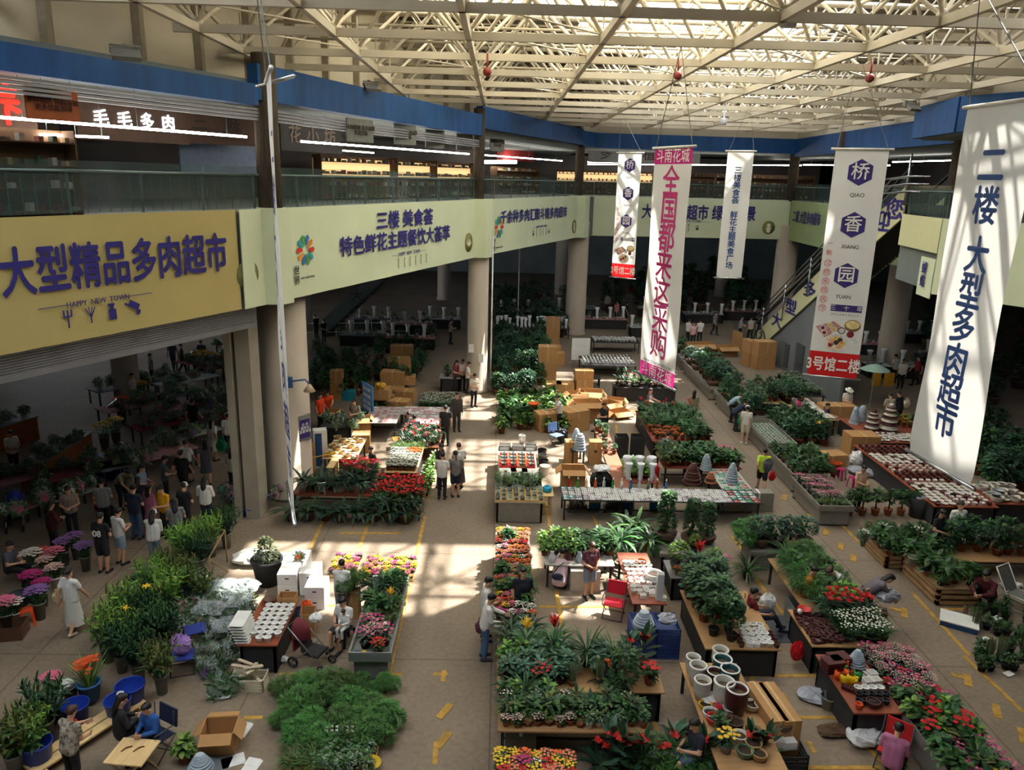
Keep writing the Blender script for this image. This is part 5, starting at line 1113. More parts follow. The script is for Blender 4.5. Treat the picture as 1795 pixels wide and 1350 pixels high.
simple('cardboard_sheet', MB().box(-.3, -.25, 0, .3, .25, .01), mat('board_grey', (110, 112, 114), .7), *at(375, 1340).xy, 0, 'flat grey board on the floor before the open box', 'board')
# bouquets on the floor
n = 0
for i in range(48):
	px = R.uniform(335, 425); py = R.uniform(1025, 1110) if i < 36 else R.uniform(1110, 1200); px = px if i < 36 else R.uniform(375, 410); p = at(px, py); n += 1
	put('bouquet_' + R.choice(('grey', 'grey', 'grey', 'white', 'pink', 'grey', 'purple')), p.x, p.y, .08, None, ru(.9, 1.2), 'flowers wrapped in clear film, lying heaped on the floor left of the white pot table', 'bouquet', 'wrapped bouquets heaped on the floor', tilt=(1.35, ru(-.4, .4)))
put('bouquet_pink', *at(333, 1065).xy, .1, 0, 1.3, 'bright pink bouquet lying beside the lily buckets', 'bouquet', tilt=(1.2, 0)); put('cut_white', *at(358, 1048).xy, 0, 0, .7, 'small white bucket of white and purple flowers by the bamboo rack', 'cut flowers')
put('lily_olive', *at(355, 1060).xy, 0, 0, .8, 'small white bucket of leafy stems before the bamboo rack', 'cut flowers')
p = at(345, 1128); foldchair(p.x, p.y, .5, mat('cloth_blue_seat', (44, 60, 140), .8), 'small blue folding stool beside the purple bag', .4, False)
p = at(322, 1175); e = foldchair(p.x, p.y, .3, mat('cloth_blue_seat', 0), 'folding stool under the purple cloth bag', .4, False); simple('cloth_bag', sackmesh(.42, .3, .5, 9), mat('cloth_lilac', (168, 132, 200), .8, .1), p.x, p.y, .4, 'lilac cloth bag with a drawing hanging over a folding stool', 'bag')
# big black tub with a bush, film behind it
p = at(470, 1022); put('black_tub', p.x, p.y, 0, 0, 1.1, 'tall black tub of pale leafy branches in the sun')
simple('plastic_film', sackmesh(1.1, .8, .3, 4), mat('film_pale', (214, 214, 206), .4, .1, 4, bump=.4, trans=.2), *at(445, 985).xy, 0, 'heap of pale plastic film behind the black tub', 'film'); simple('plastic_film', sackmesh(.7, .6, .2, 6), mat('film_grey', (170, 168, 170), .4, .1, 4, bump=.4), *at(500, 985).xy, 0, 'crumpled grey film right of the black tub', 'film')
# white cartons
cx, cy = at(522, 1035).xy
for i, (dx, dy, dz, lab) in enumerate(((0, 0, 0, 'left bottom carton of the white carton pile'), (.55, .1, 0, 'right bottom carton of the white carton pile'), (0, .02, .32, 'left upper carton of the white carton pile'), (.55, .1, .32, 'right upper carton of the white carton pile'), (.1, .75, 0, 'rear bottom carton of the white carton pile'), (.1, .75, .32, 'rear upper carton of the white carton pile with orange flowers in it'))):
	carton(cx + dx - .2, cy + dy, dz, .5, .66, .315, lab, .05, m=ctn, holes=True, group='white flower cartons')
put('bouquet_yellow', cx - .05, cy + .8, .65, 0, .7, 'orange red flowers lying on the rear white cartons', 'bouquet', tilt=(1.3, 0), mats={'blossoms': FL['orange']})
cx, cy = at(557, 1057).xy
for dz, lab in ((0, 'lower white carton of the pair right of the pile'), (.31, 'upper white carton of the pair right of the pile')): carton(cx, cy, dz, .5, .62, .305, lab, 0, m=ctn, holes=True, group='white flower cartons')
# small flowers in trays on the sunlit floor
trayw = mat('tray_straw', (206, 170, 110), .8)
def ctray(px, py, nx, ny, w, d, where, label):
	p = at(px, py); simple('flat_tray', MB().box(0, 0, 0, w, d, .02).box(0, -.015, 0, w, 0, .08).box(0, d, 0, w, d + .015, .08), trayw, p.x, p.y, 0, label, 'tray')
	def pk(i, j): k = R.choice(('bloom_pink', 'bloom_yellow', 'tray_mix', 'bloom_pink', 'bloom_salmon', 'bloom_yellow', 'bloom_magenta')); return k, {'bloom_pink': 'small pink flower pot', 'bloom_yellow': 'small yellow flower pot', 'tray_mix': 'two-coloured flower pot', 'bloom_salmon': 'salmon flower pot', 'bloom_magenta': 'magenta flower pot'}[k]
	grid(pk, p.x, p.y, p.x + w, p.y + d, .025, nx, ny, where, 'flower pots on the sunlit floor', .2, (.72, .9), 'potted flower')
ctray(578, 1012, 5, 6, .72, 1.05, 'of the smaller floor tray', 'straw tray under the smaller group of flower pots on the floor')
ctray(632, 1018, 11, 6, 1.45, 1.1, 'of the larger floor tray', 'straw tray under the larger group of flower pots on the floor')
# table of white pots
table(-5.62, 14.95, -4.72, 16.9, .75, rust, 'rust red table of white pots in the front left stall', drk, drk)
WP = ('pot_round', 'white pot')
for j in range(8):
	for i in range(4):
		if (i, j) in ((3, 0), (0, 0)): continue
		put('pot_round', -5.32 + i * .175, 15.1 + j * .19, .75, 0, 1.2, 'white plastic pot, %s from left in the %s on the rust red table' % (ORD[i + 1], rowname(j, 9)), 'pot', 'white pots on the rust red table')
for k in range(7): simple('plastic_tray', MB().box(-.14, -.3, 0, .14, .3, .012).box(-.16, -.32, .008, .16, .32, .018), PT['white'], -5.5 - k * .018, 15.3, .75 + k * .07, 'white plastic tray, %s from the bottom of the pile on the rust red table' % ORD[k + 1], 'tray', 0, 'white trays piled on the table')
e = put('pot_bowl', -5.38, 16.72, .76, 0, 1.5, 'brown basket bowl at the far end of the rust red table', 'basket', mats={'body': PT['brown']})
crate(-5.25, 14.55, 0, .75, .42, .3, mat('crate_cream', (206, 196, 170), .8, .1), 'cream crate full of wood offcuts before the rust red table')
for k in range(12): simple('wood_offcut', MB().box(-.2, -.035, -.015, .2, .035, .015), mat('offcut', (190, 174, 150), .8, .15), -5.25 + ru(-.2, .2), 14.55 + ru(-.08, .08), .24 + k * .028, 'pale wood offcut heaped in the cream crate', 'wood', ru(0, 3), 'offcuts in the cream crate').rotation_euler[0] = ru(-.3, .3)
carton(-4.95, 16.7, .75, .42, .32, .22, 'open cardboard box on the far end of the white pot table', 0, True, flaps=False); carton(-4.45, 16.6, 0, .34, .4, .62, 'tall cardboard box right of the white pot table', .1, True, flaps=False)
p = at(519, 1092); bucket(p.x + .1, p.y, 0, .22, .34, PT['blue'], 'dark blue basin beside the white pot table'); p = at(538, 1085); sack(p.x, p.y, 0, .32, .3, .5, mat('bag_orange', (222, 90, 40), .4, .1, bump=.2), 'orange plastic bag standing by the cardboard boxes')
# stroller
def stroller(px, py, rz, canopy, label, s=1.0):
	p = at(px, py); e = empty('baby_stroller', (p.x, p.y, 0), rz, label, 'stroller', s=s); fr = mat('stroller_frame', (170, 170, 175), .3, metal=.8); bl = mat('stroller_black', (36, 36, 40), .7)
	for i, (x, y, r) in enumerate(((-.25, .35, .13), (.25, .35, .13), (-.22, -.38, .1), (.22, -.38, .1))):
		w = link('wheel', MB().lathe([(r, -.025), (r, .025), (r * .75, .025), (r * .75, -.025), (r, -.025)], 18, 0, (0, 0, 0), Matrix.Rotation(PI / 2, 4, 'Y')).mesh('wheel', bl), e, (x, y, r))
		sp = MB()
		for k in range(5): sp.tube([(0, 0, 0), (0, r * .78 * math.cos(k * 1.257), r * .78 * math.sin(k * 1.257))], .012, 4)
		link('spokes', sp.mesh('spokes', fr), w)
	for sx in (-1, 1):
		link('frame', MB().tube([(sx * .24, .36, .15), (sx * .22, -.05, .5), (sx * .22, -.4, .12)], .015, 6).tube([(sx * .22, -.2, .35), (sx * .24, .45, 1.0)], .015, 6).mesh('frame', fr), e)
	link('push_bar', MB().tube([(-.24, .45, 1.0), (.24, .45, 1.0)], .02, 8).mesh('push_bar', bl), e)
	link('seat', MB().add([(-.2, -.3, .42), (.2, -.3, .42), (.2, .1, .4), (-.2, .1, .4), (.2, .3, .85), (-.2, .3, .85)], [(0, 1, 2, 3), (3, 2, 4, 5)]).box(-.22, -.3, .36, .22, .1, .4).mesh('seat', bl), e)
	vs = []; n = 10
	for j in range(6):
		t = j / 5 * 1.9 - .2
		for i in range(n + 1): a = PI * i / n; vs.append((-.24 * math.cos(a), .25 + -.34 * math.sin(a) * math.cos(t) * .9 + .1, .68 + .38 * math.sin(a) * math.sin(t) + .05))
	link('canopy', MB().add(vs, [(j * (n + 1) + i, j * (n + 1) + i + 1, (j + 1) * (n + 1) + i + 1, (j + 1) * (n + 1) + i) for j in range(5) for i in range(n)], 0, True).box(-.24, .3, .4, .24, .34, .85).mesh('canopy', canopy), e)
	return e
stroller(548, 1165, 1.2, mat('canopy_maroon', (104, 30, 40), .7), 'maroon canopied stroller between the pot table and the zinc planter')
sack(*at(556, 1130).xy, .62, .3, .3, .2, whitebag, 'white cloth bundle in the maroon stroller', name='cloth_bundle')
simple('plastic_film', sackmesh(.24, .18, .12, 3), whitebag, *at(497, 1160).xy, 0, 'scrap of white film on the floor by the stroller', 'film'); simple('plastic_film', sackmesh(.5, .3, .08, 8), whitebag, *at(385, 1220).xy, 0, 'crumpled white film on the floor left of the fern bed', 'film')
# zinc planter
planter(-3.12, 14.72, -2.18, 18.1, .75, steel, 'long zinc planter trough of mixed flowers beside the main aisle', .22)
kk = [('azalea_pink', 'pink flowered pot'), ('bloom_white', 'white flowered pot'), ('azalea_pink', 'magenta flowered pot'), ('heather', 'pale flowered pot')]
grid(kk, -3.0, 15.1, -2.3, 15.9, .56, 3, 2, 'of the zinc planter', 'plants in the zinc planter', s=(1.2, 1.5))
kk = [('spider', 'grassy potted plant'), ('broad', 'dark leaved pot plant'), ('spurge_terra', 'small leafy plant'), ('broad', 'broad leaved pot plant'), ('strap_dark', 'strap leaved pot plant')]
grid(kk, -3.05, 15.95, -2.25, 18.0, .56, 3, 6, 'of the zinc planter', 'plants in the zinc planter', s=(1.0, 1.25))
put('bloom_red', -2.5, 14.95, .56, 0, 1.5, 'red bouquet pot at the near end of the zinc planter'); put('bromeliad_yellow', -2.45, 16.6, .7, 0, 1, 'yellow flowered plant by the aisle side of the zinc planter')
for i, c in enumerate(('blue', 'orange')): simple('small_cup', MB().lathe([(0, 0), (.05, 0), (.06, .12), (.05, .12), (0, .1)], 10), PT[c] if i == 0 else FL['yellow'], -2.95 + .15 * i, 14.86, .57, '%s cup at the near end of the zinc planter' % ('blue', 'yellow')[i], 'cup')
# fern bed, bottles and grass trays
n = 0
for j in range(4):
	for i in range(5):
		px = 505 + i * 43 + R.uniform(-7, 7) + (18 if j % 2 else 0); py = 1215 + j * 30 + R.uniform(-6, 6)
		if px > 690 - j * 6 or R.random() < .08: continue
		p = at(px, py); put('plume', p.x, p.y, 0, None, ru(.75, 1.05), 'fluffy green fern, %s from left in the %s of the fern bed' % (ORD[i + 1], rowname(3 - j, 4)), 'fern', 'asparagus ferns on the floor')
carton(*at(545, 1340).xy, 0, 1.0, .5, .15, 'flat cardboard tray of grassy plants at the bottom', 0, True, flaps=False)
x, y = at(545, 1340).xy; grid([('spider', 'grassy pot plant')], x - .48, y - .22, x + .48, y + .3, .02, 6, 3, 'of the flat tray', 'grassy plants in the flat tray', s=(1.0, 1.2))
x, y = at(610, 1335).xy; carton(x, y - .1, 0, 1.1, .7, .15, 'flat cardboard tray of small leafed plants by the bottles', 0, True, flaps=False); grid([('spurge', 'pale small-leafed pot')], x - .5, y - .4, x + .5, y + .25, .02, 6, 3, 'of the tray by the bottles', 'small leafed plants by the bottles', s=(.9, 1.1))
bm = [glass('bottle_' + n, c, .6, .1) for n, c in (('clear', (215, 225, 225)), ('green', (60, 170, 70)), ('amber', (190, 110, 40)), ('blue', (40, 120, 190)))]
for i in range(14):
	x, y = at(575 + (i % 7) * 9, 1302 + (i // 7) * 7).xy; k = R.randrange(4); o = empty('spray_bottle', (x, y, .16), 0, '%s spray bottle, %s from left in the %s on the grassy trays' % (('clear', 'green', 'amber', 'blue')[k], ORD[i % 7 + 1], ('back row', 'front row')[i // 7]), 'bottle', 'bottles on the grassy trays')
	link('body', MB().lathe([(0, 0), (.035, 0), (.035, .14), (.014, .18)], 10).mesh('body', bm[k]), o); link('trigger_cap', MB().lathe([(.016, .18), (.016, .23), (0, .23)], 8).box(-.04, -.01, .2, .01, .01, .225).mesh('trigger_cap', PT['white']), o)
simple('sun_hat', MB().lathe([(.2, 0), (.11, .03), (.1, .09), (.0, .12)], 18), FL['yellow'], *at(650, 1348).xy, .15, 'yellow hat at the bottom edge beside the grassy trays', 'hat')
table(-2.9, 11.2, -2.2, 11.6, .14, pal, 'low wooden pallet under the yellow hat') if 0 else None
# flower buckets on the far side of the left aisle
for i, (px, py, c) in enumerate(((60, 1015, 'white'), (85, 1020, 'blush'), (100, 1010, 'pink'), (60, 1055, 'magenta'), (78, 1062, 'magenta'), (100, 1035, 'blush'), (115, 990, 'purple'), (135, 980, 'purple'), (152, 1000, 'purple'), (72, 1085, 'purple'), (15, 1105, 'pink'), (30, 1098, 'white'))):
	p = at(px, py); put('cut_' + c, p.x, p.y, 0, None, ru(.85, 1.05), 'bucket of %s cut flowers, %s of the group behind the woman in white' % (c, ORD[i + 1]), 'cut flowers', 'flower buckets left of the left aisle')
stool(*at(50, 1095).xy, mat('stool_orange', (230, 74, 34), .45), 'orange plastic stool, nearer one by the flower buckets'); stool(*at(78, 985).xy, mat('stool_orange', 0), 'orange plastic stool, farther one by the flower buckets')
carton(*at(18, 1115).xy, 0, .7, .5, .35, 'dark brown box of pink flowers at the left edge', .2, True, mat('box_dark', (90, 60, 44), .8), flaps=False)
bucket(*at(35, 1060).xy, 0, .26, .3, mat('tub_dark_grey', (80, 84, 92), .5), 'dark grey tub beside the orange stool')
# umbrella bundles near the near column
for i in range(16):
	px = R.uniform(400, 480); py = R.uniform(868, 890); p = at(px, py); put('bouquet_' + R.choice(('purple', 'grey', 'white', 'pink')), p.x, p.y, .3, None, ru(.8, 1.0), 'film wrapped bouquet in the pastel heap at the foot of the near column', 'bouquet', 'pastel bouquets by the near column', tilt=(1.2, ru(-.3, .3)), mats={'wrap': glass(R.choice(('wrap_mint', 'wrap_lilac', 'wrap_pink')), R.choice(((120, 200, 190), (180, 150, 210), (220, 170, 190))), .55, .2)})
for i, px in enumerate((425, 440)): bucket(*at(px, 905).xy, 0, .17, .3, tb, 'blue bucket under the pastel bouquets, %s one' % ('left', 'right')[i])
# dim hall under the left gallery: counters, tables of cut flowers
wc = mat('counter_wood', (150, 92, 44), .7, .15, 2, stretch=(1, 1, 4))
for i, (a, b, lab) in enumerate((((75, 862), (165, 800), 'long orange brown wooden counter in the dim left hall, nearer one'), ((-20, 800), (70, 770), 'long orange brown wooden counter in the dim left hall, farther one'))):
	A, Bp = at(*a), at(*b); d = Bp - A; M = Matrix.Rotation(math.atan2(d.y, d.x), 4, 'Z')
	e = empty('wooden_counter', A, 0, lab, 'counter'); link('cabinet', MB().box(0, 0, 0, d.length, .7, .95, 0, M).mesh('cabinet', wc), e); link('counter_top', MB().box(-.05, -.05, .95, d.length + .05, .75, 1.0, 0, M).mesh('counter_top', PT['grey']), e)
	for k in range(6): q = A + M @ Vector((.4 + k * d.length / 7, .35, 1.0)); put('bouquet_' + R.choice(('white', 'grey')), q.x, q.y, 1.05, None, 1.0, 'wrapped pale bouquet, %s along the %s wooden counter' % (ORD[k + 1], ('nearer', 'farther')[i]), 'bouquet', 'bouquets on the wooden counters', tilt=(1.3, 0))
tops = [mat('cloth_table_' + n, c, .8, .25, 3) for n, c in (('grey', (120, 124, 128)), ('pink', (170, 120, 120)), ('white', (170, 172, 172)), ('red', (140, 60, 60)))]
ti = 0
for (px, py, w, d, rz) in ((30, 925, 2.6, 1.0, .9), (120, 900, 1.6, 1.0, .9), (150, 855, 2.4, 1.2, .8), (215, 845, 1.6, 1.0, .8), (285, 825, 2.4, 1.1, .9), (330, 790, 2.6, 1.1, .9), (290, 770, 2.4, 1.1, .8), (375, 740, 3.2, 1.2, 1.0), (340, 735, 3, 1.2, 1.0), (405, 705, 3.4, 1.2, 1.05), (430, 745, 3, 1.2, 1.05), (290, 720, 3, 1.2, .9), (240, 735, 3, 1.2, .9), (330, 690, 3, 1.2, 1), (400, 660, 3, 1.2, 1), (440, 660, 3, 1.2, 1), (430, 620, 3.5, 1.2, 1), (270, 690, 3, 1.2, .9), (360, 650, 3, 1.2, 1), (220, 700, 3, 1.2, .9), (40, 870, 2, 1, .9)):
	p = at(px, py); ti += 1; e = empty('market_table', (p.x, p.y, 0), rz, 'cloth covered flower table in the dim left hall, %s counted from the near side' % (ORD[ti] if ti < 21 else 'twenty-first'), 'table', 'flower tables in the dim left hall')
	link('table_top', MB().box(-w / 2, -d / 2, .7, w / 2, d / 2, .74).mesh('table_top', tops[ti % 4]), e)
	for sx in (-1, 1):
		for sy in (-1, 1): link('leg', MB().box(sx * (w / 2 - .1) - .03, sy * (d / 2 - .1) - .03, 0, sx * (w / 2 - .1) + .03, sy * (d / 2 - .1) + .03, .7).mesh('leg', drk), e)
	M = Matrix.Rotation(rz, 4, 'Z'); nb = 7
	for k in range(nb):
		q = Vector((p.x, p.y, 0)) + M @ Vector((-w / 2 + .25 + (w - .4) * k / nb, ru(-.3, .3), 0))
		put('bouquet_' + R.choice(('white', 'pink', 'grey', 'purple', 'magenta', 'white', 'pink', 'yellow' if k % 3 == 0 else 'grey')), q.x, q.y, .82, None, ru(.9, 1.3), 'film wrapped bouquet lying on the cloth table %s in the dim left hall' % (ORD[ti] if ti < 21 else 'twenty-first'), 'bouquet', 'bouquets on dim hall table %d' % ti, tilt=(ru(1.0, 1.4), ru(-.4, .4)))
for i, (px, py, c) in enumerate(((185, 790, 'yellow'), (205, 780, 'yellow'), (250, 710, 'yellow'), (355, 650, 'yellow'), (215, 740, 'salmon'), (345, 655, 'yellow'), (372, 655, 'yellow'))): p = at(px, py); put('cut_' + c, p.x, p.y, 0, None, 1.35, 'tall bucket of %s flowers in the dim left hall, %s from left' % ('yellow' if c == 'yellow' else 'orange', ('first', 'third', 'fourth', 'sixth', 'second', 'fifth', 'seventh')[i]), 'cut flowers', 'tall yellow buckets in the dim hall', mats={'blossoms': FL[c if c == 'yellow' else 'orange']})
carton(*at(190, 830).xy, 0, .9, .6, .7, 'bright blue crate beside the wooden counter in the dim hall', .3, False, tb); stroller(30, 925, .4, tb, 'blue canopied stroller in the dim left hall')
# ================================================================== stalls left of the aisle, behind the crossing
shelfb = mat('board_rust', (128, 62, 46), .6, .15)
table(-6.75, 23.85, -4.05, 24.75, .5, shelfb, 'low rust red shelf board of white potted plants by the near column', drk, th=.05)
for i in range(8):
	k = ('strap_white', 'strap_dark')[i % 2 if i < 4 else 0]; put(k, -6.45 + i * .31, 24.2 + (i % 2) * .15, .5, None, 1.35, 'glossy strap leaved plant in a %s pot, %s from left on the low rust shelf' % (('white', 'brown')[k == 'strap_dark'], ORD[i + 1]), 'plant', 'strap plants on the low shelf')
for i in range(8): put('strap_dark', -6.5 + i * .52, 22.95 + ru(-.1, .1), 0, None, 1.6, 'dark strap leaved plant on the floor, %s from left before the rust shelf' % ORD[i + 1], 'plant', 'strap plants on the floor by the crossing')
table(-4.0, 22.95, -2.35, 25.0, .35, brn, 'low brown table of red anthuriums at the aisle corner', drk)
grid(lambda i, j: ('strap_dark', 'dark strap leaved plant') if j == 0 else ('anthurium', 'red anthurium'), -3.95, 23.0, -2.4, 24.9, .35, 5, 5, 'at the aisle corner', 'red anthuriums at the aisle corner', s=(.95, 1.15))
table(-5.6, 25.3, -4.15, 26.6, .4, brn, 'low brown table of red flowers behind the white pots', drk)
grid(lambda i, j: ('anthurium', 'red anthurium') if (i + j) % 3 else ('azalea_pink', 'pink flowered pot plant'), -5.55, 25.35, -4.2, 26.5, .4, 4, 4, 'behind the white pots', 'red flowers behind the white pots')
table(-3.9, 25.35, -2.75, 28.0, .75, ltab, 'table of white flowers in full sun beside the aisle', drk, drk)
CLR = [('haworthia', 'tiny white potted succulent'), ('bloom_white', 'tiny white flower pot'), ('bloom_white', 'tiny white flower pot'), ('bloom_orange', 'tiny orange flower pot'), ('spider', 'tiny light green pot')]
grid(lambda i, j: (('bloom_white', 'white flower pot') if j < 5 or i < 5 else ('bloom_orange', 'orange flower pot')) if j < 7 else ('spider', 'light green grassy pot'), -3.85, 25.4, -2.8, 27.9, .75, 9, 9, 'on the sunlit table', 'white flowers on the sunlit table', .12, (.95, 1.1), mats=None)
for i in range(9): put('broad_light', -2.45 + ru(-.12, .12), 25.1 + i * .38, 0, None, 1.15, 'light green leafy plant on the floor, %s from the front beside the sunlit table' % ORD[i + 1], 'plant', 'green plants beside the sunlit table')
table(-3.85, 28.4, -2.2, 30.6, .6, brn, 'brown table of red clivias behind the sunlit table', drk)
grid(lambda i, j: ('clivia_red', 'red clivia') if (i * 3 + j) % 2 else ('whitebuds', 'white budded plant'), -3.8, 28.45, -2.25, 30.5, .6, 5, 5, 'behind the sunlit table', 'clivias behind the sunlit table', s=(.85, 1))
table(-6.35, 26.6, -5.1, 28.9, .75, ltab, 'light wooden table of bowls near the near column', drk)
grid(lambda i, j: ('pot_bowl', 'glazed bowl') if (i + j) % 3 else ('pot_wide', 'ochre wide pot'), -6.3, 26.65, -5.15, 28.85, .75, 5, 7, 'on the bowl table', 'bowls on the light table', .15, (.75, .95), 'bowl')
carton(*at(580, 752).xy, .0, .75, .6, .85, 'opened cardboard box with spread flaps behind the bowl table', -.2, True); carton(*at(634, 790).xy, 0, .7, .6, .75, 'closed cardboard box right of the bowl table', .1)
carton(*at(635, 766).xy, 0, .75, .6, .9, 'opened cardboard box right of the bowl table, farther one', .1, True)
table(-5.9, 25.3, -5.65, 26.5, .9, ltab, 'narrow yellow wooden stand near the red flowers', ltab)
simple('broom', MB().tube([(0, 0, .9), (1.0, 0, 1.15)], .015, 6).ball((1.1, 0, 1.18), .12, .1, .06), FL['yellow'], -6.9, 26.0, 0, 'yellow broom sticking out beside the near column', 'broom'); simple('board', MB().box(-.35, -.02, 0, .35, .02, 1.3), card, *at(537, 835).xy, 0, 'brown board leaning against the near column', 'board', .3)
e = empty('notice_box', (-6.55, 24.9, 2.5), .9, 'grey box with a purple lettered face on the near column', 'box'); link('case', MB().box(-.25, -.12, -.45, .25, .12, .45).mesh('case', PT['grey']), e); link('face', MB().box(-.2, -.13, -.35, .2, -.12, .3).mesh('face', pur), e); text_obj('lettering', '公 示\n服务台\n监督电话', .12, Matrix.Translation((0, -.14, 0)) @ Matrix.Rotation(PI / 2, 4, 'X'), wt, e, .0)
e = empty('wall_lamp', (-6.75, 24.3, 4.2), 0.2, 'street type lamp on an arm at the near column', 'lamp'); link('bracket', MB().box(-.1, -.08, -.15, .1, .08, .2).tube([(0, 0, .05), (.5, 0, .1), (.62, 0, -.05)], .03, 6).mesh('bracket', PT['blue']), e); link('lamp_shade', MB().lathe([(.04, 0), (.09, -.08), (.2, -.25), (.19, -.25), (.05, -.05)], 14, 0, (.62, 0, -.05)).mesh('lamp_shade', mat('shade_cream', (190, 170, 140), .5)), e)
e = empty('standing_heater', (*at(563, 818).xy, 0), .3, 'tall white and blue cabinet behind the bowl table', 'cabinet'); link('case', MB().box(-.25, -.2, 0, .25, .2, 1.5).mesh('case', PT['white']), e); link('panel', MB().box(-.2, -.21, .1, .05, -.2, 1.4).mesh('panel', PT['blue']), e)
# patterned seedling table, L shaped
e = table(-5.6, 30.9, -4.2, 33.3, .75, lmet, 'table of patterned seed packets, left wing of the L'); table(-4.2, 32.2, -2.1, 33.4, .75, lmet, 'table of patterned seed packets, back wing of the L'); table(-3.5, 30.9, -2.1, 32.15, .75, lmet, 'table of patterned seed packets, right wing of the L')
pkm = [mat('packet_' + n, c, .5, .2, 20) for n, c in (('white', (226, 226, 222)), ('pink', (196, 150, 160)), ('green', (70, 140, 90)), ('red', (190, 60, 50)), ('teal', (110, 170, 165)), ('grey', (150, 150, 156)))]
for n, c in (('white', 0), ('pink', 1), ('green', 2), ('red', 3), ('teal', 4), ('grey', 5)):
	b = MB().box(-.09, -.065, 0, .09, .065, .012).box(-.07, -.045, .012, .0, .045, .0135, 1).box(.02, -.04, .012, .07, .02, .0135, 2); PR['packet_' + n] = ('seed_packet', [('packet', b.mesh('packet', [pkm[c], pkm[(c + 2) % 6 if c else 5], grey_ink]))])
def packets(x0, y0, x1, y1, z, nx, ny, kinds, where, group):
	for j in range(ny):
		for i in range(nx):
			k = R.choice(kinds); put(k, x0 + (x1 - x0) * (i + .5 + ru(-.06, .06)) / nx, y0 + (y1 - y0) * (j + .5 + ru(-.06, .06)) / ny, z, ru(-.08, .08), 1.0 if (x1 - x0) / nx > .18 else (x1 - x0) / nx / .19, '%s seed packet laid flat %s' % (k[7:], where), 'packet', group)
packets(-5.55, 30.95, -4.25, 33.25, .75, 5, 10, ('packet_pink', 'packet_pink', 'packet_white'), 'on the left wing of the patterned table', 'packets on the left wing'); mb = MB()
for x, y in [(-4.1 + .18 * i, 32.32 + .18 * j) for i in range(11) for j in range(6)] + [(-3.4 + .18 * i, 31.05 + .18 * j) for i in range(7) for j in range(6)]: mb.box(x, y, 0, x + .15, y + .13, .012, R.randrange(2))
tag(mb.obj('seed_packet', pkm[:2], None, (0, 0, .75)), 'pink and white seed packets spread over the rear wings of the patterned table', 'packets', None, 'stuff')
e = empty('sign_board', (*at(646, 745).xy, 0), -1.0, 'blue lettered board standing left of the patterned table', 'sign'); link('board', MB().box(-.55, -.03, .6, .55, .03, 1.9).mesh('board', mat('sign_blue', (60, 130, 190), .5)), e); link('stand', MB().tube([(-.5, 0, 0), (-.5, 0, .6)], .02, 5).tube([(.5, 0, 0), (.5, 0, .6)], .02, 5).mesh('stand', stl), e)
for i, z in enumerate((1.65, 1.35, 1.05, .8)): text_obj('lettering', '鲜花绿植', .2, Matrix.Translation((0, -.04, z)) @ Matrix.Rotation(PI / 2, 4, 'X'), wt, e, .01)
e = foldchair(*at(697, 785).xy, -1.4, mat('wicker', (190, 140, 70), .7, .2, 20), 'wicker backed chair behind the clivias')
# boxes and greenery behind
for i, (px, py, w, h, z) in enumerate(((690, 700, 1.0, .6, 0), (712, 702, .9, .55, 0), (675, 715, .9, .6, 0), (700, 722, 1.0, .6, 0), (690, 690, 1.2, 1.2, 0), (700, 668, 1.2, 1.3, 0), (705, 640, 1.3, 1.2, 0), (670, 720, .8, .5, .62), (715, 690, .8, .4, .55))): carton(*at(px, py).xy, z, w, .8, h, 'cardboard box in the pile behind the patterned table, %s one' % ORD[i + 1], ru(-.2, .2), group='boxes behind the patterned table')
sack(*at(668, 722).xy, 1.13, .5, .4, .3, mat('bag_yellow_red', (222, 170, 60), .5, .3, 4), 'yellow and red bag on the cardboard pile')
table(-3.6, 35.0, -1.9, 36.0, .3, drk, 'dark low table of white flowering greens left of the slim column'); grid([('whitebuds', 'white flowering pot plant')], -3.6, 34.2, -1.9, 36.0, .3, 7, 6, 'near the slim column', 'white flowering greens near the slim column', s=(1, 1.2))
table(-3.0, 38.6, -1.9, 39.6, .75, lmet, 'pale table with a small plant left of the slim column', drk, drk); put('broad', -2.6, 39.0, .75, 0, 1.2, 'leafy pot plant on the pale table left of the slim column')
def thicket(pts, kinds, where, group, s=(1, 1.3), z=0):
	for i, (px, py) in enumerate(pts):
		k = kinds[i % len(kinds)]; p = at(px, py); put(k[0], p.x, p.y, z, None, ru(*s), '%s in the crowded planting %s' % (k[1], where), 'plant', group + ' ' + k[1])
thicket([(R.uniform(552, 640), R.uniform(640, 705)) for _ in range(28)], [('schefflera', 'bushy dark green plant'), ('moneytree', 'leafy trunked plant')], 'right of the near column', 'greens right of the near column', (1.2, 1.7))
thicket([(R.uniform(640, 760), R.uniform(600, 690)) for _ in range(34)], [('schefflera', 'bushy dark green plant'), ('broad', 'broad leaved plant'), ('dracaena', 'strappy plant')], 'behind the cardboard pile', 'greens behind the cardboard pile', (1.2, 1.7))
thicket([(R.uniform(650, 665), R.uniform(715, 735)) for _ in range(3)] + [(R.uniform(660, 690), R.uniform(680, 720)) for _ in range(5)], [('palm', 'arching leaved plant')], 'left of the blue board', 'arching plants by the blue board', (.8, 1))
put('bloom_yellow', *at(565, 690).xy, .3, 0, 2.4, 'yellow flowering plant right of the near column'); put('palm', *at(620, 655).xy, .3, 0, 1.0, 'large arching plant deep behind the near column')
table(-7.2, 30.0, -5.9, 31.3, .8, drk, 'dark table of film wrapped bouquets right of the near column', drk, drk)
for i in range(6): put('bouquet_grey', -6.9 + i * .18, 30.5 + ru(-.3, .3), .86, None, 1.0, 'clear wrapped green bouquet, %s on the dark table right of the near column' % ORD[i + 1], 'bouquet', 'bouquets on the dark table', tilt=(1.3, ru(-.3, .3)))
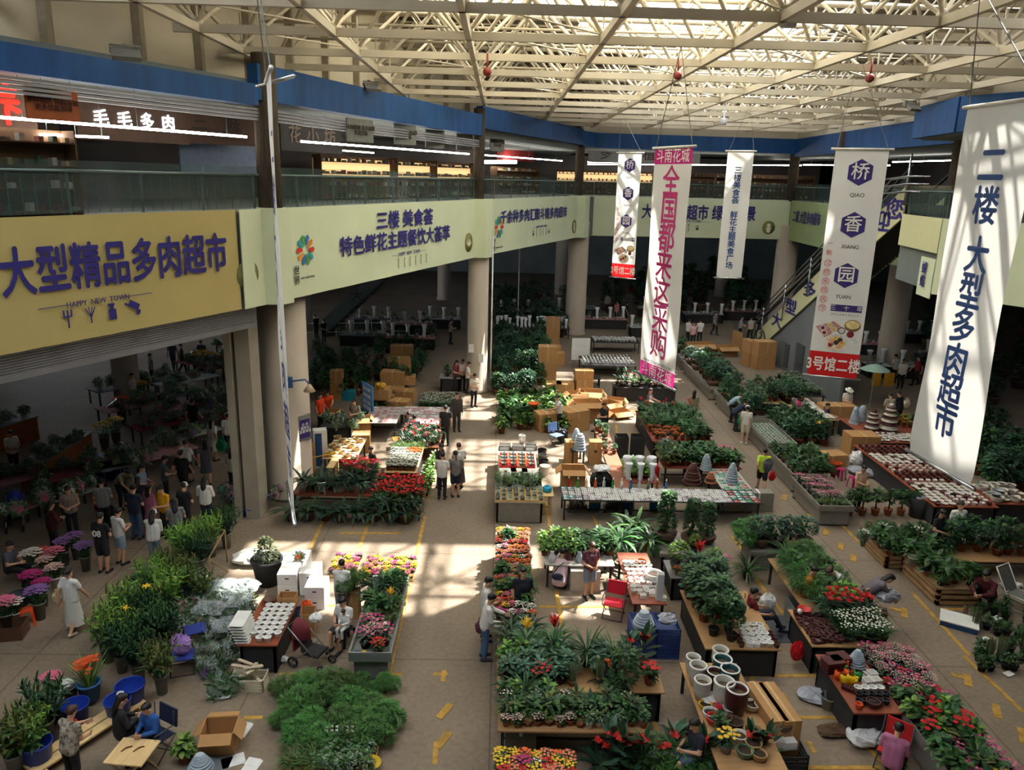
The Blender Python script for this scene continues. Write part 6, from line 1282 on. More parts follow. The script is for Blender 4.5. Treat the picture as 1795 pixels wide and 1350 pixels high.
carton(*at(592, 700).xy, 0, .6, .5, 1.5, 'tall brown box behind the two people in orange'); simple('plastic_stool', MB().box(-.3, -.3, 0, .3, .3, .45), mat('stool_teal', (40, 140, 160), .5), *at(612, 700).xy, 0, 'teal stool behind the dark bouquet table', 'stool')
# ================================================================== right of the aisle: the long middle column of stalls
table(.05, 15.8, 1.02, 20.75, .75, lmet, 'long grey table of bright flowers along the right side of the aisle', drk, lmet)
fl = {0: ('bloom_white', 'white flower pot'), 1: ('bloom_magenta', 'magenta flower pot')}
def fpick(i, j):
	k = ('bloom_magenta', 'bloom_white', 'bloom_red', 'bloom_pink', 'broad', 'bloom_yellow', 'bloom_orange', 'bloom_yellow', 'bloom_salmon', 'bloom_orange', 'bloom_yellow', 'bloom_salmon', 'bloom_orange', 'bloom_red', 'broad', 'bloom_salmon', 'bloom_orange', 'whitebuds')[j]
	if R.random() < .5: k = R.choice(('bloom_orange', 'bloom_salmon', 'bloom_yellow', 'bloom_white', 'bloom_pink', 'broad'))
	return k, {'broad': 'leafy pot', 'whitebuds': 'white budded pot'}.get(k, k[6:] + ' flower pot')
grid(fpick, .08, 16.0, 1.0, 20.7, .75, 6, 17, 'on the long grey table', 'flowers on the long grey table', .15, (.9, 1.1), 'potted flower')
# blue green plants and cactus balls at its near end
table(.12, 14.75, 1.0, 15.75, .72, ply, 'short plywood table of mixed greens before the long flower table', drk)
grid(lambda i, j: ('ballcactus', 'round mossy pot plant') if i == 0 else (('blueleaf', 'blue green foliage plant'), ('strap_dark', 'strap leaved plant'))[i % 2], .15, 14.8, 1.0, 15.75, .72, 4, 3, 'on the short plywood table', 'greens on the short plywood table')
# tiered greenery
table(.12, 13.5, 3.55, 14.55, .75, ply, 'wide plywood table of leafy plants in the front centre', drk, drk)
grid(lambda i, j: (('dracaena', 'arching strappy plant') if i in (3, 5, 7) else ('broad_light', 'light green plant') if i < 2 else ('blueleaf', 'blue green leafed plant') if i < 4 else ('strelitzia', 'upright leafed plant') if i > 7 else ('blueleaf', 'blue green leafed plant')) if j == 2 else (('blueleaf', 'blue green leafed plant') if i < 4 or j == 1 else ('reeds', 'slim stemmed pot') if i < 7 else ('poinsettia', 'red flowered plant')), .2, 13.6, 3.45, 14.55, .75, 10, 3, 'on the wide plywood table', 'plants on the wide plywood table', .2, (1.05, 1.3), skip=lambda i, j: (i in (5, 8) and j < 2) or (i > 4 and j == 1 and i % 2))
put('bromeliad_yellow', .75, 14.7, .95, 0, 1.3, 'yellow spiked bromeliad at the left end of the wide plywood table'); put('bromeliad_red', 1.35, 14.75, .95, 0, 1.4, 'dark red bromeliad behind the yellow spiked one'); put('anthurium', 1.0, 13.6, .78, 0, .9, 'red anthurium at the front left of the wide plywood table'); put('clivia_red', 2.65, 13.62, .75, 0, .8, 'red clivia in a terracotta pot at the right end of the wide table')
table(.15, 12.32, 3.05, 13.35, .75, ply, 'front plywood table of small pot plants nearest the viewer', drk)
crate(2.75, 12.55, .0, .5, .4, .68, drk, 'dark slatted crate under the right end of the front plywood table'); carton(.6, 12.9, 0, .6, .6, .66, 'grey box under the left end of the front plywood table', 0, False, PT['grey'])
def fp(i, j):
	if j == 0: return (('bloom_blush', 'pale pink flower pot'), ('ballcactus', 'round mossy pot plant'), ('spurge_terra', 'small leafy pot'), ('spurge', 'film wrapped leafy pot'))[(0, 0, 1, 0, 1, 0, 0, 1, 3, 3, 3, 3, 2, 2)[i]]
	if j == 1: return (('variegated', 'yellow edged leafy plant'), ('broad', 'dark leafed plant'))[i % 2]
	if j == 2: return (('whitebuds', 'white streaked grassy plant'), ('variegated', 'yellow edged leafy plant'), ('spurge_terra', 'small leafy plant'))[i % 3]
	return (('broad', 'broad leafed plant'), ('broad_light', 'light green plant'), ('dracaena', 'strappy plant'))[i % 3]
grid(fp, .2, 12.36, 3.0, 13.35, .75, 14, 4, 'on the front plywood table', 'plants on the front plywood table', .15, (.85, 1.05), skip=lambda i, j: (j == 3 and i > 4) or (j == 2 and i > 7 and i % 2))
for i, (px, py, k, n) in enumerate(((950, 1190, 'anthurium', 'red anthurium'), (925, 1200, 'broad_light', 'light green plant'), (905, 1215, 'strap_dark', 'strappy plant'), (985, 1195, 'broad', 'broad leafed plant'), (1068, 1205, 'clivia_orange', 'orange red clivia'), (1095, 1225, 'shrub_black', 'bushy shrub'), (1075, 1230, 'broad', 'leafy shrub'))):
	p = at(px, py, .75); put(k, p.x, p.y + .2, .6, None, 1.05, '%s standing between the wide and the front plywood tables, %s from left' % (n, ORD[(2, 3, 1, 4, 6, 7, 5)[i]]), 'plant')
simple('storage_box', MB().box(-.9, -.2, 0, .9, .2, .6), drk, 2.0, 13.42, 0, 'dark box row between the two plywood tables', 'box') if 0 else None
# flowers at the bottom edge
table(.1, 10.7, 1.55, 12.0, .3, brn, 'low brown table of mixed bright flowers at the bottom centre', drk)
grid(lambda i, j: R.choice((('bloom_orange', 'orange flower pot'), ('bloom_yellow', 'yellow flower pot'), ('bloom_salmon', 'salmon flower pot'), ('bloom_magenta', 'magenta flower pot'), ('bloom_red', 'red flower pot'), ('bloom_white', 'white flower pot'))), .12, 10.8, 1.55, 12.0, .3, 7, 6, 'at the bottom centre', 'bright flowers at the bottom centre', .2, (1.25, 1.5), 'potted flower')
for i in range(11):
	k = (('clivia_red', 'red clivia'), ('strelitzia', 'upright leafed plant'), ('plume', 'feathery fern'))[(0, 1, 1, 0, 1, 2, 0, 1, 2, 0, 1)[i]]; p = at(1052 + i * 18, 1358 - (i % 2) * 10); put(k[0], p.x, p.y, 0, None, 1.25, '%s at the bottom edge, %s from left beyond the bright flowers' % (k[1], ORD[i + 1]), 'plant')
# stall with white pots, leafy bench
table(1.4, 18.9, 3.3, 20.1, .7, lmet, 'grey table of light green plants right of the flower table', drk); carton(2.5, 19.0, 0, .8, .5, .6, 'pale box below the grey table of light green plants', 0, False, mat('box_pale', (190, 180, 164), .8))
grid(lambda i, j: ('broad_light', 'light green leafy plant') if i < 4 else ('broad', 'green leafy plant'), 1.3, 19.35, 3.4, 20.3, .7, 8, 3, 'on the grey table', 'light green plants on the grey table', .2, (.95, 1.15))
for i, (x, m, n) in enumerate(((2.05, PT['maroon'], 'maroon'), (2.35, PT['lightblue'], 'light blue'), (1.6, PT['white'], 'white'))): simple('watering_jug', MB().lathe([(0, 0), (.09, 0), (.1, .15), (.05, .25), (.06, .3)], 12).tube([(.08, 0, .05), (.2, 0, .25)], .015, 5), m, x, 19.1, .7, '%s jug on the near edge of the grey table' % n, 'jug')
table(3.45, 16.9, 4.3, 19.6, .75, rust, 'rust red table of white and brown pots before the palms', drk)
grid(lambda i, j: ('pot_round', 'white pot') if j > 4 else ('pot_square', 'brown square pot') if (i + j) % 2 else ('pot_cup', 'pale cup pot'), 3.5, 17.3, 4.25, 19.0, .75, 5, 8, 'on the rust red table', 'pots before the palms', .12, (1.0, 1.25), 'pot')
for i in range(5): put('pot_square', 3.95 + ru(-.3, .3), 17.1 + .1 * i, .75 + .0 * i, 0, 1.2, 'white square pot, %s from the front at the near end of the palm stall table' % ORD[i + 1], 'pot', 'white square pots by the tray tower')
for k in range(9): put('pot_square', 4.15, 17.15, .75 + .075 * k, 0, 1.35, 'white square tray, %s from the bottom of the tower before the palms' % ORD[k + 1], 'tray', 'tower of white trays before the palms')
for i, (px, py, s) in enumerate(((1085, 985, 1.05), (1112, 960, 1.1), (1135, 985, 1.0), (1095, 955, .9))): p = at(px, py); put('palm', p.x, p.y, .4, None, s, 'large arching leaved plant in a terracotta pot, %s of the four by the white pots' % ORD[i + 1], 'plant', 'arching palms by the white pots')
put('pot_wide', 4.2, 18.1, .75, 0, 1.4, 'pale round pot with a seedling at the right of the pot table', 'pot', mats={'body': PT['white']}); put('pot_wide', 4.0, 18.9, .75, 0, .9, 'bright orange pot below the palms', 'pot', mats={'body': PT['orange']})
cb = mat('crate_blue', (44, 66, 128), .5, .08)
for i, x in enumerate((3.55, 4.12)):
	for k in range(4): crate(x, 16.1, .2 * k, .55, .75, .195, cb, 'blue slatted crate, %s stack, %s from the floor, before the tray tower' % (('left', 'right')[i], ORD[k + 1]), 0, group='blue crates before the tray tower')
stack('pot_nest', 3.55, 15.95, .8, 4, 1.2, .8, .06, 'on the blue crates', 'pale blue bowl')
sack(4.1, 16.0, .8, .42, .4, .2, greybag, 'clear bag of dark trays on the blue crates')
foldchair(*at(1075, 1080).xy, -.35, mat('cloth_red_chair', (206, 34, 56), .7), 'red folding armchair left of the blue crates')
# bonsai benches
table(4.75, 19.85, 6.5, 21.2, .6, stone, 'pale stone bench of tall bonsai at the crossing', stone, stone, .1)
for i, (x, y, s) in enumerate(((5.05, 20.7, 1.05), (5.75, 20.5, .95), (6.25, 20.6, .85))): put('bonsai', x, y, .6, None, s, 'tiered ficus bonsai in a brown pot, %s of three on the pale bench' % ('left', 'middle', 'right')[i], 'bonsai', None)
put('ficus_small', 5.75, 20.0, .6, 0, .6, 'small bonsai in a striped pot at the front of the pale bench', 'bonsai')
table(4.7, 18.3, 6.3, 19.3, .7, steel, 'zinc topped table with a bromeliad below the tall bonsai', drk, drk)
for i, (x, k, n, s) in enumerate(((5.0, 'ficus_small', 'leafy round ficus', .9), (5.55, 'bromeliad_red', 'red flowered bromeliad', 1.5), (5.95, 'ficus_small', 'light ficus', .7), (6.25, 'azalea_pink', 'speckled shrub', 1.2), (4.9, 'bloom_orange', 'small orange plant', 1.0))): put(k, x, 18.8 - (i == 4) * .3, .7, 0, s, n + ' on the zinc topped table below the tall bonsai')
# big schefflera table
table(4.78, 15.05, 6.5, 17.6, .75, ply, 'broad plywood table of bushy trees and white pots', drk, drk)
grid([('schefflera', 'bushy blue green plant')], 4.85, 16.0, 5.75, 17.9, .75, 3, 4, 'on the broad plywood table', 'bushy plants on the broad plywood table', .2, (1.0, 1.25))
for i, (x, y) in enumerate(((5.1, 15.6), (5.45, 15.4), (5.5, 15.75))): put('shrub_black', x, y, .75, None, .95, 'small tree in a black bag, %s one on the near half of the plywood table' % ORD[i + 1], 'plant')
grid(lambda i, j: ('pot_square', 'white square pot') if i < 2 else ('pot_round', 'white round pot'), 5.75, 15.1, 6.35, 16.0, .75, 4, 5, 'at the near corner', 'white pots on the broad plywood table', .1, (1.05, 1.25), 'pot')
for i in range(7): put('pot_cup', 6.42 if i > 2 else 5.62, 15.15 + .15 * (i if i < 3 else i - 3), .75, 0, 1.2, 'dark cup pot, %s beside the white pots' % ORD[i + 1], 'pot', 'dark cups by the white pots', {'body': PT['maroon']})
carton(5.5, 15.4, 0, .55, .5, .5, 'white box under the near edge of the broad plywood table', 0, False, ctn, holes=True); carton(6.2, 15.5, 0, .4, .5, .55, 'brown carton under the broad plywood table')
# big ceramic pots
table(4.1, 11.0, 5.35, 14.6, .7, ply, 'long plywood table of ceramic pots at the bottom right of centre', drk)
for i, (px, py, m, s) in enumerate(((1213, 1180, 'glaze', .85), (1221, 1200, 'glaze', 1), (1229, 1225, 'glaze', .95), (1260, 1170, 'glaze', .95), (1263, 1192, 'teal', 1.1), (1251, 1210, 'maroon', .95), (1276, 1210, 'teal', 1.1), (1266, 1235, 'glaze', 1.15), (1288, 1250, 'maroon', 1.2))):
	p = at(px, py, .7); put('pot_tall', p.x, p.y, .7, 0, s, 'tall %s ceramic pot, %s from the back on the ceramic pot table' % ({'glaze': 'cream', 'teal': 'dark teal', 'maroon': 'dark brown'}[m], ORD[i + 1]), 'pot', 'tall ceramic pots', {'body': PT[m]})
def pots_px(lst, kind, z, where, group, s=1.0):
	for i, (px, py, m, n) in enumerate(lst): p = at(px, py, z); put(kind, p.x, p.y, z, 0, s * ru(.92, 1.08), '%s, %s of the %s' % (n, ORD[i + 1], where), 'pot', group, {'body': PT[m]})
pots_px([(1300, 1218, 'grey', 'grey rimmed pot'), (1321, 1212, 'white', 'white rimmed pot'), (1310, 1230, 'glaze', 'cream pot'), (1328, 1228, 'white', 'white crossed pot'), (1348, 1225, 'white', 'white crossed pot'), (1318, 1243, 'glaze', 'cream pot'), (1334, 1243, 'white', 'white pot')], 'pot_wide', .7, 'white rimmed group right of the tall pots', 'white rimmed pots', .9)
pots_px([(1245, 1258, 'white', 'dark lidded jar'), (1262, 1252, 'grey', 'grey pot'), (1280, 1250, 'glaze', 'cream pot'), (1252, 1268, 'red', 'red pot'), (1268, 1268, 'brown', 'brown pot'), (1287, 1275, 'brown', 'brown pot'), (1265, 1300, 'blue', 'blue rimmed pot'), (1295, 1298, 'white', 'white pot'), (1318, 1290, 'ochre', 'ochre pot'), (1320, 1312, 'ochre', 'ochre bowl'), (1305, 1325, 'green', 'green pot'), (1368, 1265, 'brown', 'brown planter'), (1373, 1278, 'brown', 'brown planter'), (1330, 1330, 'ochre', 'flat ochre bowl')], 'pot_wide', .7, 'ceramic group beside the seated man', 'ceramic pots beside the seated man', .95)
sack(*at(1248, 1230, .7).xy, .7, .5, .35, .16, whitebag, 'white plastic bag among the tall ceramic pots'); sack(*at(1258, 1245, .7).xy, .7, .25, .2, .14, mat('bag_red', (210, 30, 40), .5), 'small red bag among the ceramic pots'); put('pot_wide', *at(1236, 1242, .7).xy, .7, 0, .8, 'pale yellow ring pot at the left table edge', 'pot', mats={'body': FL['yellow']})
put('mum_yellow', *at(1272, 1318, .7).xy, .7, 0, 1.1, 'yellow chrysanthemum in a grey pot at the table edge'); put('broad', *at(1262, 1282, .7).xy, .7, 0, .8, 'dark leafy plant in a glazed pot by the table edge')
for i, dx in enumerate((-.2, .13)): carton(*(at(1335 + i * 22, 1300).xy), 0, .34, 1.2, .95, 'long brown carton, %s of the pair beside the ceramic pots' % ('left', 'right')[i], .12); 
crate(*at(1368, 1345).xy, .0, .8, .55, .5, drk, 'black plastic crate of paper bundles at the bottom'); [carton(at(1352 + i * 22, 1338).x, at(1352, 1338).y, .45, .24, .35, .16, 'white paper bundle in the black crate, %s one' % ('left', 'right')[i], .1, False, ctn) for i in (0, 1)]
sack(*at(1340, 1338).xy, .5, .16, .14, .14, mat('bag_skyblue', (60, 150, 220), .5), 'light blue bag at the corner of the black crate')
for i, px in enumerate((1310, 1335)): put('strelitzia', *at(px, 1355).xy, .1, None, 1.2, 'dark leafed plant at the bottom edge before the black crate, %s one' % ('left', 'right')[i])
foldchair(*at(1232, 1340).xy, -1.2, blackbag, 'black folding stool under the man looking at his phone', .42, False)
# bench of potted schefflera at the crossing, and the long table to its right
table(7.4, 20.05, 9.2, 21.1, .6, stone, 'stone bench of bushy ficus pots at the crossing', stone, stone, .1)
for i in range(4): put('gingseng', 7.8 + i * .42, 20.45, .6, None, 1.05, 'bushy ficus in a glazed pot, %s from left on the stone bench' % ORD[i + 1], 'bonsai', 'bushy ficus on the stone bench', {'pot': (PT['brown'], PT['black'], PT['ochre'], PT['brown'])[i]})
put('plume', 7.5, 20.6, .6, 0, 1.4, 'feathery fern in a blue pot at the left of the stone bench', mats={'pot': PT['blue']}); put('dracaena', 7.2, 19.6, 0, 0, 1.1, 'upright light green plant on the floor by the stone bench')
table(7.65, 16.8, 8.95, 19.4, .75, ply, 'plywood table of ferns beside the woman in mustard', drk); 
grid(lambda i, j: (('plume', 'feathery fern'), ('broad', 'leafy plant'), ('dracaena', 'strappy plant'), ('broad_light', 'light leafy plant'))[(i + 2 * j) % 4], 7.9, 17.2, 9.1, 19.4, .75, 4, 6, 'on the fern table', 'plants on the fern table', .2, (.95, 1.2))
table(7.25, 15.2, 9.0, 16.75, .75, ply, 'plywood table of brown pots and white flowers', drk, drk)
grid([('pot_bowl', 'dark brown pot'), ('pot_round', 'dark brown pot')], 7.3, 15.3, 8.0, 16.6, .75, 6, 8, 'on the brown pot table', 'dark brown pots', .2, (1.0, 1.3), 'pot', mats={'body': PT['maroon']})
put('pot_bowl', 7.55, 16.5, .84, 0, 1.6, 'bright red bowl at the back of the brown pots', 'bowl', mats={'body': PT['red']}); simple('ball', MB().ball((0, 0, .07), .07), PT['white'], 7.4, 16.4, .84, 'white ball on the brown pots', 'ball')
grid(lambda i, j: ('whitebuds', 'white budded plant') if j < 3 else ('clivia_red', 'red flowered plant') if j < 5 else ('broad_light', 'light leafed plant'), 8.0, 15.3, 9.1, 17.4, .75, 6, 7, 'right of the brown pots', 'white budded plants right of the brown pots', .2, (.95, 1.15))
carton(7.75, 17.2, 0, .4, .9, .6, 'grey open box under the fern table', 0, True, PT['grey'], flaps=False); sack(7.2, 17.9, 0, .4, .35, .5, whitebag, 'white sack on the floor left of the fern table'); sack(7.1, 15.6, .1, .3, .2, .5, mat('bag_red', 0), 'red bag hanging at the left end of the brown pot table')
simple('cane_coil', MB().lathe([(.18, 0), (.22, .05), (.18, .1), (.14, .05), (.18, 0)], 16), bark2, 7.15, 18.6, 0, 'dark coil of hose on the floor by the fern table', 'hose'); simple('drain_cover', MB().box(-.35, -.6, 0, .35, .6, .015), mat('iron_grate', (70, 74, 80), .5, .3, 30), *at(1375, 1103).xy, 0, 'iron drain cover in the floor right of the red shirted man', 'drain cover')
# pots and flowers stall bottom right
table(7.2, 12.95, 8.25, 14.9, .75, rust, 'rust red table of pots and watering cans at the bottom right', drk, drk)
for i, (px, py, c, n) in enumerate(((1470, 1190, 'orange', 'orange'), (1480, 1197, 'yellow', 'yellow'), (1491, 1197, 'yellow2', 'yellow'), (1486, 1186, 'orange2', 'orange'), (1502, 1190, 'green', 'green'))):
	p = at(px, py, .75); m = {'o': mat('can_orange', (232, 90, 30), .4), 'y': mat('can_yellow', (238, 196, 30), .4), 'g': mat('can_green', (50, 140, 60), .4)}[c[0]]
	e = empty('watering_can', (p.x, p.y, .75), ru(0, 6), n + ' watering can, %s from left on the rust red table' % ORD[(1, 2, 4, 3, 5)[i]], 'watering can'); link('body', MB().lathe([(0, 0), (.1, 0), (.1, .16), (.06, .19)], 14).mesh('body', m), e); link('spout', MB().tube([(.09, 0, .04), (.22, 0, .2)], .016, 6).ball((.23, 0, .21), .035, n=8).mesh('spout', m), e); link('handle', MB().tube([(-.09, 0, .05), (-.17, 0, .14), (-.04, 0, .22)], .012, 5).mesh('handle', PT['black']), e)
stack('pot_nest', *at(1500, 1170, .75).xy, .75, 9, 1.0, .42, .06, 'on the rust red table', 'pale blue plastic pot')
for i, (px, py) in enumerate(((1458, 1175), (1468, 1168))): 
	for k in range(5): q = at(px, py, .75); simple('square_pot', MB().box(-.2, -.14, 0, .2, .14, .05).box(-.22, -.16, .05, .22, .16, .065), PT['maroon'], q.x, q.y, .75 + .05 * k, 'dark maroon tray, %s pile, %s from the bottom, left of the pale tower' % (('left', 'right')[i], ORD[k + 1]), 'tray', .2, 'maroon trays on the rust red table')
for i, (px, py) in enumerate(((1513, 1190), (1528, 1186), (1521, 1200), (1535, 1198))): p = at(px, py, .75); put('pot_square', p.x, p.y, .75, .2, 1.5, 'white square pot, %s of four on the rust red table' % ORD[i + 1], 'pot', None)
for i in range(4): p = at(1503 + i * 13, 1212, .75); put('pot_round', p.x, p.y, .75, 0, 1.15, 'white round pot, %s from left in the row on the rust red table' % ORD[i + 1], 'pot', None)
for i in range(10): p = at(1505 + (i % 5) * 12, 1222 + (i // 5) * 12, .75); put('pot_round', p.x, p.y, .75, 0, 1.05, 'black glazed pot, %s from left in the %s before the white pots' % (ORD[i % 5 + 1], ('back row', 'front row')[i // 5]), 'pot', 'black pots on the rust red table', {'body': PT['black']})
for i in range(6): p = at(1478 + i * 5, 1207 + i * 2, .75); put('pot_cup', p.x, p.y, .75, 0, 1.0, 'small brown pot, %s of the cluster at the left table edge' % ORD[i + 1], 'pot', 'small brown pots at the table edge', {'body': PT['maroon']})
put('pot_wide', *at(1530, 1238, .75).xy, .75, 0, .85, 'wide maroon pot at the near edge of the rust red table', 'pot', mats={'body': PT['maroon']}); put('pot_cup', *at(1505, 1242, .75).xy, .75, 0, 1.3, 'orange pot with a label at the near edge', 'pot', mats={'body': PT['orange']})
planter(8.2, 10.2, 9.35, 15.0, .75, steel, 'long zinc planter of mixed flowers at the bottom right', .2)
def ip(i, j):
	if j > 12: return (('azalea_pink', 'pink flowered plant'), ('heather', 'pale heather'))[(i + j) % 2]
	if j > 9: return (('heather', 'pale heather'), ('azalea_pink', 'pink flowered plant'), ('bloom_red', 'red flowered plant'))[(i + j) % 3]
	if j in (6, 7, 8): return (('poinsettia', 'red flowered plant'), ('broad_light', 'light leafed plant'), ('broad', 'dark leafed plant'))[(i + 2 * j) % 3]
	if j in (1, 2) and i == 3: return ('mum_yellow', 'yellow chrysanthemum')
	return (('broad', 'dark leafed plant'), ('variegated', 'streaked leafy plant'), ('azalea_pink', 'pink flowered plant'), ('whitebuds', 'white budded plant'))[(2 * i + 3 * j) % (3 if j else 4)]
grid(ip, 8.28, 10.3, 9.35, 15.1, .57, 5, 15, 'of the zinc planter at right', 'plants in the bottom right planter', .2, (1.0, 1.2))
sack(*at(1430, 1225).xy, 0, .8, .55, .14, greybag, 'grey plastic sack lying flat left of the rust red table', -.5); bucket(*at(1452, 1240).xy, 0, .18, .28, mat('bucket_clear', (150, 152, 150), .4), 'grey waste bucket with a liner by the rust red table'); sack(*at(1515, 1305).xy, 0, .7, .5, .35, whitebag, 'white sack standing before the rust red table'); sack(*at(1462, 1285).xy, 0, .7, .4, .12, mat('earth_heap', (84, 62, 46), .95, .3, 8, bump=.6), 'brown heap of peat before the rust red table', .2, 'peat_heap', 'heap')
foldchair(*at(1560, 1345).xy, -.7, mat('cloth_red_seat', (196, 40, 44), .7), 'red folding chair under the woman in pink', .42)
# ================================================================== second block: tables behind the crossing
table(.0, 22.95, 1.6, 24.9, .75, lmet, 'grey table of potted succulents beside the aisle at the crossing', drk, stone)
SUC = [('rosette', 'purple grey succulent'), ('haworthia', 'green succulent')]
for j in range(3):
	for i in range(8):
		bx = .0 + .2 * i; by = 22.96 + .34 * j; o = MB().box(0, 0, 0, .19, .32, .012).box(0, 0, .012, .19, .01, .07).box(0, .31, .012, .19, .32, .07).box(0, .01, .012, .01, .31, .07).box(.18, .01, .012, .19, .31, .07).obj('succulent_tray', trayw, None, (bx, by, .75)); tag(o, 'straw coloured tray of succulents, %s from left in the %s at the crossing' % (ORD[i + 1], rowname(j, 3)), 'tray', 'succulent trays')
		for q in range(2): k = R.choice(SUC); put(k[0], bx + .095, by + .08 + q * .15, .762, 0, 1.25, '%s, %s one in the tray, %s tray from left in the %s' % (k[1], ('front', 'back')[q], ORD[i + 1], rowname(j, 3)), 'succulent', 'succulents in the straw trays')
grid(lambda i, j: (('spurge', 'small pot plant'), ('haworthia', 'white potted succulent'), ('spider', 'grassy pot'))[(i + j) % 3], .02, 24.0, 1.6, 24.9, .75, 8, 3, 'behind the straw trays', 'small plants behind the straw trays', .2, (1, 1.3))
table(.1, 25.0, 1.5, 28.4, .75, lmet, 'grey table of trays and newspapers behind the succulents', drk, drk)
for i in range(6): simple('newspaper', MB().box(-.3, -.2, 0, .3, .2, .012), mat('newsprint', (232, 230, 222), .8, .08, 30), .45 + (i % 3) * .4, 25.3 + (i // 3) * .45, .75, 'white newspaper sheet on the grey table, %s from left in the %s' % (ORD[i % 3 + 1], ('front row', 'back row')[i // 3]), 'newspaper', ru(-.2, .2))
for j in range(4):
	for i in range(4): c = ('red', 'orange', 'grey', 'orange')[j] if i != 2 else 'clay'; carton(.3 + i * .33, 26.1 + j * .35, .75, .3, .32, .1, '%s seedling tray, %s from left in the %s of trays behind the newspapers' % ({'red': 'red', 'orange': 'orange', 'grey': 'violet grey', 'clay': 'brown'}[c], ORD[i + 1], rowname(j, 4)), 0, True, PT[c], flaps=False, group='seedling trays behind the newspapers', name='seedling_tray', cat='tray'); put('rosette', .3 + i * .33, 26.1 + j * .35, .77, 0, 1.6, 'succulent in the seedling tray, %s from left in the %s behind the newspapers' % (ORD[i + 1], rowname(j, 4)), 'succulent', 'succulents in the seedling trays')
for i in range(3): crate(.35 + i * .5, 28.0, .75, .46, .4, .2, PT['grey'], 'grey slatted crate, %s from left at the back of the grey table' % ORD[i + 1], group='grey crates')
put('pot_tall', 1.0, 28.1, .95, 0, .7, 'white cylinder pot on the grey crates', 'pot', mats={'body': PT['white']})
table(1.55, 23.6, 1.95, 24.4, .7, ltab, 'small pale side table with a blue hose coil', ltab); simple('hose_coil', MB().lathe([(.12, 0), (.17, .06), (.15, .16), (.1, .2), (.08, .1), (.12, 0)], 14), mat('hose_blue', (30, 150, 190), .4), 1.75, 24.0, .7, 'bright blue coil on the small pale side table', 'hose')
for i in range(4): bucket(1.85, 27.2 + .6 * i, 0, .18, .4, (PT['white'], PT['black'], PT['grey'], PT['black'])[i], '%s bucket, %s from the front right of the tray table' % (('white', 'black', 'grey', 'black')[i], ORD[i + 1]))
thicket([(R.uniform(870, 1000), R.uniform(705, 760)) for _ in range(64)], [('broad_light', 'light green plant'), ('broad', 'broad leafed plant'), ('broad_light', 'light green plant')], 'behind the grey crates', 'greens behind the grey crates', (1.5, 1.9), 0)
thicket([(R.uniform(868, 960), R.uniform(650, 700)) for _ in range(34)], [('schefflera', 'bushy plant'), ('broad_light', 'light green plant'), ('gingseng', 'bushy ficus')], 'right of the slim column', 'greens right of the slim column', (1.2, 1.6), 0)
# cardboard area
cb_ = [(1003, 752, 1.15, 1.0, .95, .5, False), (955, 752, .85, .8, .8, .3, False), (985, 750, .8, .7, .7, 0, False), (1000, 812, .5, .45, .95, .05, False), (1042, 812, .5, .45, .95, -.03, False), (1028, 735, 1.3, .8, .9, .1, True), (1035, 712, 1.1, .8, .8, -.1, True), (1010, 715, .9, .7, .8, .2, True), (1022, 690, .9, .8, .8, .1, False), (1065, 722, .9, .7, .5, .6, True), (1085, 730, 1.0, .7, .3, .4, True), (1078, 712, .9, .6, .4, -.3, True), (990, 690, .9, .8, .6, 0, False), (970, 690, .8, .8, .6, 0, False)]
for i, (px, py, w, d, h, rz, op) in enumerate(cb_): carton(*at(px, py).xy, 0, w, d, h, '%s cardboard box, %s in the sunny cardboard heap right of the aisle' % (('closed', 'open')[op], ORD[i + 1]), rz, op, holes=(i in (3, 4)), group='cardboard boxes in the sun')
carton(*at(1022, 690).xy, .8, .95, .6, .5, 'white topped box on the cardboard heap', 0, False, card)
put('pot_bowl', *at(935, 742).xy, .81, 0, 2.6, 'orange red bowl on a closed cardboard box', 'bowl', mats={'body': PT['orange']})
foldchair(*at(975, 780).xy, .6, mat('cloth_plaid', (110, 140, 190), .8, .4, 20), 'folding chair draped with a plaid blue bag', .45); sack(*at(985, 775).xy, .0, .5, .4, .6, blackbag, 'black backpack beside the plaid chair')
table(2.9, 28.0, 3.5, 29.3, .7, drk, 'small dark table of pale plastic pots', drk); stack('pot_nest', 3.15, 28.6, .7, 9, 1.1, .45, .1, 'on the small dark table', 'grey plastic pot'); stack('pot_nest', 3.25, 28.2, .7, 6, 1.2, .8, .1, 'before the small dark table', 'grey plastic pot')
e = table(4.1, 23.7, 4.65, 31.0, .75, brn, 'long narrow red brown bench running away behind the seed table', drk)
grid([('spurge_terra', 'small leafy plant'), ('pot_cup', 'small pale pot')], 4.15, 27.5, 4.6, 31, .75, 2, 9, 'on the narrow brown bench', 'goods on the narrow brown bench', .2, (1.0, 1.4))
for i in range(8): put('broad_light', 4.75 + (i % 3) * .28, 25.4 + (i // 3) * .4, .65, None, 1.2, 'light green plant, %s of the cluster on the narrow brown bench' % ORD[i + 1], 'plant', 'light plants on the brown bench')
table(4.4, 24.9, 5.75, 25.9, .7, shelfb, 'red brown table of milky white vases', drk)
for i in range(9): x = 4.65 + (i % 3) * .42; put('pot_vase', x, 25.1 + (i // 3) * .3, .7, 0, 1.15 + .25 * (i // 3 == 1), 'milky white plastic vase, %s from left in the %s on the vase table' % (ORD[i % 3 + 1], rowname(i // 3, 3)), 'vase', 'milky white vases')
for i in range(3): q = at(1088 + i * 28, 800); carton(q.x, q.y, 0, .5, .5, .9, 'dark crate of white film behind the seed table, %s one' % ORD[i + 1], 0, True, drk, flaps=False) if i < 2 else None
sack(3.75, 25.2, .0, .8, .6, 1.0, blackbag, 'black sack with white film on top behind the seed table'); sack(3.75, 25.2, 1.0, .6, .5, .2, whitebag, 'white film bundle on the black sack')
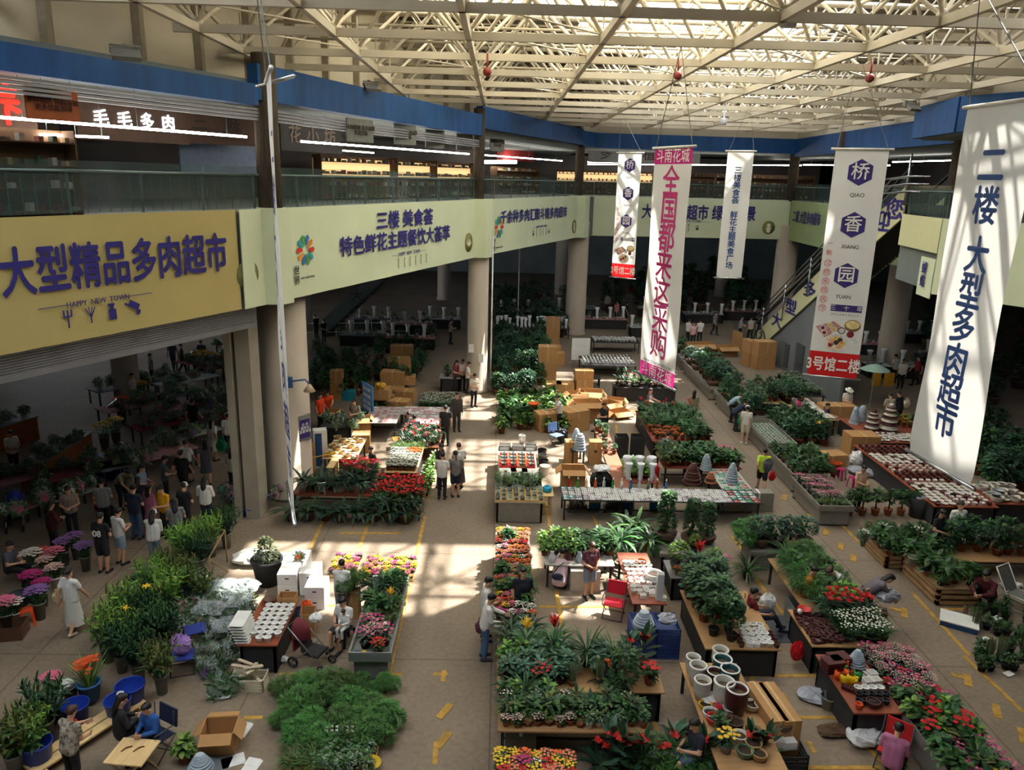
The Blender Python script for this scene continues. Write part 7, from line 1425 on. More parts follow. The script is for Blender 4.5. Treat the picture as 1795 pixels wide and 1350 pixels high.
carton(*at(1003, 858).xy, 0, .85, .6, .85, 'open carton of spray bottles behind the left end of the seed table', 0, True)
# seed packet table
table(2.2, 23.2, 8.75, 24.35, .75, drk, 'very long dark topped table covered with rows of seed packets at the crossing', drk); table(7.75, 24.4, 8.8, 26.3, .75, lmet, 'return wing of the seed packet table on the right', drk)
packets(2.9, 23.22, 7.8, 24.3, .75, 24, 7, ('packet_white', 'packet_white', 'packet_white', 'packet_grey'), 'on the middle of the long seed table', 'white packets on the long seed table')
packets(2.22, 23.22, 2.88, 24.3, .75, 3, 6, ('packet_grey', 'packet_teal', 'packet_white'), 'at the left end of the long seed table', 'packets at the left end of the seed table')
packets(7.82, 23.22, 8.72, 26.2, .75, 4, 15, ('packet_green', 'packet_green', 'packet_red', 'packet_teal', 'packet_white'), 'on the green right end of the seed table', 'green packets on the seed table')
for i in range(12):
	m = bm[i % 4] if i % 3 else None; q = at(995 + i * 15, 845, .75); o = empty('spray_bottle', (q.x, 24.25 + ru(-.03, .05), .765), 0, 'bottle or tool, %s from left along the back of the seed table' % ORD[i + 1], 'bottle', 'bottles at the back of the seed table'); link('body', MB().lathe([(0, 0), (.05, 0), (.05, .2), (.02, .27), (.02, .33)], 10).mesh('body', (m or (PT['red'], PT['orange'], PT['white'], PT['green'])[i // 3])), o); link('cap', MB().lathe([(.022, .3), (.022, .36), (0, .36)], 8).mesh('cap', PT['white']), o)
for i, (px, py, n, m, s0, s1) in enumerate(((1213, 838, 7, 'maroon', 1.6, .6), (1245, 838, 5, 'clay', 1.0, .5), (1237, 815, 8, 'lightblue', 1.05, .5), (1282, 838, 10, 'lightblue', 1.2, .4))):
	q = at(px, py + 8, .75); stack('pot_nest', q.x, q.y, .765, n, s0, s1, .085, ('on the seed table, maroon one', 'on the seed table, brown one', 'behind the seed table, pale', 'on the seed table, pale')[i], '%s plastic pot' % ('maroon', 'brown', 'pale blue', 'pale blue')[i], {'body': PT[m]}, 'pot', PT['blush' if 0 else 'brown'] if i < 2 else None)
for i, px in enumerate((1042, 1100, 1148)):
	q = at(px, 893); o = empty('soil_bag', (q.x, q.y, 0), 0, 'yellow and blue potting soil bag under the seed table, %s from left' % ORD[i + 1], 'bag', None); link('bag', MB().box(-.2, -.06, 0, .2, .06, .55).mesh('bag', mat('soil_bag_green', (50, 120, 60), .4)), o); link('printed_panel', MB().box(-.17, -.065, .05, .17, -.06, .28).mesh('printed_panel', mat('soil_bag_blue', (40, 120, 180), .4)), o); link('printed_panel', MB().box(-.17, -.066, .28, .17, -.06, .46).mesh('printed_panel', FL['yellow']), o)
for i, px in enumerate((1012, 1075, 1248)):
	q = at(px, 895); crate(q.x, q.y, 0, .7, .4, .14, PT['grey'], 'grey tray of plants under the seed table, %s from left' % ORD[i + 1]); [put('spurge_terra', q.x - .2 + .13 * k, q.y, .02, None, 1.1, 'leafy plant, %s in the grey tray under the seed table, %s tray from left' % (ORD[k + 1], ORD[i + 1]), 'plant') for k in range(4)]
carton(*at(1325, 893).xy, 0, 1.0, .4, .68, 'grey box at the right end under the seed table', 0, False, stone)
# flower stalls D
table(6.3, 29.2, 8.75, 33.5, .75, shelfb, 'red brown table of orange and white flowers in the middle block', drk, drk)
grid(lambda i, j: (('bloom_orange', 'orange flower pot') if i < 5 else ('broad', 'leafy pot plant')) if j < 3 else (('broad', 'leafy pot plant'), ('dracaena', 'strappy plant'), ('whitebuds', 'white budded plant'))[(i + j) % 3] if j < 7 else ('clivia_red', 'red flowered plant') if (i + j) % 4 == 0 else ('broad', 'leafy pot plant'), 6.35, 29.3, 8.7, 33.4, .75, 9, 9, 'in the middle block', 'flowers of the middle block', .2, (1.0, 1.25))
table(6.15, 26.3, 9.0, 27.9, .75, shelfb, 'red brown table of glossy plants behind the seed table', drk)
grid(lambda i, j: ('variegated', 'yellow edged plant') if i < 3 else ('azalea_pink', 'pink flowered plant') if i > 8 and j else ('broad', 'glossy dark plant'), 6.2, 26.4, 8.95, 27.85, .75, 12, 4, 'behind the seed table', 'glossy plants behind the seed table', .2, (1.15, 1.4))
carton(7.3, 26.6, 0, .6, .5, .6, 'dark box under the table of glossy plants', 0, False, drk); sack(5.95, 26.9, .0, .35, .3, .7, mat('bag_red', 0), 'red bag at the left end of the glossy plant table')
# ================================================================== right of the wide right aisle
planter(11.0, 29.3, 12.2, 32.6, .75, stone, 'grey stone trough of tiny white pots, middle of the right row', .2)
for j in range(14):
	for i in range(7): put('haworthia', 11.13 + i * .155, 29.45 + j * .21, .6, None, 1.2, 'tiny white potted cactus in the middle stone trough of the right row', 'succulent', 'tiny white pots in the stone trough')
planter(11.0, 33.0, 12.3, 37.5, .75, stone, 'grey stone trough of dark ficus, behind the tiny white pots', .2)
planter(10.9, 38.0, 12.3, 44.0, .75, stone, 'grey stone trough of bushy plants, farther along the right row', .2); planter(10.9, 44.5, 12.3, 50.0, .75, stone, 'grey stone trough of pale flowers, farthest along the right row', .2)
for (y0, y1, nm, kk) in ((33.1, 37.4, 'behind the tiny white pots', [('schefflera', 'bushy dark plant'), ('broad', 'broad leafed plant')]), (38.1, 43.9, 'farther along the right row', [('schefflera', 'bushy dark plant'), ('gingseng', 'bushy ficus')]), (44.6, 49.9, 'farthest along the right row', [('whitebuds', 'white flowered plant'), ('spurge', 'pale small plant'), ('broad', 'leafy plant')])):
	grid(kk, 11.1, y0, 12.3, y1, .58, 3, 6, nm, 'plants in the trough ' + nm, .2, (1.1, 1.4))
table(12.6, 35.0, 15.0, 37.0, .75, ply, 'plywood table of bushy plants before the escalator', drk, drk); grid([('schefflera', 'bushy plant')], 12.7, 35.1, 14.9, 36.9, .75, 4, 3, 'before the escalator', 'bushy plants before the escalator', s=(.9, 1.1))
for i in range(16): put('schefflera', 12.5 + (i % 4) * .55, 31.3 + (i // 4) * .75, 0, None, 1.35, 'dark floor shrub behind the tiny white pots, %s from left in the %s' % (ORD[i % 4 + 1], rowname(i // 4, 4)), 'plant', 'dark shrubs behind the white pots')
table(13.8, 32.6, 15.2, 36.9, .75, ply, 'plywood table with a long row of white bowls below the food banner', drk)
grid([('pot_bowl', 'white bowl')], 14.2, 32.7, 15.15, 36, .75, 5, 14, 'on the bowl row table', 'white bowls below the food banner', .12, (1, 1.25), 'bowl')
table(15.1, 36.5, 16.3, 40.5, .75, drk, 'dark table of small white flowers by the escalator wall', drk); grid([('whitebuds', 'small white flowered plant')], 15.15, 36.6, 16.25, 40.4, .75, 4, 9, 'by the escalator wall', 'white flowers by the escalator wall', s=(.8, 1))
carton(15.9, 34.3, 0, 1.6, .8, 1.0, 'big cardboard box against the grey escalator wall')
# stone troughs nearer
planter(10.6, 23.1, 11.75, 25.6, .75, stone, 'grey stone trough of small flower pots, nearest of the right row', .2); planter(10.75, 25.9, 12.0, 28.6, .75, stone, 'grey stone trough of leafy pots, second of the right row', .2)
grid(lambda i, j: ('spider', 'grassy pot') if j == 0 else (('azalea_pink', 'pink flower pot'), ('rosette', 'small succulent'), ('heather', 'pale heather pot'))[(i + j) % 3], 10.7, 23.3, 11.7, 25.5, .57, 5, 7, 'of the nearest stone trough', 'pots in the nearest stone trough', s=(.95, 1.2))
grid([('spurge_terra', 'leafy pot'), ('broad', 'broad leafed pot')], 10.85, 26.0, 12.5, 28.5, .57, 6, 6, 'of the second stone trough', 'pots in the second stone trough', s=(1.0, 1.2))
for i, (px, py) in enumerate(((1405, 838), (1417, 852))): carton(*at(px, py).xy, 0, .35, .4, .3, 'pale box on the floor beside the nearest stone trough, %s one' % ('farther', 'nearer')[i], .2, False, ctn)
carton(13.3, 28.9, 0, 1.4, .7, .5, 'wide cardboard box lying right of the tiny white pots', .2); bucket(*at(1463, 830).xy, 0, .22, .45, mat('bucket_orange', (200, 92, 40), .4), 'orange bucket right of the nearest stone trough')
mg = mat('stool_magenta', (180, 30, 96), .4)
for i, (px, py) in enumerate(((1382, 785), (1472, 840), (1495, 855), (1377, 748))): stool(*at(px, py).xy, mg, 'magenta plastic stool in the right stalls, %s counted from left' % ORD[(2, 3, 4, 1)[i]])
stroller(1388, 745, -.8, mg, 'stroller with a magenta hood behind the tiny white pots'); foldchair(*at(1425, 765).xy, -1.5, mat('cloth_red_seat', 0), 'red folding chair by the row of white bowls'); simple('drum', MB().lathe([(0, 0), (.36, 0), (.36, .8), (.34, .82), (0, .8)], 20), mat('drum_brown', (80, 60, 44), .6), *at(1435, 775).xy, 0, 'dark brown drum with yellow bags on top in the right stalls', 'drum'); sack(*at(1435, 775).xy, .82, .6, .5, .14, mat('bag_yellow_red', 0), 'yellow bag on the dark brown drum')
carton(*at(1505, 800).xy, 0, 1.2, .9, 1.0, 'big cardboard box beside the long pot table on the right'); sack(*at(1500, 820).xy, 0, .6, .5, .7, whitebag, 'white sack slumped by the long pot table'); sack(*at(1515, 833).xy, 0, 1.3, .6, .3, greybag, 'grey blue plastic heap by the long pot table', -.5)
# long pot tables under the big banner
table(14.45, 23.2, 16.6, 29.3, .75, rust, 'long rust red table of white and brown pots below the big white banner', drk, drk)
def rp(i, j):
	if j < 4: return ('pot_bowl', 'glazed bowl') if i < 3 else ('pot_round', 'white pot')
	return (('pot_cup', 'white cup pot'), ('pot_bowl', 'pale bowl'), ('pot_round', 'white pot'))[(j // 4) % 3]
for j in range(24):
	for i in range(8):
		k, n = rp(i, j); br = 8 < j < 12 or j > 19 or (i + j) % 7 == 0
		put(k, 14.6 + i * .25, 23.35 + j * .245, .75, 0, 1.15, ('maroon pot' if br else n) + ', %s from left in the %s row of the long rust red table' % (ORD[i + 1], (ORD[j + 1] if j < 20 else ('farthest', 'deepest', 'rearmost', 'hindmost')[23 - j])), 'pot', 'pots on the long rust red table', {'body': PT['maroon']} if br else None)
table(16.6, 23.5, 18.3, 25.2, .75, rust, 'rust red table end of grey bowls right of the long pot table', drk, drk)
grid([('pot_bowl', 'grey bowl'), ('pot_wide', 'pale pot')], 16.7, 23.6, 18.2, 25.1, .75, 5, 5, 'right of the long pot table', 'bowls right of the long pot table', .15, (1.0, 1.3), 'bowl', mats={'body': PT['glaze']})
for i in range(9): bucket(16.9 + (i % 3) * .3, 23.9 + (i // 3) * .3, .85, .14, .12, PT['lightblue'], 'pale plastic basin on the grey bowl table, %s from left in the %s' % (ORD[i % 3 + 1], rowname(i // 3, 3))) if i in (0, 4) else None
put('spider', 18.9, 24.2, 0, 0, 3.2, 'yellow green grassy plant at the right edge', mats={'leaves': [LL, FL['yellow']]})
table(15.4, 29.6, 18.3, 33.0, .75, rust, 'dark table of stacked maroon and white pots below the food banner', drk, drk)
for i, (x, y, n, m, s0, s1) in enumerate(((15.8, 32.2, 10, 'lightblue', 1.1, .5), (16.3, 32.6, 8, 'lightblue', 1.1, .7), (16.1, 31.2, 9, 'maroon', 1.5, .7), (16.7, 31.0, 10, 'maroon', 2.0, .7), (17.0, 31.8, 7, 'black', 1.3, .9), (17.9, 30.9, 8, 'lightblue', 1.1, .5))):
	stack('pot_nest', x, y, .75, n, s0, s1, .09, 'by the food banner, %s from left' % ORD[i + 1], '%s plastic pot' % {'lightblue': 'pale grey', 'maroon': 'maroon', 'black': 'dark'}[m], {'body': PT[m]}, 'pot', PT['glaze'] if m == 'maroon' else None)
grid([('pot_bowl', 'white bowl'), ('pot_round', 'maroon pot')], 15.5, 29.7, 18.2, 30.7, .75, 12, 5, 'before the stacked pots', 'bowls before the stacked pots', .12, (1, 1.2), 'bowl')
grid([('bloom_red', 'red flower pot'), ('bloom_yellow', 'yellow flower pot'), ('bloom_orange', 'orange flower pot'), ('broad', 'leafy pot')], 17.6, 31.6, 19.4, 33.0, .75, 6, 4, 'behind the big banner', 'flowers behind the big banner', s=(1, 1.2))
# potted row on the floor, pallets
for i in range(6):
	p = at(1488 + i * 22.5, 903); put('moneytree', p.x, p.y, 0, None, .95, 'leafy plant in a terracotta pot, %s from left of the row by the crossing' % ORD[i + 1], 'plant', 'terracotta pots in a row on the floor')
simple('waste_bin', MB().lathe([(0, 0), (.28, 0), (.33, .7), (.3, .7), (.26, .1), (0, .1)], 18), drk, *at(1608, 905).xy, 0, 'black bin at the right end of the row of terracotta pots', 'bin'); sack(*at(1608, 905).xy, .62, .5, .45, .16, greybag, 'grey film in the black bin')
def pallet(x0, y0, x1, y1, h, label):
	e = empty('wooden_pallet', (x0, y0, 0), 0, label, 'pallet'); mb = MB(); n = 3
	for k in range(n):
		z = h * k / n + .03; mb.box(0, 0, z, x1 - x0, .1, z + .09).box(0, y1 - y0 - .1, z, x1 - x0, y1 - y0, z + .09).box(0, 0, z, .1, y1 - y0, z + .09).box(x1 - x0 - .1, 0, z, x1 - x0, y1 - y0, z + .09)
	link('slats', mb.mesh('slats', pal), e); link('deck', MB().box(0, 0, h - .02, x1 - x0, y1 - y0, h + .01).mesh('deck', pal), e)
	for x in (.02, x1 - x0 - .12):
		for y in (.02, y1 - y0 - .12): link('block', MB().box(x, y, 0, x + .1, y + .1, h - .02).mesh('block', pal), e)
	return e
pallet(11.9, 18.3, 13.1, 20.2, .5, 'stack of wooden pallets carrying leafy plants, nearer one on the right'); pallet(11.5, 20.3, 13.2, 21.7, .4, 'stack of wooden pallets carrying leafy plants, farther one on the right')
grid([('spurge_terra', 'small leafy plant'), ('broad', 'broad leafed plant'), ('spider', 'grassy plant')], 11.9, 18.35, 13.2, 20.2, .5, 5, 5, 'of the nearer pallet', 'plants on the nearer pallet', s=(1.1, 1.35)); grid([('broad', 'dark leafed plant'), ('spurge_terra', 'small leafy plant'), ('whitebuds', 'white flowered plant'), ('spurge_terra', 'small leafy plant')], 11.5, 20.3, 13.6, 21.9, .4, 7, 5, 'of the farther pallet', 'plants on the farther pallet', s=(1.1, 1.4))
table(13.2, 19.9, 15.8, 21.0, .5, ply, 'low plywood bench of dark plants at the right edge', drk); grid([('schefflera', 'bushy dark plant')], 13.3, 20.2, 15.7, 21.2, .5, 6, 2, 'of the low right bench', 'bushy plants on the low right bench', s=(.9, 1.1))
for i, px in enumerate((1600, 1612)): p = at(px, 990, .5); bucket(p.x, p.y, .5, .16, .25, mat('bucket_clear', 0), 'clear plastic tub among the pallet plants, %s one' % ('left', 'right')[i])
carton(*at(1775, 978).xy, .5, .35, .35, .4, 'terracotta square pot at the right end of the low bench', 0, False, PT['clay'])
for i in range(6): sack(13.6 + i * .4, 19.4 + ru(-.1, .1), 0, .25, .2, .15, (whitebag, PT['clay'], greybag)[i % 3], 'small bag under the low right bench, %s from left' % ORD[i + 1])
# lounge chair, scale box, bagged saplings
e = empty('lounge_chair', (*at(1782, 1065).xy, 0), .5, 'folding lounge chair with a white tube frame at the right edge', 'chair'); tw = mat('tube_white', (206, 204, 198), .4)
for sx in (-1, 1): link('frame', MB().tube([(sx * .28, .55, 1.0), (sx * .28, .2, .4), (sx * .28, -.35, .42), (sx * .28, -.5, .05), (sx * .28, .5, .03), (sx * .28, .15, .5)], .018, 6).mesh('frame', tw), e)
link('top_bar', MB().tube([(-.28, .55, 1.0), (.28, .55, 1.0)], .018, 6).tube([(-.28, -.5, .05), (.28, -.5, .05)], .018, 6).mesh('top_bar', tw), e); link('sling', MB().add([(-.27, .53, .97), (.27, .53, .97), (.27, .2, .4), (-.27, .2, .4), (.27, -.35, .41), (-.27, -.35, .41)], [(0, 1, 2, 3), (3, 2, 4, 5)]).mesh('sling', mat('cloth_sling', (110, 112, 104), .8)), e)
e = empty('platform_scale', (*at(1680, 1095).xy, 0), -.55, 'flat white and blue platform box beside the bagged saplings', 'scale'); link('base', MB().box(-.42, -.3, 0, .42, .3, .14).mesh('base', PT['blue']), e); link('plate', MB().box(-.44, -.32, .14, .44, .32, .17).mesh('plate', PT['white']), e); 
simple('metal_cup', MB().lathe([(0, 0), (.05, 0), (.05, .14), (.07, .2), (.04, .22)], 12), bark2, *at(1690, 1085).xy, .17, 'brown cup on the flat white platform box', 'cup')
n = 0
for j in range(9):
	for i in range(6):
		px = 1705 + i * 19 + R.uniform(-5, 5) + j * 2; py = 1075 + j * 14 + R.uniform(-4, 4)
		if px > 1812 or R.random() < .35: continue
		p = at(px, py); n += 1; put('reeds' if R.random() < .25 else 'spurge_terra', p.x, p.y, 0, None, ru(1.0, 1.4), 'sapling in a dark bag, %s from left in the %s at the right edge' % (ORD[i + 1], rowname(8 - j, 9)), 'plant', 'bagged saplings at the right edge', {'pot': PT['black']})
for i, (px, py) in enumerate(((1723, 1140), (1768, 1183), (1743, 1102))): simple('price_card', MB().box(-.12, -.08, 0, .12, .08, .012), PT['white'], *at(px, py).xy, .3 if i != 1 else .02, 'white card among the bagged saplings, %s counted from top' % ORD[(2, 3, 1)[i]], 'card', .4)
simple('clothes_rail_shirt', MB().box(-.22, -.05, 0, .22, .05, .75), mat('cloth_mustard', (190, 140, 40), .8), *at(1530, 706).xy, .9, 'mustard shirt hanging beside the right column, left one', 'clothes'); simple('clothes_rail_shirt', MB().box(-.25, -.05, 0, .25, .05, .7), mat('cloth_mustard', 0), *at(1552, 706).xy, .9, 'mustard shirt hanging beside the right column, right one', 'clothes')
simple('parasol', MB().lathe([(.7, 0), (.3, .22), (0, .3)], 12).tube([(0, 0, -2.1), (0, 0, .3)], .02, 5), mat('cloth_pale_green', (150, 180, 165), .7), *at(1523, 720).xy, 2.12, 'small pale green parasol beside the grey escalator wall', 'parasol')
# ================================================================== far stalls
table(4.8, 42.2, 7.9, 44.9, .75, drk, 'dark table of seed packets in front of the far concrete column', drk); grid([('pot_cup', 'small pale cup')], 4.9, 42.4, 7.8, 44.8, .75, 14, 6, 'of the dark packet table', 'pale cups before the far column', .1, (1, 1.2), 'cup')
table(6.1, 48.6, 9.2, 50.2, .75, drk, 'dark table of a row of white pots before the far column', drk); grid([('pot_round', 'white pot')], 6.2, 48.7, 9.0, 50, .75, 12, 3, 'of the far white pot table', 'white pots before the far column', .1, (1.3, 1.7), 'pot')
table(-.3, 52.8, 5.0, 54.4, .75, drk, 'long dark table of white vases left of the far column', drk); grid([('pot_vase', 'white vase'), ('pot_round', 'white pot')], -.2, 52.9, 4.9, 54.2, .75, 18, 2, 'of the far vase table', 'white vases at the far table', .1, (1, 1.3), 'vase')
table(5.9, 37.4, 9.1, 38.4, .75, drk, 'black table beneath the magenta lettered banner', drk, drk); grid([('strelitzia', 'dark upright plant'), ('broad', 'leafy plant')], 6.0, 37.5, 9.0, 38.3, .75, 8, 2, 'below the magenta banner', 'plants below the magenta banner')
for i in range(4): simple('white_shirt_stand', MB().box(-.18, -.05, 0, .18, .05, 1.3), whitebag, *at(1006 + i * 7, 645).xy, .5, 'pale hanging film roll before the far column, %s from left' % ORD[i + 1], 'film roll', 0, 'pale film rolls'); 
table(4.3, 40.0, 5.6, 40.6, .5, drk, 'low dark bench under the pale film rolls', drk)
for i, (px, py, w, h) in enumerate(((968, 605, .9, 1.9), (962, 632, .9, .9), (975, 640, .9, .8), (955, 645, .8, .7), (958, 668, 1.0, 2.0), (972, 622, .8, .6))): carton(*at(px, py).xy, 0, w, .8, h, 'cardboard box in the pile left of the far column, %s one' % ORD[i + 1], 0, group='boxes left of the far column')
thicket([(R.uniform(868, 965), R.uniform(595, 650)) for _ in range(60)], [('schefflera', 'dark bushy plant'), ('broad', 'broad leafed plant'), ('gingseng', 'bushy ficus')], 'between the slim and the far column', 'greens before the far column', (1.3, 1.8))
thicket([(R.uniform(868, 1000), R.uniform(520, 590)) for _ in range(40)], [('schefflera', 'dark bushy plant'), ('gingseng', 'bushy ficus')], 'deep under the far gallery', 'greens under the far gallery', (1.5, 2.2))
thicket([(R.uniform(1060, 1230), R.uniform(500, 555)) for _ in range(45)] + [(R.uniform(1240, 1360), R.uniform(500, 560)) for _ in range(25)], [('schefflera', 'dark bushy plant'), ('gingseng', 'bushy ficus'), ('bonsai', 'tall dark ficus')], 'deep behind the magenta banner', 'greens deep behind the magenta banner', (1.6, 2.6))
thicket([(R.uniform(1620, 1800), R.uniform(560, 720)) for _ in range(30)] + [(R.uniform(1700, 1800), R.uniform(720, 880)) for _ in range(16)], [('schefflera', 'dark bushy plant'), ('gingseng', 'bushy ficus')], 'behind the big white banner', 'dim greens behind the big banner', (1.5, 2.2))
for k, (px, py) in enumerate(((660, 575), (720, 585), (770, 575), (640, 605), (720, 610), (1140, 590), (1230, 565), (1300, 560), (905, 560), (1010, 555), (1060, 575), (1150, 555), (1440, 600), (1520, 620), (1600, 600), (1650, 640), (1700, 600), (1560, 660))):
	p = at(px, py); table(p.x - 1.6, p.y - .6, p.x + 1.6, p.y + .6, .75, tops[k % 3], 'stall table of pale pots in the dim background, %s one' % ORD[k + 1], drk, drk)
	for i in range(12): put(('pot_round', 'pot_vase', 'pot_bowl', 'spurge')[(i + k) % 4], p.x - 1.45 + i * .26, p.y + ru(-.4, .4), .75, 0, 1.5, 'pale pot or pot plant on the %s dim background table' % ORD[k + 1], 'pot', 'pots on dim background table %d' % k)
for i, (px, py, w, d, h, op) in enumerate(((1225, 628, 1.6, 1.0, 1.0, True), (1270, 622, 1.4, .9, .6, True), (1310, 640, .4, 1.0, 1.6, False), (1335, 645, 1.2, .9, 1.7, False), (1290, 615, .2, 1.0, 1.3, False))): carton(*at(px, py).xy, 0, w, d, h, 'cardboard box near the foot of the escalator, %s one' % ORD[i + 1], .2, op, group='boxes at the escalator foot')
stool(*at(1262, 617).xy, mg, 'magenta stool by the cardboard at the escalator foot', .45, .25)
# bright daylit barrier under the left gallery
e = empty('barrier_fence', (*at(600, 590).xy, 0), .2, 'white post barrier under the left gallery beyond the near column', 'fence')
for k in range(8): link('post', MB().box(-.03, -.03, 0, .03, .03, 1.4, 0, Matrix.Translation((k * 1.2 - 4, 0, 0))).mesh('post', PT['white']), e)
link('rail', MB().box(-4, -.02, .9, 4.6, .02, .95).box(-4, -.02, .3, 4.6, .02, .35).mesh('rail', PT['white']), e)
# hose coils, crane chain left out; thin service pipe beside the slim column
struct(MB().tube([(-.35, 39.3, 0), (-.35, 39.3, 8)], .04, 6).obj('trim_pipe', PT['white'])); struct(MB().tube([(1.4, 55, 0), (1.4, 55, 8)], .04, 6).obj('trim_pipe.001', PT['white']))
tag(MB().box(-.13, -.01, -.22, .13, .01, .22).obj('paper_notice', PT['white'], None, (-.85, 38.33, 1.9)), 'white paper notice on the slim concrete column, right one', 'notice'); tag(MB().box(-.13, -.01, -.22, .13, .01, .22).obj('paper_notice', PT['white'], None, (-1.35, 38.38, 2.4)), 'white paper notice on the slim concrete column, left one', 'notice')
# ================================================================== people (placed by the top of the head)
HT = {'stand': 1.68, 'walk': 1.68, 'front': 1.67, 'reach': 1.66, 'bend': 1.42, 'sit': 1.25, 'lean': 1.2, 'squat': .97}
def P(px, py, k, rz, label, top=('tee', WHT), leg=('trousers', BLK), s=1.0, z=0.0, **kw):
	q = at(px, py, HT[k] * s + z); return person(0, 0, k, rz, label, top, leg, s=s, pos=(q.x, q.y), z=z, **kw)
LEO = mat('cloth_leopard', (150, 140, 128), .85, .9, 16); PLAID = mat('cloth_plaid_grey', (120, 116, 112), .85, .5, 24); FLOR = mat('cloth_floral', (110, 70, 80), .85, .8, 26)
P(112, 1248, 'reach', 160, 'person in a leopard print top and black trousers standing at the bottom left', ('tee', LEO), s=.98, hm=hairb)
P(203, 1222, 'sit', 130, 'person in black with long dark hair sitting before the blue buckets', ('long', BLK), ('trousers', BLK), hair='longhair')
P(263, 1230, 'sit', -30, 'person in a blue sweatshirt sitting in a folding chair by the pale folding table', ('long', (40, 88, 160)), ('trousers', NAVY), s=.92)
q = at(266, 1240, 1.1); foldchair(q.x, q.y + .05, -.5, mat('cloth_navy_chair', (34, 40, 66), .8), 'dark blue folding armchair under the person in the blue sweatshirt', .44)
P(118, 997, 'walk', 165, 'person in a white blouse and long white skirt walking along the left aisle', ('tee', WHT), ('longskirt', (206, 202, 194)), hair='bun', shoes=(190, 170, 150)); q = at(104, 1042, 1.0); carrybag(q.x - .05, q.y, .75, mat('bag_straw', (206, 190, 150), .8, .2, 20), 'straw coloured shoulder bag of the person in white', .9)
b = P(172, 902, 'front', 172, 'person in a black jersey numbered 08 seen from behind', ('tee', BLK), ('shorts', BLK), s=1.04)
text_obj('lettering', 'ROMA', .1, Matrix.Translation((0, .142, 1.33)) @ Matrix.Rotation(PI, 4, 'Z') @ Matrix.Rotation(PI / 2, 4, 'X'), wt, b, .02) if 0 else None
text_obj('jersey_number', '08', .24, Matrix.Translation((0, .15, 1.18)) @ Matrix.Rotation(PI, 4, 'Z') @ Matrix.Rotation(PI / 2, 4, 'X'), wt, b, .03)
P(203, 893, 'front', 150, 'person in a white tee and light denim shorts beside the numbered jersey', ('tee', WHT), ('shorts', (150, 170, 186)))
P(264, 898, 'reach', 185, 'person in a white sweater and white cap seen from behind on the left aisle', ('long', (206, 204, 200)), ('trousers', (110, 130, 140)), hair='longhair', hat=('cap', cloth_m(WHT)), shoes=WHT)
P(231, 852, 'front', 175, 'person in a navy tee and blue jeans in the left aisle crowd', ('tee', NAVY), ('trousers', (60, 84, 120)), s=1.03)
P(284, 851, 'front', -30, 'person in a yellow shirt with a dark strap in the left aisle crowd', ('tee', (220, 160, 30)), ('trousers', BLK)); P(259, 850, 'stand', 160, 'person in a dusty pink long dress in the left aisle crowd', ('long', (160, 96, 116)), ('longskirt', (150, 90, 108)), hair='longhair')
P(240, 838, 'front', 200, 'person in a black sleeveless top raising a hand in the left crowd', ('vest', BLK), ('trousers', NAVY), hair='longhair'); P(320, 848, 'front', 170, 'person in a black tee and white cap seen from behind in the left crowd', ('tee', BLK), ('trousers', BLK), hat=('cap', cloth_m(WHT)))
P(357, 838, 'front', 180, 'person in a white blouse with long hair near the near column', ('long', WHT), ('trousers', NAVY), hair='longhair'); P(305, 876, 'front', -160, 'person in a pale top and dark dungarees before the lilies', ('tee', GRY), ('trousers', NAVY), hair='longhair')
P(171, 848, 'sit', 60, 'person in an orange tee sitting among the left stalls', ('tee', (230, 70, 34)), ('trousers', NAVY)); P(176, 842, 'front', 200, 'person in a grey shirt and dark cap behind the one in orange', ('tee', GRY), ('trousers', BLK), hat=('cap', cloth_m(NAVY)))
P(118, 852, 'front', 20, 'person in a pale top holding bouquets in the dim left stalls', ('tee', (150, 130, 120)), ('trousers', BLK), hm=hairb); P(85, 880, 'front', 150, 'person in dark maroon clothes in the dim left stalls', ('long', (66, 26, 26)), ('trousers', BLK), hair='longhair'); P(10, 950, 'sit', 90, 'person in a dark patterned top sitting at the left edge', ('tee', (70, 74, 86)), ('trousers', BLK))
P(247, 985, 'squat', 20, 'person in black crouching behind the lily buckets', ('tee', BLK), ('trousers', BLK), s=1.1)
P(456, 768, 'front', 150, 'person in a grey striped long dress at the foot of the near column', ('long', (140, 144, 150)), ('longskirt', (130, 134, 142)), hair='longhair'); P(405, 785, 'front', 170, 'person in a pale beige top and black trousers near the near column', ('tee', (190, 184, 160)), ('trousers', BLK), hair='longhair', hat=('cap', cloth_m(WHT)))
P(324, 772, 'walk', 160, 'person in a white tee with a black strap walking in the left hall', ('tee', WHT), ('shorts', BLK)); P(358, 770, 'walk', 200, 'person in a dark patterned dress walking in the left hall', ('tee', (90, 88, 92)), ('skirt', (90, 88, 92)), hair='longhair'); P(316, 790, 'walk', 170, 'person in a black tee and shorts walking in the left hall', ('tee', BLK), ('shorts', BLK), s=1.03)
P(398, 725, 'stand', 200, 'person in a white vest and white cap in the left hall', ('tee', WHT), ('trousers', NAVY), hat=('cap', cloth_m(WHT))); q = at(388, 775, .8); carrybag(q.x, q.y, .4, mat('bag_green', (20, 140, 96), .5), 'large bright green bag in the left hall', 1.5)
P(370, 735, 'stand', 150, 'person in a white dress in the left hall', ('tee', WHT), ('skirt', WHT), hair='longhair'); P(285, 800, 'front', 120, 'person in a striped dark tee in the left hall crowd', ('tee', (80, 90, 96)), ('trousers', BLK)); P(245, 815, 'front', 90, 'person in a pale blue shirt with a strap in the left hall', ('tee', (130, 146, 170)), ('trousers', NAVY)); P(210, 820, 'bend', 60, 'person in a pale shirt bending over a cloth table in the left hall', ('tee', (130, 126, 110)), ('trousers', BLK))
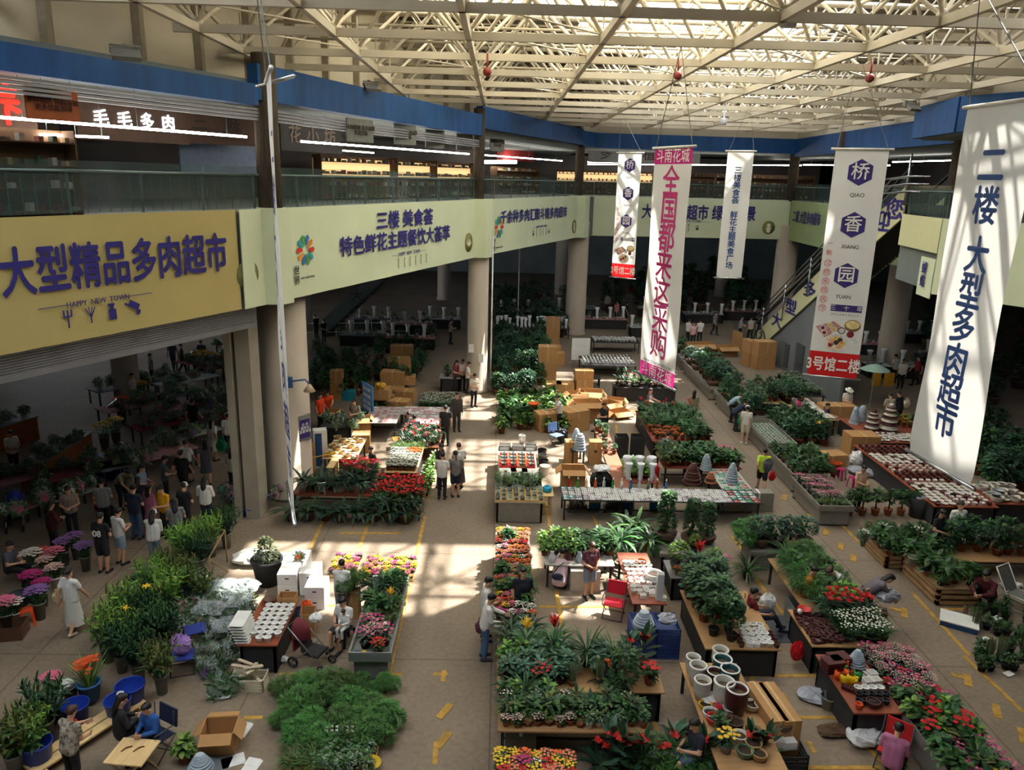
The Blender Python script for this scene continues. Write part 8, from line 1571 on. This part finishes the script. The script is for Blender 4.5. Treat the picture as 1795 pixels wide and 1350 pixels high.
P(300, 598, 'walk', 180, 'person with a grey back pack near the bright left exit', ('tee', (90, 94, 106)), ('trousers', BLK)); P(316, 602, 'walk', 120, 'person in dark clothes by the bright left exit', ('tee', (90, 90, 100)), ('trousers', BLK)); P(352, 597, 'front', 0, 'person holding yellow flowers near the bright left exit', ('tee', (66, 66, 80)), ('trousers', BLK))
P(16, 755, 'front', 60, 'person in a white tee at the dim left edge', ('tee', WHT), ('trousers', BLK)); P(455, 690, 'front', 200, 'person in a pale hat near the pier of the left column', ('tee', GRY), ('trousers', BLK), hat=('sunhat', cloth_m((190, 160, 140)))); P(428, 700, 'front', 170, 'person in dark clothes near the pier of the left column', ('tee', NAVY), ('trousers', BLK)); P(412, 705, 'front', 190, 'person in a jeans skirt near the pier of the left column', ('tee', GRY), ('skirt', JEAN), hair='longhair')
P(336, 700, 'walk', 160, 'person in dark clothes deep in the left hall', ('tee', BLK), ('trousers', BLK)); P(230, 655, 'stand', 90, 'person in a white top deep in the left hall', ('tee', WHT), ('trousers', BLK)); P(262, 620, 'stand', 130, 'person in a pale top deep in the left hall', ('tee', GRY), ('trousers', BLK))
# centre left
P(596, 987, 'reach', 175, 'person in a white tee and grey trousers seen from behind in the sun', ('tee', WHT), ('trousers', GRY), s=.95); P(604, 1045, 'sit', -25, 'person in a white tee sitting with a child behind the stroller', ('tee', WHT), ('shorts', (60, 60, 66)))
q = at(604, 1045, 1.25); person(0, 0, 'sit', -25, 'small child in white on the lap of the seated person', ('long', WHT), ('trousers', (220, 216, 210)), s=.56, pos=(q.x + .06, q.y - .3), z=.4); stool(q.x, q.y, drk, 'dark stool under the person with the child', .42, .2)
put('plume', *at(619, 1080).xy, .75, 0, 1.0, 'large feathery green plant held up behind the seated person'); carton(*at(619, 1080).xy, 0, .36, .3, .74, 'cardboard carrier holding the feathery green plant')
P(654, 783, 'sit', -60, 'person in black sitting behind the red flowers', ('tee', BLK), ('trousers', BLK), s=.95)
P(775, 795, 'front', 170, 'person in a white tee and black trousers standing back to the viewer in the aisle', ('tee', WHT), ('trousers', BLK), hair='bun'); P(799, 792, 'front', 190, 'person in a grey plaid shirt with a ponytail in the aisle group', ('long', PLAID), ('shorts', NAVY), hair='pony'); P(805, 778, 'front', 200, 'person in a white shirt behind the plaid shirt in the aisle', ('tee', WHT), ('longskirt', (80, 66, 60)), hm=hairb); P(771, 778, 'front', 60, 'person in a black tee at the flower table edge in the aisle group', ('tee', BLK), ('trousers', (150, 130, 110)))
P(781, 711, 'stand', 185, 'person in a black tee and black trousers standing alone in the aisle', ('tee', BLK), ('trousers', BLK), s=1.03); P(801, 689, 'stand', 15, 'person in a dark jacket walking toward the viewer in the aisle', ('long', (60, 58, 58)), ('trousers', (60, 58, 60)), s=1.04)
P(714, 722, 'sit', 40, 'person in dark grey sitting at the patterned table, left one', ('long', (70, 66, 68)), ('trousers', BLK)); P(727, 729, 'sit', 200, 'person in black and white sitting at the patterned table, right one', ('tee', (60, 60, 66)), ('trousers', BLK))
for px, py, c, l, rz, hr in ((799, 632, (110, 50, 56), 'person in a maroon top beside the slim column', 60, 'longhair'), (811, 630, (200, 180, 176), 'person in a pale pink top beside the slim column', 20, 'short'), (820, 635, WHT, 'person in a white shirt turned right beside the slim column', 90, 'short'), (831, 655, (206, 196, 180), 'person in a cream tee nearest the slim column', 30, 'short')): P(px, py, 'front', rz, l, ('tee', c), ('trousers', BLK), hair=hr)
P(573, 683, 'reach', 20, 'person in an orange tee behind the bouquet table, right one', ('tee', (226, 70, 30)), ('trousers', NAVY)); P(560, 690, 'stand', 60, 'person in an orange tee behind the bouquet table, left one', ('tee', (220, 64, 30)), ('trousers', NAVY)); P(622, 700, 'front', -20, 'person in a dark patterned top near the blue board', ('tee', LEO), ('trousers', BLK), hair='longhair')
for px, py, l in ((553, 552, 'person in dark clothes by the white barrier, left one'), (566, 560, 'person in a patterned top by the white barrier'), (600, 545, 'person in dark clothes by the white barrier, far one'), (680, 558, 'person standing dim under the left gallery, left one'), (745, 560, 'person standing dim under the left gallery, middle one'), (790, 560, 'person standing dim under the left gallery, right one')): P(px, py, 'front', R.uniform(0, 360), l, ('tee', R.choice((BLK, GRY, LEO, WHT))), ('trousers', BLK))
# couple in the aisle and the middle stalls
P(852, 1013, 'front', 95, 'person in a white tee with a black strap looking at the flowers from the aisle', ('tee', WHT), ('trousers', NAVY)); P(851, 1043, 'reach', 100, 'person in a white long sleeved shirt and blue jeans beside the flower table', ('long', (226, 222, 218)), ('trousers', (78, 108, 146)), shoes=(60, 60, 70))
q = at(842, 1110, .6); carrybag(q.x, q.y + .2, .45, mat('bag_plum', (120, 60, 90), .6), 'plum coloured bag at the side of the couple in the aisle', 1.0)
P(917, 996, 'stand', 5, 'person in a black short sleeved shirt and glasses behind the flower table', ('tee', (34, 36, 44)), ('trousers', BLK), s=1.05)
P(984, 968, 'squat', 165, 'person in a pink tee with a navy sling bag crouching back to the viewer', ('tee', (206, 178, 186)), ('trousers', JEAN), s=1.08); simple('sling_bag', MB().ball((0, 0, 0), .16, .06, .1, 10).tube([(-.14, 0, .05), (0, -.02, .3), (.16, -.04, .45)], .014, 5), mat('bag_navy', (44, 48, 70), .7), at(977, 1005, .55).x, at(977, 1005, .55).y - .1, .5, 'navy sling bag on the back of the crouching person', 'bag')
P(1037, 950, 'front', 20, 'person in a floral top and denim shorts standing by the palms', ('tee', FLOR), ('shorts', (120, 140, 160)), hm=hairb, s=.98)
P(1330, 1032, 'lean', 90, 'person in a dark red tee leaning back in a low chair', ('tee', (112, 26, 34)), ('trousers', NAVY)); q = at(1330, 1032, 1.2); foldchair(q.x, q.y + .05, 1.5, mat('cloth_grey_chair', (110, 100, 96), .8), 'low grey chair under the person in dark red', .38)
P(1418, 992, 'reach', 60, 'person in a mustard top bending to the plants on the fern table', ('tee', (178, 116, 36)), ('trousers', (130, 60, 40)), hair='bun', s=.95); P(1477, 992, 'bend', -70, 'person in a white top with a bouquet reaching over the plants', ('tee', (200, 200, 198)), ('trousers', GRY), hm=hairb, hair='bun'); put('bouquet_white', *at(1503, 1010).xy, .9, 0, 1.0, 'white bouquet carried by the person reaching over the plants', 'bouquet')
P(1532, 1005, 'bend', 80, 'person with long black hair carrying bags in the right aisle', ('tee', (104, 96, 104)), ('shorts', BLK), hair='longhair', s=1.02); q = at(1556, 1045, .9); sack(q.x, q.y, .75, .6, .45, .32, greybag, 'grey plastic bag carried in the right aisle', .3); q = at(1525, 1042, .9); simple('folder', MB().box(-.2, -.02, -.14, .2, .02, .14), card, q.x, q.y, .95, 'brown folder held in the right aisle', 'folder', .5); q = at(1551, 1068, .5); carrybag(q.x, q.y, .2, mat('bag_rose', (150, 70, 70), .6), 'rose coloured small bag in the right aisle', .8)
P(1226, 1260, 'sit', 0 - 70, 'person in a dark tee and denim shorts looking at a phone at the bottom', ('tee', (40, 44, 58)), ('shorts', (80, 96, 120))); P(1575, 1274, 'sit', 30 + 110, 'person in a pink jacket sitting on the red chair at the bottom right', ('long', (180, 110, 146)), ('trousers', BLK), hair='bun'); P(1738, 997, 'squat', -55, 'person in a dark red sweater crouching beside the lounge chair', ('long', (86, 26, 36)), ('trousers', (44, 54, 60)), s=1.15)
# middle right
P(1342, 787, 'walk', 170, 'person in a lime green tee with a grey backpack walking away in the right aisle', ('tee', (190, 220, 70)), ('shorts', BLK)); q = at(1342, 815, 1.2); simple('backpack', sackmesh(.34, .2, .5, 11), mat('bag_pack_grey', (84, 86, 94), .7), q.x, q.y + .0 - .2, .98, 'grey backpack worn by the person in lime green', 'backpack'); q = at(1354, 832, .6); carrybag(q.x, q.y, .35, mat('bag_red', 0), 'red bag carried by the person in lime green', 1.0)
P(1311, 712, 'stand', 160, 'person in white shorts and white top carrying bags in the right aisle', ('tee', (206, 204, 196)), ('shorts', (206, 196, 176)), shoes=WHT, hat=('cap', cloth_m(WHT))); P(1287, 689, 'bend', 60, 'person in a pale blue shirt bending to the shrubs in the right aisle', ('tee', (150, 170, 186)), ('trousers', BLK)); P(1295, 703, 'bend', 90, 'person in navy with a green bag beside the pale blue shirt', ('tee', NAVY), ('trousers', BLK)); q = at(1300, 735, .9); carrybag(q.x, q.y, .6, mat('bag_green', 0), 'green bag in the right aisle', 1.3)
P(1513, 815, 'front', 20, 'person in a peach tee with a sling strap among the right stalls', ('tee', (206, 172, 150)), ('trousers', BLK)); P(1650, 893, 'front', 30, 'person in a black dress with a red bag on the right', ('tee', BLK), ('skirt', BLK), hair='longhair', s=1.02); P(1685, 880, 'stand', 5, 'person in a white tee beside the one in black on the right', ('tee', WHT), ('trousers', BLK), s=1.03); q = at(1637, 935, .6); carrybag(q.x, q.y, .4, mat('bag_orange', 0), 'orange bag held by the person in the black dress', 1.0)
P(1764, 795, 'stand', 170, 'person in a black sleeveless dress in the dim right hall', ('vest', BLK), ('skirt', BLK), hair='bun'); P(1488, 680, 'front', 10, 'person in a white sun hat and dark vest by the escalator wall', ('tee', WHT), ('trousers', BLK), hat=('sunhat', cloth_m((226, 222, 206)))); P(1456, 708, 'lean', 60, 'person in purple sitting by the row of white bowls', ('tee', (72, 50, 90)), ('shorts', GRY)); P(1563, 690, 'front', 180, 'person in a beige top behind the stacked pots', ('tee', (170, 160, 136)), ('trousers', BLK)); P(1582, 688, 'reach', 210, 'person in black with a cream bag behind the stacked pots', ('long', BLK), ('trousers', BLK)); q = at(1590, 705, 1.0); carrybag(q.x, q.y, .7, mat('bag_cream', (216, 206, 180), .7), 'cream shoulder bag behind the stacked pots', 1.2)
for px, py, c, l in ((1573, 622, WHT, 'person in a white tee in the dim right hall, left one'), (1585, 630, WHT, 'person in a white tee in the dim right hall, right one'), (1612, 625, (150, 50, 60), 'person in a red top in the dim right hall'), (1208, 560, WHT, 'person in a white top left of the group by the magenta banner'), (1217, 565, (216, 170, 170), 'person in a pink top in the group by the magenta banner'), (1229, 560, (226, 224, 224), 'person in a white blouse right of the group by the magenta banner'), (1300, 555, (150, 170, 190), 'person in a pale blue shirt near the escalator foot'), (1318, 556, (190, 186, 176), 'person in a cream shirt near the escalator foot'), (1255, 548, GRY, 'person in grey behind the far stalls'), (1082, 528, (200, 120, 120), 'person in a pink tee walking in the far aisle'), (1099, 530, BLK, 'person in black walking in the far aisle'), (1066, 515, (140, 140, 150), 'person in grey far down the aisle'), (1332, 555, BLK, 'person in black near the escalator foot'), (1325, 515, (130, 140, 160), 'person in pale blue far behind the escalator foot'), (1338, 300, BLK, '')):
	if l: P(px, py, R.choice(('front', 'walk', 'stand')), R.uniform(0, 360), l, ('tee', c), ('trousers', BLK))
P(982, 693, 'reach', -70, 'person in a white tee and black trousers beside the cardboard heap', ('tee', WHT), ('trousers', BLK)); P(1062, 706, 'sit', -60, 'person in black sitting beside the sunny cardboard boxes', ('tee', BLK), ('trousers', BLK), s=1.05); P(1138, 723, 'sit', 30, 'person in an orange red vest sitting by the flower stall', ('vest', (206, 66, 50)), ('trousers', BLK), hair='longhair'); P(1166, 760, 'squat', 130, 'person in a grey tee crouching in front of the orange flowers', ('tee', (150, 152, 150)), ('trousers', BLK), s=1.1); P(1144, 682, 'lean', 60, 'person in stripes sitting with crossed legs behind the flower stall', ('tee', (96, 84, 84)), ('trousers', BLK)); P(1212, 700, 'sit', 170, 'person in pale grey sitting with the back to the aisle behind flowers', ('tee', (150, 156, 150)), ('trousers', BLK)); P(1218, 685, 'stand', 150, 'person in khaki with long hair behind the flower stall', ('tee', (130, 118, 96)), ('trousers', BLK), hair='longhair')
for i in range(4):
	c = upx((1690, 1640, 60, 250)[i], (330, 318, 330, 335)[i], (27, 32, 19, 26)[i])
person(0, 0, 'stand', 0, 'person in dark clothes at the top of the escalator', ('tee', BLK), ('trousers', BLK), pos=(18.4, 34.6), z=9.7) if 0 else None
